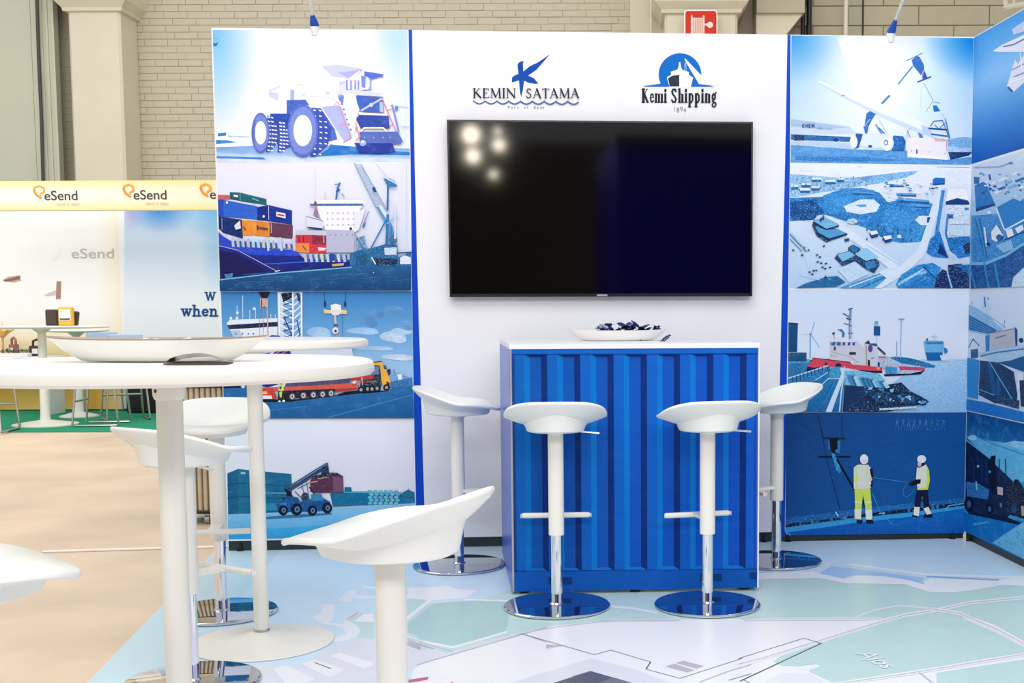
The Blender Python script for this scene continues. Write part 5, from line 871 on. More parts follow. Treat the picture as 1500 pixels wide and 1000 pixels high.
Q.shape(L2(450, 420, 505, 385, 500, 348, 585, 320, 598, 290, 605, 225, 622, 225, 632, 290, 650, 325, 730, 350, 730, 385, 785, 425, 755, 545, 485, 545), WC_); Q.line(L2(682, 230, 676, 340), .9, (170, 205, 240)); Q.line(L2(690, 235, 698, 335), .9, (170, 205, 240))
Q.shape(L2(466, 432, 520, 398, 608, 388, 608, 536, 486, 536), (44, 56, 66)); Q.shape(L2(150, 541, 1080, 541, 1080, 552, 150, 552), WC_)
# condensed lettering
tk, tn = .2, .06
CO = {'K': (.62, [([(.14, 0), (.14, 1)], tk), ([(.22, .5), (.42, 1)], tn), ([(.24, .58), (.5, 0)], tk * .8), SER(.14, .98, .3), SER(.14, .02, .3), SER(.44, .98, .16), SER(.5, .02, .2)]),
      'e': (.46, [([(.36, .36), (.14, .36)], tn), ([(.36, .36), (.34, .56), (.24, .64), (.16, .56), (.13, .34), (.16, .1), (.26, .02), (.38, .14)], .11)]),
      'm': (.78, [([(.13, 0), (.13, .64)], .16), ([(.38, 0), (.38, .58)], .16), ([(.63, 0), (.63, .58)], .16), ([(.13, .54), (.26, .64), (.38, .56)], tn), ([(.38, .54), (.52, .64), (.63, .56)], tn), SER(.13, .02, .24), SER(.38, .02, .22), SER(.63, .02, .24)]),
      'i': (.32, [([(.14, 0), (.14, .64)], .16), ([(.14, .8), (.14, .96)], .16), SER(.14, .02, .26)]),
      'S': (.6, [([(.42, .8), (.34, .97), (.2, .97), (.1, .82), (.16, .64), (.34, .42), (.44, .22), (.36, .03), (.18, .02), (.08, .18)], .13), ([(.44, .78), (.44, .98)], .05)]),
      'h': (.54, [([(.13, 0), (.13, 1)], .16), ([(.38, 0), (.38, .58)], .16), ([(.13, .54), (.26, .64), (.38, .56)], tn), SER(.13, .02, .24), SER(.38, .02, .22), SER(.1, .98, .18)]),
      'p': (.54, [([(.13, -.34), (.13, .64)], .16), ([(.13, .56), (.26, .65), (.38, .5), (.38, .16), (.26, .0), (.13, .08)], .12), SER(.13, -.32, .26)]),
      'n': (.54, [([(.13, 0), (.13, .64)], .16), ([(.38, 0), (.38, .58)], .16), ([(.13, .54), (.26, .64), (.38, .56)], tn), SER(.13, .02, .24), SER(.38, .02, .22)]),
      'g': (.56, [([(.22, .64), (.12, .5), (.12, .3), (.22, .18), (.34, .3), (.34, .5), (.22, .64)], .12), ([(.2, .18), (.12, .08), (.4, -.06), (.42, -.2), (.3, -.34), (.12, -.3), (.1, -.16), (.2, -.06)], .1), ([(.34, .58), (.4, .72), (.46, .72)], .09)]), ' ': (.28, [])}
h = 19.6; s = 'Kemi Shipping'
glyphs(Q, s, 940, 150, h, CO, (26, 34, 50), 111 / (fit(s, CO) * h)); 
Q.build('shipping_emblem', wallC)
for i, ch in enumerate('1894'): wtext(ch, 986 + i * 5.0, 163.5 + (i % 2) * 1.2, 7.2, ink_soft, .8)

# ================================================================== printed floor map
cpL0, cpL1 = fl(128, 1000), fl(314, 808)
FLn = Vector((0, 0, 1))
dirL = (cpL1 - cpL0).normalized()
bl_ = cpL0 + dirL * ((WALL.pt(0, 0).y + .25 - cpL0.y) / dirL.y); fl_ = cpL0 + dirL * ((1.2 - cpL0.y) / dirL.y)
q0 = SIDE.pt(sa1, 0, -.03)
cor = [fl_, Vector((q0.x + .1, 1.2, 0)), SIDE.pt(sa1, 0, -.03), SIDE.pt(-.05, 0, -.03) + Vector((.0, .06, 0)), bl_]
mt = thing('floor_map', 'large vinyl floor covering printed with a pale blue, green and white harbour map', 'floor covering', (0, 4, 0))
b = MB(); b.prism([(p.x, p.y, .0) for p in cor], (0, 0, .0008)); local(b, mt.location).build('vinyl_sheet', M['white_board'], mt)
cor_px = [proj(Vector((p.x, p.y, .0009))) for p in cor]
class FLP:
    n = Vector((0, 0, 1))
    @staticmethod
    def hit(x, y): return fl(x, y, .0008)
P = Print(FLP.hit, FLP.n, frame=cor_px, step=9e-6, off=.00006)
M1 = Z(400, 690, 3.225); M2 = Z(700, 760, 3.75); M3 = Z(1090, 750, 3.6585)
LB = (212, 238, 255); GR = (200, 230, 226); GY = (228, 230, 242); WT = (248, 250, 253)
P.shape([(-3000, 2600), (4000, 2600), (2600, 700), (250, 700)], LB, (.02, .3))
P.shape([(128, 1000), (340, 783), (430, 783), (330, 900), (280, 1000), (200, 1300), (-200, 1300)], (200, 232, 244), (.02, .3))
P.shape([(1180, 780), (1420, 780), (1800, 990), (1500, 850), (1200, 842)], (216, 240, 255), (.02, .3))
# white ground
P.shape([(600, 1000), (612, 960), (660, 956), (700, 941), (801, 917), (895, 908), (1100, 905), (1300, 905), (1700, 905), (2600, 1300), (2600, 2500), (-400, 2500), (330, 1100)], WT)
P.shape([(330, 1010), (350, 975), (440, 975), (490, 945), (520, 936), (548, 930), (640, 942), (660, 956), (690, 975), (830, 945), (620, 973), (560, 1000), (600, 1200), (200, 1200)], GY, (.02, .4))
P.shape([(600, 952), (640, 950), (800, 905), (820, 912), (672, 974), (600, 968)], GY)
# green land
P.shape([(597, 878), (625, 884), (660, 881), (698, 879), (752, 862), (1112, 848), (1200, 845), (1237, 853), (1325, 855), (1365, 867), (1400, 867), (1435, 862), (1470, 857), (1600, 858), (2300, 1000), (1700, 905), (1300, 905), (895, 908), (801, 917), (700, 941), (655, 957), (597, 935)], GR, (.03, .4))
P.shape(M1(640, 605, 740, 610, 640, 690), GR)
P.shape(M1(635, 720, 760, 625, 960, 610, 1130, 612, 1100, 760, 840, 825, 700, 790, 635, 760), (176, 216, 214), (.03, .4))
P.line(M1(425, 545, 500, 552, 700, 555, 800, 548), 3, WT); P.shape(M1(640, 555, 790, 545, 820, 540, 870, 556, 965, 562, 900, 600, 745, 608, 640, 600, 470, 600, 475, 585, 640, 580), WT)
P.line(M1(740, 610, 640, 690, 600, 730), 4.5, WT); P.line(M1(900, 606, 1130, 612), 2.4, WT); P.line(M1(600, 770, 680, 800, 850, 832, 1100, 760), 3, (250, 250, 252)); P.line(M1(600, 775, 820, 845, 850, 850), 1.2, (190, 190, 205)); P.line(M1(945, 800, 1070, 700), 1.2, (226, 190, 206))
P.shape(M1(305, 610, 350, 565, 388, 558, 395, 585, 475, 588, 475, 600, 372, 602, 365, 620), (240, 246, 253)); P.shape(M1(185, 690, 235, 662, 222, 630, 255, 626, 292, 632, 285, 690, 268, 715, 330, 722, 345, 705, 475, 660, 475, 675, 410, 700, 400, 735, 415, 760, 370, 795, 300, 805, 280, 790, 350, 765, 325, 738, 230, 720), (240, 246, 253))
P.shape(M1(350, 705, 400, 672, 475, 665, 475, 790, 400, 785, 415, 750, 400, 730), GR); P.shape(M1(385, 705, 430, 675, 475, 670, 475, 712, 400, 712), WT); P.line(M1(350, 700, 400, 668), 1, (226, 110, 120))
for p_ in ((135, 910, 200, 888, 340, 937, 268, 972), (268, 872, 312, 857, 475, 905, 475, 918, 432, 932), (0, 932, 60, 915, 200, 982, 140, 1005, 60, 1005)): P.shape(M1(*p_), (244, 246, 252))
P.line(M1(198, 904, 272, 932), 1.3, (70, 70, 96), (.6, 1)); P.shape(M1(640, 985, 735, 970, 730, 985, 640, 1000), (196, 96, 120)); P.line(M1(840, 1000, 860, 992), 1.5, (196, 96, 120)); P.shape(M1(680, 915, 1180, 768, 1290, 735, 1290, 1000, 860, 1000), (250, 251, 253)); P.line(M1(680, 915, 860, 862, 1180, 770, 1290, 738), 1.5, (176, 176, 190)); P.line(M1(1180, 770, 1290, 806), 1, (150, 150, 160))
# M2 lines
P.line(M2(0, 705, 240, 630, 430, 592, 700, 562, 1000, 556), 1.2, (206, 206, 220)); P.line(M2(240, 630, 640, 745, 730, 720, 950, 785, 925, 825, 1110, 875, 1500, 750), 1.1, (150, 150, 158)); P.line(M2(948, 787, 924, 824), 1.6, (70, 70, 76))
P.shape(M2(180, 900, 620, 765, 850, 822, 1060, 900, 1200, 1000, 100, 1000), (232, 234, 242)); P.shape(M2(400, 905, 620, 835, 840, 898, 1000, 980, 300, 980), (98, 98, 108), (.06, .5)); P.shape(M2(660, 905, 740, 868, 840, 898, 900, 940), (124, 124, 134)); P.line(M2(620, 835, 520, 865), 1, (150, 150, 160))
P.shape(M2(1030, 810, 1080, 795, 1190, 830, 1150, 843), (196, 192, 204)); P.shape(M2(1085, 790, 1130, 778, 1242, 808, 1202, 822), (196, 192, 204)); P.line(M2(730, 480, 860, 492, 980, 515), 3.2, (240, 244, 250)); P.line(M2(680, 560, 1110, 558), 1.5, (216, 206, 214))
P.line(M2(1220, 895, 1380, 835, 1500, 800), 1.4, (196, 186, 200)); P.line(M2(1380, 885, 1500, 850), 1.2, (150, 150, 160))
# M3
P.shape(M3(75, 328, 395, 318, 530, 358, 600, 340, 740, 344, 960, 374, 1000, 355, 1200, 360, 1360, 364, 1500, 345, 1900, 345, 1900, 420, 1500, 396, 1380, 390, 1250, 415, 1130, 430, 1000, 430, 860, 386, 540, 381, 400, 352, 75, 362), (250, 252, 255))
P.line(M3(560, 280, 760, 306, 980, 334, 1360, 346, 1900, 350), 3.2, (250, 252, 255)); P.shape(M3(410, 292, 470, 262, 540, 238, 500, 262, 430, 296), (236, 246, 255)); P.line(M3(980, 344, 1180, 355, 1362, 364), 2, (150, 186, 240)); P.shape(M3(400, 328, 470, 290, 560, 300, 960, 350, 960, 374, 740, 340, 600, 334, 520, 354), (180, 214, 252)); P.line(M3(850, 352, 965, 382), 2, (160, 200, 246))
P.shape(M3(-10, 596, 780, 580, 400, 690, 100, 790, -10, 830), (250, 250, 252)); P.line(M3(0, 570, 600, 565, 760, 572), 2.4, (226, 238, 240)); P.line(M3(0, 590, 600, 586, 800, 572), 4.2, (250, 250, 252)); P.line(M3(0, 582, 640, 580, 760, 572), 1, (206, 200, 214))
P.shape(M3(155, 800, 200, 770, 430, 695, 860, 560, 1040, 535, 1150, 560, 1350, 645, 1700, 830, 1700, 1010, 1500, 750, 940, 850, 560, 905, 470, 910, 345, 850, 415, 822, 380, 812, 300, 825, 200, 822), GR, (.03, .4))
P.shape(M3(1100, 530, 1200, 500, 1500, 470, 2300, 470, 2300, 900, 1500, 690, 1350, 605, 1160, 537), GR, (.03, .4)); P.shape(M3(1030, 862, 1100, 850, 1500, 790, 2200, 760, 2200, 1500, 1060, 1400), GR, (.03, .4))
P.line(M3(600, 562, 700, 525, 830, 502, 990, 515), 2.6, (240, 240, 248))
for pts in ((-30, 815, 100, 782, 400, 690, 640, 615, 860, 552, 1040, 524, 1200, 487, 1500, 458, 2300, 420), (1010, 520, 1160, 545, 1350, 625, 1500, 705, 1900, 930), (480, 925, 560, 912, 940, 855, 1500, 762, 2300, 640)):
    P.line(M3(*pts), 5.2, (250, 251, 253)); P.line(M3(*pts), 1.4, (206, 198, 212))
P.line(M3(-30, 785, 320, 676, 414, 704), .9, (120, 120, 126)); P.line(M3(414, 703, -20, 905), 1.4, (90, 96, 100)); P.shape(M3(100, 915, 200, 862, 360, 868, 440, 915, 300, 960), (238, 240, 246)); P.line(M3(940, 860, 1010, 915, 1060, 1000), 2, (206, 200, 214)); P.line(M3(0, 900, 30, 915), 1, (150, 150, 160))
P.line(M3(-10, 568, 80, 560), 2, GR)
o = P.build('map_print', mt, 'vinyl')
p = fl(1252, 957, .0036); q = fl(1283, 973, .0036)
xd = (q - p).normalized(); yd = Vector((-xd.y, xd.x, 0))
text_obj('lettering', 'Ajos', .1, M['white_board'], mt, p, xd, yd, extrude=.00005, sx=1.0)
# joint and repaired strip in the concrete floor
a, b__ = fl(60, 809), fl(250, 803); jt = MB(); jt.prism([(a.x, a.y, .0), (b__.x + .3, b__.y + .03, .0), (b__.x + .3, b__.y + .075, .0), (a.x, a.y + .045, .0)], (0, 0, .003)); struct(jt.build('trim_5', mat('pale_joint', alb((246, 238, 226)), .5, var=.05, vscale=8)))
jt = MB(); jt.prism([(a.x, a.y - .02, .0), (b__.x + .3, b__.y + .01, .0), (b__.x + .3, b__.y + .026, .0), (a.x, a.y - .004, .0)], (0, 0, .0012)); struct(jt.build('trim_6', mat('dark_joint', alb((176, 158, 140)), .7, var=.2, vscale=8)))
# ================================================================== television
rs = WALL.a(WALL.hit(657, 300)), WALL.a(WALL.hit(1100.5, 300)); tz0 = WALL.hit(880, 434.5).z; tz1 = WALL.hit(880, 179.5).z
TC = WALL.pt((rs[0] + rs[1]) / 2, 0, .05); TC.z = (tz0 + tz1) / 2
tv = thing('television', 'large black flat television hung on the white middle wall under the logos', 'television', TC)
RW = Matrix((WALL.t, -WALL.n, Vector((0, 0, 1)))).transposed()        # local x along wall, y into wall, z up
def wloc(m): m.v = [tuple(RW @ Vector(v)) for v in m.v]; return m
tw, th_ = rs[1] - rs[0] - .006, tz1 - tz0
b = MB(); b.box((0, .012, 0), (tw, .03, th_), bev=.003); wloc(b).build('housing', M['black'], tv)
b = MB(); b.box((0, -.004, .004), (tw - .018, .004, th_ - .024)); wloc(b).build('screen', M['screen'], tv)
b = MB(); e = .008
b.box((0, -.005, th_ / 2 - e / 2), (tw, .006, e)); b.box((0, -.005, -th_ / 2 + e * .8), (tw, .006, e * 1.6)); b.box((-tw / 2 + e / 2, -.005, 0), (e, .006, th_)); b.box((tw / 2 - e / 2, -.005, 0), (e, .006, th_))
wloc(b).build('bezel', mat('gloss_black_bezel', (.008, .008, .01), .25, var=.02), tv)
b = MB(); b.box((0, -.009, -th_ / 2 + .007), (.05, .002, .007)); wloc(b).build('badge', M['alu'], tv)
b = MB(); b.box((0, .036, 0), (.5, .02, .35)); wloc(b).build('wall_bracket', M['black'], tv)

# ================================================================== counter
CP = Plane(fl(750, 867, .012), fl(1110, 861, .012))
CP.depth = Vector((.1525, -.9883, 0)); ca1 = CP.a(CP.hit(1112, 700)); ca0 = CP.a(CP.hit(748.5, 700)); cz = CP.hit(900, 503).z
cdep = (fl(733, 811) - CP.p).dot(-CP.n) - .02
cb_ = CP.pt((ca0 + ca1) / 2, 0, -cdep / 2)
ct = thing('bar_counter', 'white topped counter clad in printed blue corrugated container panels, rib shading inked on', 'counter', cb_)
def cprism(a, c, z0, z1, n0, n1):
    b = MB(); b.prism([CP.pt(a, z0, n0), CP.pt(c, z0, n0), CP.pt(c, z0, n1), CP.pt(a, z0, n1)], (0, 0, z1 - z0)); return local(b, cb_)
cprism(ca0 + .004, ca1 - .004, .014, cz - .022, -.05, -.022).build('body', M['white_board'], ct)
cprism(ca0 + .01, ca1 - .12, .5, .52, -cdep + .05, -.06).build('shelf', M['white_board'], ct)
tp = MB(); tp.prism([CP.pt(ca0, cz - .02, .004), CP.pt(ca1, cz - .02, .004), CP.pt(ca1, cz - .02, -cdep), CP.pt(ca0, cz - .02, -cdep)], (0, 0, .02)); local(tp, cb_).build('worktop', M['white_board'], ct)
for a, c in ((ca0, ca0 + .008), (ca1 - .006, ca1)): cprism(a, c, .014, cz - .02, -.022, .003).build('corner_profile', M['alu'] if a == ca0 else M['white_board'], ct)
side_m = mat('blue_side_panel', alb((60, 96, 205)), .3, spec=.5, var=.02)
cprism(ca0 - .001, ca0 + .02, .014, cz - .02, -cdep, -.0).build('side_panel', side_m, ct)
cprism(ca1 - .02, ca1 + .001, .014, cz - .02, -.33, -.0).build('side_panel', side_m, ct)
# printed corrugated front: rib shading put into the ink, ribs also in shallow relief
z4 = Z(720, 440, 3.66)
P = Print(CP.hit, CP.n)
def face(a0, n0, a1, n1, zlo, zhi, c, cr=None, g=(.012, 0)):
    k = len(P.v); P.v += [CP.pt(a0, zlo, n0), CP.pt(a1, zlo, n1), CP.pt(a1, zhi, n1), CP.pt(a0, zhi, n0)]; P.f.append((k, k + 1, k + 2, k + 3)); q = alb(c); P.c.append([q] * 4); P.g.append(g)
ax = lambda zx: CP.a(CP.hit(z4(zx, 500)[0][0], 650))
fa0, fa1 = ca0 + .008, ca1 - .006
zr0 = CP.hit(900, 518).z; zr1 = CP.hit(900, 835.5).z; zb = .014
D = -.012
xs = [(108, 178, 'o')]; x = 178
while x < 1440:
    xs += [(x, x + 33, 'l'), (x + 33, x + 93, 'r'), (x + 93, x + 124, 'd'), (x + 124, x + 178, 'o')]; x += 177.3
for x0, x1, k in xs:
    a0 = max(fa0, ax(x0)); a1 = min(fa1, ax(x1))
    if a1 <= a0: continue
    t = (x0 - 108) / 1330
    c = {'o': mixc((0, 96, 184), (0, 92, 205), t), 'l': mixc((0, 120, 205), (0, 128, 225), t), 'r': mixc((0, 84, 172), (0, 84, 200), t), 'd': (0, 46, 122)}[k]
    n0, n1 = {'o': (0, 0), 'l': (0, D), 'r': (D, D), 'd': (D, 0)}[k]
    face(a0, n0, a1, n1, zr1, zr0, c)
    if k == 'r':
        for zz_, up_ in ((zr0, 1), (zr1, -1)):         # sloping ends of each recess, shadow inked dark on the upper one
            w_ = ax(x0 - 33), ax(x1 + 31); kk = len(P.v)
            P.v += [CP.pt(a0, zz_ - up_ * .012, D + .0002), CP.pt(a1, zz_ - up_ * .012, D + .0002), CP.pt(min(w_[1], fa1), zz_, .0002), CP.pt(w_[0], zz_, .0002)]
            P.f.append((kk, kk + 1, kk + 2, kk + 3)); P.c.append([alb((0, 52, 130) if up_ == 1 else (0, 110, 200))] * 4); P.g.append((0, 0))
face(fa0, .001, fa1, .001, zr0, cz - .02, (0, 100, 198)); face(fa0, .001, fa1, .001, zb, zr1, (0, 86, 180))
for px0, py0, px1, py1 in ((803, 845, 838, 856), (1025, 840, 1057, 851), (1098, 838, 1108, 848)):
    P.k = 20; P.shape([(px0, py0), (px1, py0), (px1, py1), (px0, py1)], (0, 55, 120))
P.line([(751, 518.5), (1113, 518)], 1.0, (0, 60, 140)); P.line([(752, 836), (1111, 833)], 1.0, (0, 60, 140))
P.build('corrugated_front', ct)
for a, n_ in ((ca0 + .05, -.05), ((ca0 + ca1) / 2, -.03), (ca1 - .05, -.05), (ca0 + .05, -cdep + .05), (ca1 - .05, -.28)):
    b = MB(); b.lathe([(.022, 0), (.022, .008), (.009, .01), (.009, .016)], CP.pt(a, 0, n_), n=14); local(b, cb_).build('foot', M['black'], ct)

# ================================================================== bar stools
RIM = [(-1, .816), (-.9, .813), (-.7, .801), (-.4, .781), (0, .752), (.4, .747), (.7, .738), (.88, .725), (1, .714)]
def rimz(t):
    for (a, za), (b_, zb_) in zip(RIM, RIM[1:]):
        if t <= b_: return za + (zb_ - za) * (t - a) / (b_ - a)
    return RIM[-1][1]
def seat_z(rho, s_):
    """height of the moulded seat at radius share rho in the direction whose fore-aft share is s_"""
    r_ = (rimz(max(-1, s_ - .12)) + 2 * rimz(s_) + rimz(min(1, s_ + .12)) + rimz(max(-1, s_ - .06)) + rimz(min(1, s_ + .06))) / 6
    z = .714 + (r_ - .714) * min(1, rho) ** 2.3
    if s_ > 0: z += .018 * s_ * math.sin(PI * min(1, rho) ** 1.3)
    return z
def make_stool():
    r = bpy.data.objects.new('bar_stool', None); COL.objects.link(r)
    NT, NR = 64, 12; v = []; rings = []
    def ring(rho, dz):
        k = len(v)
        for i in range(NT):
            th = 2 * PI * i / NT; c, s_ = math.cos(th), math.sin(th)
            c = math.copysign(abs(c) ** (2 / 2.35), c); s_ = math.copysign(abs(s_) ** (2 / 2.35), s_)
            t = s_ * rho; x = .196 * c * rho * (1 - .08 * max(0, t))
            v.append((x, .193 * t, seat_z(rho, s_) + dz))
        rings.append(k)
    for j in range(1, NR + 1): ring(j / NR, 0)
    ring(1.012, -.004); ring(1.012, -.009)
    for j in range(NR, 0, -1): ring(j / NR * .995, -.0125)
    f = []
    for a, b_ in zip(rings, rings[1:]):
        for i in range(NT):
            q = (i + 1) % NT; f.append((a + i, a + q, b_ + q, b_ + i))
    f += [tuple(range(rings[0], rings[0] + NT)), tuple(reversed(range(rings[-1], rings[-1] + NT)))]
    b = MB(); b.add(v, f); b.build('seat', M['plastic'], r, smooth=True)
    b = MB(); vs = []; fs = []; NH = 48; prof = [(1.12, 0, 1), (1.04, .35, 0), (1.0, .7, 0), (.97, .86, 0), (.88, .94, 0), (.55, 1.0, 0), (.28, 1.03, 0), (.26, 1.5, 0)]
    for s_, w_, _ in prof:
        for k in range(NH):
            th = 2 * PI * k / NH; x = .112 * math.cos(th) * s_; y = .142 * math.sin(th) * s_
            x0 = .112 * math.cos(th) * 1.12; y0 = .142 * math.sin(th) * 1.12; rho = math.hypot(x0 / .196, y0 / .186)
            ztop = seat_z(rho, (y0 / .186) / rho) - .0095; vs.append((x, y, ztop + (.684 - ztop) * w_ if w_ <= 1 else .684 - (w_ - 1) * .02))
    for j in range(len(prof) - 1):
        for k in range(NH): q = (k + 1) % NH; fs.append((j * NH + k, j * NH + q, j * NH + NH + q, j * NH + NH + k))
    fs += [tuple(range((len(prof) - 1) * NH, len(prof) * NH))]; b.add(vs, fs); b.build('seat_housing', M['plastic'], r, smooth=True)
    b = MB(); b.lathe([(.03, .68), (.03, .285), (.027, .283)], n=32); b.build('column', M['paint'], r, smooth=True)
    b = MB(); b.lathe([(.0225, .3), (.0225, .012)], n=32); b.build('gas_lift', M['chrome'], r, smooth=True)
    b = MB(); b.lathe([(.202, 0), (.207, .003), (.207, .008), (.203, .012), (.2, .0125), (.03, .0145), (.025, .02)], n=72); b.build('base_plate', M['base_chrome'], r, smooth=True)
    fr = MB(); fr.box((-.0, .135, .338), (.275, .022, .02), bev=.006)
    fr.prism([(-.022, .02, .352), (.022, .02, .35), (.022, .13, .347), (-.022, .13, .347)], (0, 0, -.014))
    fr.build('footrest', M['paint'], r, smooth=True)
    for s_ in (-1, 1):
        b = MB(); b.box((s_ * .1388, .135, .338), (.0028, .0195, .0175)); b.build('end_cap', M['chrome'], r.children[-1] if s_ == -1 else r.children[-1])
    b = MB(); b.tube([(.09, -.02, .687), (.13, -.022, .684), (.168, -.024, .68)], [.0035, .004, .0045], 10); b.build('lever', M['chrome'], r, smooth=True)
    return r
st0 = make_stool()
used = [0]
def stool(p, rot, label, z=0):
    o = st0 if used[0] == 0 else copy_tree(st0)
    used[0] = 1; o.location = (p[0], p[1], z); o.rotation_euler = (0, 0, math.radians(rot)); tag(o, label, 'stool', 'white moulded bar stools on chrome discs')
    return o
GZ = .0014
stool(fl(816, 889), 4, 'white bar stool seen from behind, at the left half of the blue counter front', GZ)
stool(fl(1036, 887), 14, 'white bar stool seen from behind, at the right half of the blue counter front', GZ)
stool(fl(673, 829), -84, 'white bar stool in side view left of the blue counter, against the white wall', GZ)
stool(fl(1137, 822.5), 112, 'white bar stool half hidden behind the right side of the blue counter', GZ)
pB = at(271, 700, 3.72); stool(pB, -32, 'white bar stool directly behind the leg of the front high table', GZ)
stool(fl(325, 898), 190, 'white bar stool facing the camera behind both high tables, before the left photo wall', GZ)
pC = at(573, 900, 2.33); stool(pC, 72, 'large foreground white bar stool seen from behind, its base below the picture edge', GZ)
pD = at(-74, 850, 1.98); stool(pD, -50, 'white bar stool cut off by the lower left picture edge, over the concrete floor', 0)

# ================================================================== high tables
TZ = 1.058
def make_table(loc, label, rr):
    r = thing('high_table', label, 'table', (loc[0], loc[1], 0))
    b = MB(); b.lathe([(rr - .03, TZ - .031), (rr - .008, TZ - .030), (rr - .001, TZ - .024), (rr, TZ - .018), (rr - .002, TZ - .006), (rr - .008, TZ - .001), (rr - .014, TZ)], n=96); b.build('tabletop', M['paint'], r, smooth=True)
    b = MB(); b.lathe([(.045, TZ - .031), (.045, TZ - .035), (.032, TZ - .037), (.031, TZ - .068), (.0285, TZ - .075), (.026, TZ - .077)], n=40); c = b.build('collar', M['paint'], r, smooth=True)
    a = math.radians(-122); q = MB(); d = Vector((math.cos(a), math.sin(a), 0)); p = Vector((0, 0, TZ - .058)) + d * .0305; q.tube([p, p + d * .002], .0035, 10); q.build('screw', M['black'], c)
    b = MB(); b.lathe([(.0255, TZ - .07), (.0255, .05)], n=40); b.build('leg', M['paint'], r, smooth=True)
    b = MB(); b.lathe([(.0265, .052), (.0275, .05), (.0275, .042), (.0265, .04)], n=40); b.build('leg_ring', M['alu'], r, smooth=True)
    b = MB(); b.lathe([(.243, .0015), (.245, .004), (.243, .0065), (.2, .0105), (.13, .0185), (.07, .03), (.03, .042), (.02, .043)], n=96); b.build('base', M['paint'], r, smooth=True)
    return r
pT1 = at(252, 700, 2.43); make_table(pT1, 'nearest round white high table with the boat shaped dish on it', .402)
pT2 = fl(384, 941); make_table(pT2, 'round white high table standing behind the nearest one, its cone base on the floor map', .385)

# ================================================================== dishes
def make_dish(name, loc, rz, label):
    r = thing(name, label, 'dish', loc, rz)
    def ringpts(h, inset):
        L = (.215 * (.66 + .34 * h ** .75)) - inset * 1.4; Wd = (.066 * (.6 + .4 * h ** .6)) - inset; out = []
        for i in range(64):
            th = 2 * PI * i / 64; c, s_ = math.cos(th), math.sin(th)
            x = L * math.copysign(abs(c) ** 1.05, c); y = Wd * math.copysign(abs(s_) ** 1.25, s_)
            out.append((x, y, .001 + h * (.043 + .005 * (x / .215) ** 4)))
        return out
    def skin(seq):
        v = []; f = []
        for h, ins in seq: v += ringpts(h, ins)
        m = len(seq)
        for j in range(m - 1):
            for i in range(64):
                q = (i + 1) % 64; f.append((j * 64 + i, j * 64 + q, j * 64 + 64 + q, j * 64 + 64 + i))
        f += [tuple(reversed(range(64))), tuple(range((m - 1) * 64, m * 64))]; b = MB(); b.add(v, f); return b
    skin([(0, .004), (.04, 0), (.25, 0), (.55, 0), (.85, 0), (.97, 0), (1.0, .001), (1.0, .0025), (.96, .004), (.6, .005), (.25, .006), (.12, .008)]).build('bowl', M['dish'], r, smooth=True)
    b = skin([(.985, -.0004), (1.045, -.0004), (1.045, .0034), (.985, .0034)]); b.f = b.f[:-2] + [(3 * 64 + i, 3 * 64 + (i + 1) % 64, (i + 1) % 64, i) for i in range(64)]
    return r, b
M['dish'] = mat('glazed_white_dish', alb((246, 244, 238)), .25, var=.01, coat=.3)
M['taupe'] = mat('inner_shade_taupe', alb((178, 150, 132)), .5, var=.05)  # shading inside the dish painted as a taupe rim
pd = at(230, 520, 2.40)
dsh, rim = make_dish('boat_dish', (pd.x, 2.40, TZ + .0005), 0, 'long white boat shaped dish, its inner shade coloured as a brown rim, on the nearest high table'); rim.f = [f for f in rim.f]
k0 = rim.build('rim', M['taupe'], dsh, smooth=True)
cd = at(905, 485, 5.32)
dsh2, rim2 = make_dish('boat_dish', (cd.x, 5.30, cz + .0005), math.radians(4), 'white boat shaped dish of sweets on the blue counter')
rim2.build('rim', M['dish'], dsh2, smooth=True)
# sweets
def sweet_mesh(name, m):
    b = MB(); b.box((0, 0, 0), (.034, .02, .010), bev=.0035)
    for s_ in (-1, 1):
        b.add([(s_ * .016, -.004, 0), (s_ * .016, .004, .001), (s_ * .026, .009, .002), (s_ * .026, -.009, -.002), (s_ * .026, .008, .004), (s_ * .026, -.008, -.0005)], [(0, 1, 2, 3), (0, 1, 4, 5)])
    return b.build(name, m, fix=False)
inks = [mat('navy_wrapper', alb((14, 20, 92)), .25, spec=.8, var=.2, vscale=60), mat('blue_wrapper', alb((40, 60, 150)), .25, spec=.8, var=.3, vscale=60), mat('dark_wrapper', alb((10, 12, 40)), .3, var=.2), mat('silver_blue_wrapper', alb((150, 165, 205)), .3, var=.3, vscale=60)]
protos = []
rnd = random.Random(7)
for q, mm in enumerate(inks):
    protos.append(sweet_mesh('wrapped_sweet', mm))
def place_sweet(i, loc, rot, label, group):
    k = rnd.choices([0, 1, 2, 3], [5, 3, 3, 1.3])[0]
    if isinstance(i, int) and i < 4: k = i; o = protos[k]
    else: o = protos[k].copy(); COL.objects.link(o)
    o.location = loc; o.rotation_euler = rot; tag(o, label, 'sweet', group); return o
i = 0
hp = lambda u: max(0, .008 + .034 * math.exp(-((u - .055) / .07) ** 2) + .016 * math.exp(-((u + .04) / .05) ** 2))
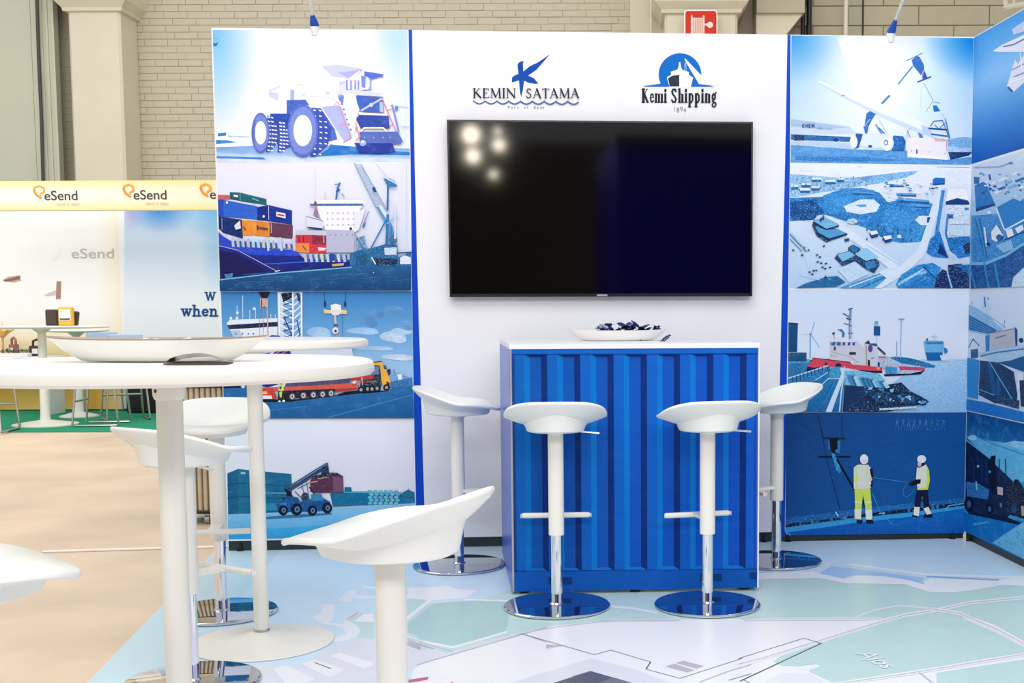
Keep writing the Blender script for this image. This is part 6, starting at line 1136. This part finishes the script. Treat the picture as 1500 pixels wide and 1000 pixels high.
for layer in range(6):
    z_ = .018 + layer * .0105; n_ = (10, 12, 12, 10, 7, 4)[layer]
    for j in range(n_):
        u = rnd.uniform(-.10, .175)
        if z_ > .04 and z_ - .043 > hp(u): 
            u = rnd.gauss(.06, .04)
            if z_ - .043 > hp(u): continue
        w_ = .02 if z_ > .04 else .028
        th = math.radians(4); y_ = rnd.uniform(-w_, w_)
        loc = (cd.x + u * math.cos(th) - y_ * math.sin(th), 5.30 + u * math.sin(th) + y_ * math.cos(th), cz + z_)
        place_sweet(i, loc, (rnd.uniform(-.7, .7), rnd.uniform(-.7, .7), rnd.uniform(0, PI)), 'small navy and blue wrapped sweet heaped in the dish on the counter', 'wrapped sweets in the counter dish'); i += 1
ps = at(975, 492, 5.2); place_sweet(99, (ps.x, 5.21, cz + .012), (.3, -.6, .3), 'single wrapped sweet lying beside the dish on the counter top', None)
# pale wrapped bars lying in the front dish
wm = mat('clear_wrapped_paper', alb((228, 222, 216)), .3, var=.08, vscale=50)
first = None
for px, zz_, rz_ in ((200, .034, .4), (222, .0365, -.3), (243, .037, .9), (262, .037, .2), (282, .0345, -.6), (305, .033, .3)):
    p = at(px, 500, 2.40)
    if first is None:
        b = MB(); b.box((0, 0, 0), (.05, .022, .012), bev=.004); first = o = b.build('wrapped_bar', wm)
    else: o = first.copy(); COL.objects.link(o)
    o.location = (p.x, 2.40 + rnd.uniform(-.012, .012), TZ + zz_); o.rotation_euler = (rnd.uniform(-.1, .3), rnd.uniform(-.2, .2), rz_)
    tag(o, 'pale paper wrapped bar in the boat dish on the nearest table', 'sweet', 'pale bars in the front dish')
# curled leaflet
pl = at(291, 532, 2.27); lf = thing('curled_leaflet', 'glossy grey curled leaflet with brown edge, in front of the dish on the nearest table', 'leaflet', (pl.x, 2.27, TZ + .0008), math.radians(2))
b = MB(); n = 14; vs = []; wl = .105
for t_ in (0, .0008):
    for j, y_ in enumerate((-.022, -.008, .01, .028)):
        for k in range(n):
            u = k / (n - 1); hgt = .002 + .0145 * (math.sin(PI * (u * .8 + .12)) ** 1.3) * (1, 1.05, .9, .5)[j] if 0 < k < n - 1 else .0015
            vs.append(((u - .5) * wl + (.004 if j % 2 else 0), y_, hgt + t_ + .003))
fs = []
for l in (0, 1):
    for j in range(3):
        for k in range(n - 1): a = l * 4 * n + j * n + k; fs.append((a, a + 1, a + n + 1, a + n))
for k in range(n - 1): fs += [(k, k + 1, 4 * n + k + 1, 4 * n + k), (3 * n + k, 3 * n + k + 1, 7 * n + k + 1, 7 * n + k)]
b.add(vs, fs); b.build('cover', mat('silver_grey_print', alb((125, 122, 122)), .2, var=.6, vscale=25, spec=.8), lf, smooth=True)
b = MB(); b.box((0, 0, .0014), (wl + .008, .05, .0026)); b.build('pages', mat('brown_page_edge', alb((92, 66, 58)), .6, var=.2, vscale=60), lf)
# ================================================================== lights clamped on the stand
def arm_light(px, top, cone, tip, label, head=None):
    base = WALL.hit(px, top); base.z = zT; t = thing('arm_spotlight', label, 'lamp', base)
    s = 5.85 / F
    b = MB(); b.lathe([(.012, -.03), (.018, -.005), (.021, .006), (.018, .016), (.008, .02)], n=20); b.build('clamp', M['white_board'], t, smooth=True)
    c0 = Vector((0, 0, .014)); c1 = at(cone[0], cone[1], base.y - .03) - base; 
    b = MB(); b.tube([c0, c0 + (c1 - c0) * .25, c1], [.021, .02, .009], 18); b.build('joint_cover', M['blue_plastic'], t, smooth=True)
    c2 = at(tip[0], tip[1], base.y - .45) - base
    b = MB(); b.tube([c1, c1 + (c2 - c1) * .5 + Vector((0, 0, .01)), c2], .0075, 12); b.build('arm', M['paint'], t, smooth=True)
    d = Vector((0, .35, -1)).normalized(); h0 = c2 + Vector((0, 0, .02))
    b = MB(); b.tube([h0, h0 + d * .03, h0 + d * .09, h0 + d * .10], [.02, .045, .06, .058], 24); b.build('lamp_head', M['paint'], t, smooth=True)
    b = MB(); b.tube([h0 + d * .0985, h0 + d * .1015], [.05, .05], 20); b.build('lens', mat('lit_lens', (1, 1, 1), .4, emit=(1, .98, .95), estr=12), t.children[-1])
    l = bpy.data.lights.new('spot_beam', 'SPOT'); l.energy = 5; l.spot_size = math.radians(95); l.spot_blend = .9; l.shadow_soft_size = .05; l.color = (1, .99, 1)
    o = bpy.data.objects.new('spot_beam', l); COL.objects.link(o); o.parent = t; o.location = h0 + d * .11; o.rotation_euler = (Vector((0, .75, -1))).to_track_quat('-Z', 'Y').to_euler()
arm_light(461, 43, (457.5, 21.5), (446, -48), 'arm spotlight with blue joint clamped on top of the left photo wall')
arm_light(1305, 54, (1312, 29), (1338, -34), 'arm spotlight with blue joint clamped on top of the right photo wall')

# ================================================================== neighbouring stand
YE = 12.7; YW = 14.0
cpt = MB(); a = at(-330, 633, 1); g0 = fl(-400, 634.5); g1 = fl(300, 632.5)
cpt.prism([(-11, g0.y, .002), (X(330, g1.y, 630) + .3, g1.y, .002), (X(330, g1.y, 630) + 1.2, YW + .3, .002), (-11, YW + .3, .002)], (0, 0, .006))
tag(cpt.build('green_carpet', M['green']), 'bright green carpet of the neighbouring stand beyond the concrete floor', 'carpet')
fx0, fx1 = at(-60, 290, YE).x, at(345, 290, YE).x
zf0 = at(100, 308, YE).z; zf1 = at(100, 266, YE).z
fs_ = thing('fascia_board', 'pale yellow fascia board with repeated eSend lettering above the neighbouring stand', 'sign', ((fx0 + fx1) / 2, YE, zf0))
b = MB(); b.box(((fx0 + fx1) / 2, YE + .05, (zf0 + zf1) / 2), (fx1 - fx0, .1, zf1 - zf0)); local(b, fs_.location).build('board', mat('fascia_white', (.8, .78, .7), .5, var=.02), fs_)
fpp = FP(YE - .002); P = Print(fpp.hit, fpp.n, step=5e-4)
def fcol(u, v):
    e = abs(v * 2 - 1); c = mixc((236, 232, 226), (252, 214, 138), e ** 2.2); return mixc(c, (250, 226, 170), u * .35)
P.patch([at_ for at_ in ((-58, 265.5), (344, 263.5), (344, 307), (-58, 308.5))], 10, 14, fcol)
def esend(x, y):
    P.line([(x + 1, y + 7), (x + 2, y + 2.5), (x + 9, y + .5), (x + 15, y + 3.5), (x + 16, y + 9), (x + 11, y + 11.5)], 2.6, (240, 160, 60))
    P.line([(x + 1, y + 6), (x + 4, y + 13), (x + 11, y + 18)], 3, (226, 140, 60)); P.line([(x + 11, y + 11), (x + 10, y + 16)], 2, (240, 180, 70))
for x_, y_ in ((49, 272), (180, 270), (293, 269)): esend(x_, y_)
P.build('graphic', fs_)
ink_dark = mat('dark_ink', alb((52, 52, 56)), .6, var=.02); ink_grey = mat('grey_ink', alb((205, 190, 165)), .6, var=.02); ink_pale = mat('pale_ink', alb((200, 190, 186)), .6, var=.02)
def ptext(name, s, px, py, h, Y, m, parent, sx=1, sp=1, bold=0, off=.006, slant=0):
    p = at(px, py, Y - off); k = Y / F; return text_obj(name, s, h * k / .7, m, parent, p, (1, 0, 0), (0, 0, 1), sx=sx, bold=bold)
for x_, y_ in ((64.5, 293), (195, 292), (307, 291)):
    ptext('lettering', 'eSend', x_, y_, 13.5, YE, ink_dark, fs_, sx=1.06, bold=.0012); ptext('lettering', 'send it easy', x_ + 18, y_ + 8, 5, YE, ink_grey, fs_, sx=1.0)
# white to orange wall
def wallbox(x0, x1, y0p, y1p, Y, label, name, fn, nx, ny):
    a = at(x0, y1p, Y); c = at(x1, y0p, Y); zb_ = max(0.008, a.z)
    t = thing(name, label, 'display wall', ((a.x + c.x) / 2, Y, zb_))
    b = MB(); b.box(((a.x + c.x) / 2, Y + .04, (zb_ + c.z) / 2), (c.x - a.x, .08, c.z - zb_)); local(b, t.location).build('panel', M['white_board'], t)
    q = FP(Y - .001); P = Print(q.hit, q.n, step=5e-4)
    P.patch([(x0 + .3, y0p), (x1 - .3, y0p), (x1 - .3, y1p - 1), (x0 + .3, y1p - 1)], nx, ny, fn); return t, P
def f_or(u, v):
    y = 306 + v * 294; x = -120 + u * 302
    c = (255, 255, 255)
    if y > 470: c = mixc(c, (252, 226, 160), (y - 470) / 60)
    if y > 520: c = mixc(c, (246, 188, 84), (y - 520) / 50)
    if x > 140: c = mixc(c, (253, 236, 205), (x - 140) / 60)
    if y > 540: c = mixc(c, (250, 215, 150), max(0, 1 - abs(x - 60) / 90) * .5)
    return c
wo, P = wallbox(-120, 182, 296, 600, YW, 'white wall fading to orange at its foot, behind the neighbouring tables', 'display_wall', f_or, 40, 40)
P.shape([(3, 411), (12, 405), (30, 403), (31, 411), (20, 414)], (205, 178, 170)); P.shape([(5, 410), (29, 404), (29, 409), (8, 413)], (150, 110, 100))
P.shape([(64, 432), (84, 424), (84, 432), (70, 434)], (222, 205, 205)); P.shape([(83, 412), (90, 412), (89, 438), (82, 438)], (178, 140, 128))
P.shape([(76, 378), (88, 368), (88, 374), (78, 384)], (253, 250, 244))
P.build('graphic', wo)
ptext('lettering', 'eSend', 104, 378, 14, YW, ink_pale, wo, sx=1.32)
def f_bl(u, v):
    x = 182 + u * 165; y = 306 + v * 294
    c = mixc((205, 226, 250), (238, 243, 253), (y - 360) / 90)
    c = mixc(c, (70, 140, 220), max(0, 1 - math.hypot((x - 235) / 55, (y - 312) / 40)) * 1.2)
    c = mixc(c, (95, 175, 235), max(0, 1 - math.hypot((x - 318) / 60, (y - 312) / 50)))
    c = mixc(c, (170, 150, 205), max(0, 1 - math.hypot((x - 192) / 20, (y - 312) / 40)) * .7)
    c = mixc(c, (150, 205, 245), max(0, 1 - math.hypot((x - 315) / 25, (y - 370) / 70)) * .7)
    return c
wbz, P = wallbox(182, 348, 296, 598, YW - .02, 'pale blue sky print wall with dark blue lettering, beside the white and orange wall', 'display_wall', f_bl, 40, 40); P.build('graphic', wbz)
ink_blue = mat('blue_ink', alb((18, 78, 140)), .6, var=.02)
def slab(name, letters, px, py, h, Y, parent):
    """slab serif lettering from strokes; each glyph is (width, strokes, serifs) on a unit em"""
    q = FP(Y - .006); P = Print(q.hit, q.n, step=1e-4); x = px
    for g in letters:
        w, strokes, serifs = SL[g]
        for pts, sw in strokes: P.line([(x + a * h, py - b_ * h) for a, b_ in pts], sw * h, (18, 78, 140))
        for a, b_, l in serifs: P.line([(x + (a - l / 2) * h, py - b_ * h), (x + (a + l / 2) * h, py - b_ * h)], .13 * h, (18, 78, 140))
        x += w * h
    P.build(name, parent)
arc = lambda cx, cy, rx, ry, a0, a1, n=8: [(cx + rx * math.cos(math.radians(a0 + (a1 - a0) * i / n)), cy + ry * math.sin(math.radians(a0 + (a1 - a0) * i / n))) for i in range(n + 1)]
SL = {'W': (1.3, [([(.12, .95), (.36, .05)], .2), ([(.36, .05), (.6, .9)], .15), ([(.6, .9), (.85, .05)], .2), ([(.85, .05), (1.1, .95)], .15)], [(.12, .95, .34), (1.1, .95, .3), (.6, .95, .2)]),
      'w': (1.02, [([(.12, .64), (.3, .05)], .18), ([(.3, .05), (.48, .62)], .14), ([(.48, .62), (.66, .05)], .18), ([(.66, .05), (.85, .64)], .14)], [(.12, .66, .3), (.85, .66, .26), (.48, .66, .18)]),
      'h': (.84, [([(.18, 0), (.18, 1)], .18), ([(.18, .45), (.3, .62), (.48, .64), (.58, .5), (.58, 0)], .17)], [(.14, 1, .26), (.2, .04, .36), (.6, .04, .36)]),
      'e': (.72, [(arc(.34, .34, .24, .28, 10, 320, 12), .17), ([(.12, .34), (.56, .36)], .1)], []),
      'n': (.84, [([(.18, 0), (.18, .64)], .18), ([(.18, .45), (.3, .62), (.48, .64), (.58, .5), (.58, 0)], .17)], [(.14, .64, .26), (.2, .04, .36), (.6, .04, .36)])}
slab('lettering', 'W', 300.5, 440, 12.5, YW - .02, wbz); slab('lettering', 'when', 265.5, 463, 16, YW - .02, wbz)
# black case and pale blue-backed stools, tables
bk = thing('black_case', 'tall black case on the green carpet at the foot of the pale blue wall', 'case', (X(209, 13.6, 590), 13.75, .008))
b = MB(); x0, x1 = X(185, 13.6, 590), X(262, 13.6, 590); b.box(((x0 + x1) / 2, 13.75, .25), (x1 - x0, .32, .48), bev=.015); local(b, bk.location).build('body', M['black'], bk)
b = MB(); b.box(((x0 + x1) / 2, 13.75, .5), (x1 - x0 + .02, .34, .03), bev=.008); local(b, bk.location).build('lid', M['black'], bk)
def bar_table(px, Y, zt_, rw, rd, label, foot=.31):
    x = X(px, Y, 600); r = thing('bar_table', label, 'table', (x, Y, .008))
    b = MB(); b.lathe([(.6, zt_ - .02), (.97, zt_ - .01), (1, zt_), (.98, zt_ + .012)], n=48, sx=rw, sy=rd); b.build('tabletop', M['paint'], r, smooth=True)
    b = MB(); b.lathe([(.055, .03), (.045, .1), (.04, zt_ - .06), (.1, zt_ - .015)], n=20); b.build('leg', M['paint'], r, smooth=True)
    b = MB(); b.lathe([(foot, 0), (foot, .012), (.06, .05)], n=36); b.build('base', M['paint'], r, smooth=True)
bar_table(66, 12.25, .985, .68, .3, 'white bar table carrying a dark and a yellow box, on the green carpet')
bar_table(116, 13.2, .93, .35, .28, 'slim white bar table behind the one with the boxes', .2)
chw = mat('stool_wire', (.5, .48, .44), .3, 1, var=.05); pb = mat('pale_blue_shell', alb((180, 205, 235)), .3, var=.03)
def wire_stool():
    r = bpy.data.objects.new('sled_stool', None); COL.objects.link(r)
    for s_ in (-1, 1):
        b = MB(); b.tube([(s_ * .17, .16, .66), (s_ * .21, .22, .02), (s_ * .21, .19, .012), (s_ * .21, -.19, .012), (s_ * .21, -.22, .02), (s_ * .17, -.16, .66)], .011, 8); b.build('frame', chw, r, smooth=True)
    b = MB(); b.tube([(-.2, .2, .25), (.2, .2, .25)], .011, 8); b.build('footrest', chw, r, smooth=True)
    b = MB(); b.box((0, 0, .68), (.4, .38, .03), bev=.01); b.build('seat', M['plastic'], r)
    return r
ws = wire_stool(); k = 0
b = MB(); b.box((0, -.19, .78), (.34, .02, .24), bev=.008); back0 = b.build('backrest', pb, None); used_back = False
for px, py, rz, lab in ((-18, 632, 5, 'wire sled stool at the left picture edge, by the neighbouring table leg'), (150, 622, 96, 'wire sled stool at the front edge of the green carpet, right of the table base'), (160, 600, 8, 'pale blue backed wire stool in front of the orange wall, behind the others'), (184, 614, 30, 'pale blue backed wire stool nearest the black case')):
    p = fl(px, py, .008); o = ws if k == 0 else copy_tree(ws); k += 1
    if 'backed' in lab:
        q = back0 if not used_back else back0.copy(); used_back = True; q.parent = o
        if q.name not in COL.objects: COL.objects.link(q)
    o.location = (p.x, p.y, .008); o.rotation_euler = (0, 0, math.radians(rz)); tag(o, lab, 'stool', 'wire sled stools at the neighbouring stand')
tzb = .008 + .985 + .012
def boxy(name, px0, px1, h, Y, m, label, tilt=0, z=tzb, dy=.06, cat='box'):
    x0, x1 = X(px0, Y, 470), X(px1, Y, 470); t = thing(name, label, cat, ((x0 + x1) / 2, Y, z))
    b = MB(); R_ = Matrix.Rotation(math.radians(tilt), 3, 'Y'); b.box((0, 0, h / 2 + .002), (x1 - x0, dy, h), R_, bev=.012); zmin = min(v[2] for v in b.v); b.v = [(v[0], v[1], v[2] - zmin) for v in b.v]
    b.build('body', m, t); return t
dk = mat('dark_brown_leather', alb((72, 60, 56)), .5, var=.1, vscale=30)
boxy('dark_case', 68, 86, .16, 12.2, dk, 'dark brown case standing on the bar table, left of the yellow box')
yb = boxy('yellow_box', 87, 108, .185, 12.12, M['yellow'], 'yellow box with a white picture front on the bar table')
q = MB(); q.box((0, -.034, .105), (.115, .004, .11), bev=.001); q.build('label_panel', M['white_board'], yb); q = MB(); q.box((0, -.037, .065), (.1, .003, .014)); q.build('label_stripe', dk, yb)
boxy('dark_case', 107, 115, .14, 12.22, dk, 'dark brown case leaning behind the right edge of the yellow box', 8)
# low white bench with bags and plants
bn = thing('display_bench', 'low white bench with bags and foliage, left of the neighbouring bar table', 'bench', (X(14, 13.6, 560), 13.6, .008))
b = MB(); b.box((0, 0, .62), (1.1, .4, .04), bev=.008); b.build('top', M['white_board'], bn)
for s_ in (-.5, .5): b = MB(); b.box((s_, 0, .3), (.05, .36, .6)); b.build('leg', M['white_board'], bn)
def bag(px, py0, py1, wpx, Y, m, label):
    z0 = .008 + .64; z1 = at(px, py0, Y).z; w_ = wpx * Y / F; t = thing('handbag', label, 'bag', (X(px, Y, 500), Y, z0)); h = z1 - z0
    b = MB(); b.prism([(-w_ / 2, -.05, 0), (w_ / 2, -.05, 0), (w_ * .42, -.05, h * .62), (-w_ * .42, -.05, h * .62)], (0, .1, 0)); b.build('body', m, t)
    b = MB(); b.tube([(-w_ * .3, 0, h * .55), (-w_ * .28, 0, h * .9), (0, 0, h), (w_ * .28, 0, h * .9), (w_ * .3, 0, h * .55)], .014, 8); b.build('handle', m, t, smooth=True)
    b = MB(); b.box((0, -.055, h * .3), (w_ * .4, .012, h * .3)); b.build('pocket', M['white_board'], t)
bag(54, 497, 522, 20, 13.66, dk, 'dark open handled bag on the low white bench, just left of the table leg')
bag(20, 494, 522, 10, 13.66, mat('tan_leather', alb((170, 110, 90)), .5, var=.15, vscale=30), 'tan bag on the low white bench near the left picture edge')
fo = thing('foliage_trough', 'row of low grey green foliage along the front of the white bench', 'plant', (X(4, 13.5, 520), 13.5, .648))
b = MB(); b.box((0, 0, .02), (.6, .1, .04), bev=.006); b.build('trough', M['white_board'], fo)
b = MB(); rr = random.Random(3)
for i in range(90):
    x = rr.uniform(-.28, .28); y = rr.uniform(-.04, .04); a_ = rr.uniform(0, 6.28); l = rr.uniform(.03, .06); h = rr.uniform(.03, .06)
    dx, dy = math.cos(a_) * l, math.sin(a_) * l; b.add([(x, y, .035), (x + dx * .5 - dy * .2, y + dy * .5 + dx * .2, .035 + h), (x + dx, y + dy, .035 + h * .8), (x + dx * .5 + dy * .2, y + dy * .5 - dx * .2, .035 + h * .6)], [(0, 1, 2, 3)])
o = b.build('foliage', mat('grey_green_leaf', alb((120, 130, 100)), .7, var=.3), fo, fix=False); o['kind'] = 'stuff'
# orange lamp-like plant stand at the very left
ol = thing('orange_flower_stand', 'orange and yellow flower stand at the left picture edge behind the high table', 'plant', (X(4, 13.7, 500), 13.7, .648))
b = MB(); b.lathe([(.04, 0), (.05, .01), (.012, .03), (.012, .2), (.03, .22)], n=16); b.build('stand', mat('amber_stand', alb((235, 170, 110)), .5, var=.1), ol, smooth=True)
for i in range(7):
    a_ = i * .9; b = MB(); b.tube([(0, 0, .2), (math.cos(a_) * .06, math.sin(a_) * .04, .28), (math.cos(a_) * .14, math.sin(a_) * .06, .3 + .03 * (i % 3))], [.01, .03, .006], 8); b.build('petal', mat('amber_petal', alb((245, 195, 110)), .5, var=.1) if i == 0 else bpy.data.materials['amber_petal'], ol, smooth=True)

# ================================================================== ribbed trolley case between the stands
tp_ = fl(297, 768); tr = thing('wheeled_case', 'cream ribbed trolley case on castors at the left end of the photo wall', 'case', (tp_.x, tp_.y, 0), 0)
cream = mat('cream_ribs', alb((222, 206, 176)), .35, .35, var=.25, vscale=5); hh = at(297, 567, tp_.y).z
b = MB(); b.box((0, .13, (hh + .07) / 2), (.3, .22, hh - .07)); b.build('body', mat('case_core', alb((120, 104, 84)), .5, var=.1), tr)
rib = None
for i in range(10):
    if rib is None: q = MB(); q.lathe([(.0125, .075), (.0125, hh - .004)], n=10); o = q.build('rib', cream, tr, smooth=True); rib = o.data
    else: o = bpy.data.objects.new('rib', rib); COL.objects.link(o); o.parent = tr
    o.location = (-.135 + i * .03, .02, 0)
b = MB(); b.box((0, .12, hh + .008), (.33, .28, .016), bev=.004); b.build('lid', M['black'], tr)
b = MB(); b.box((0, .12, .066), (.32, .26, .014), bev=.003); b.build('base', M['black'], tr)
for sx_ in (-.11, .02, .12):
    b = MB(); b.tube([(sx_ - .012, .03, .026), (sx_ + .012, .03, .026)], .026, 16); c = b.build('castor', M['alu'], tr, smooth=True)
    b = MB(); b.box((sx_, .03, .05), (.03, .03, .022)); b.build('fork', M['alu'], c)
gb = thing('green_board', 'green upright board behind the cream trolley case', 'board', (tp_.x, tp_.y + .55, 0))
b = MB(); b.box((0, 0, hh * .5 - .02), (.42, .03, hh - .04)); b.build('board', M['green'], gb)
b = MB(); b.box((0, 0, .012), (.3, .22, .024), bev=.004); b.build('foot', M['black'], gb)
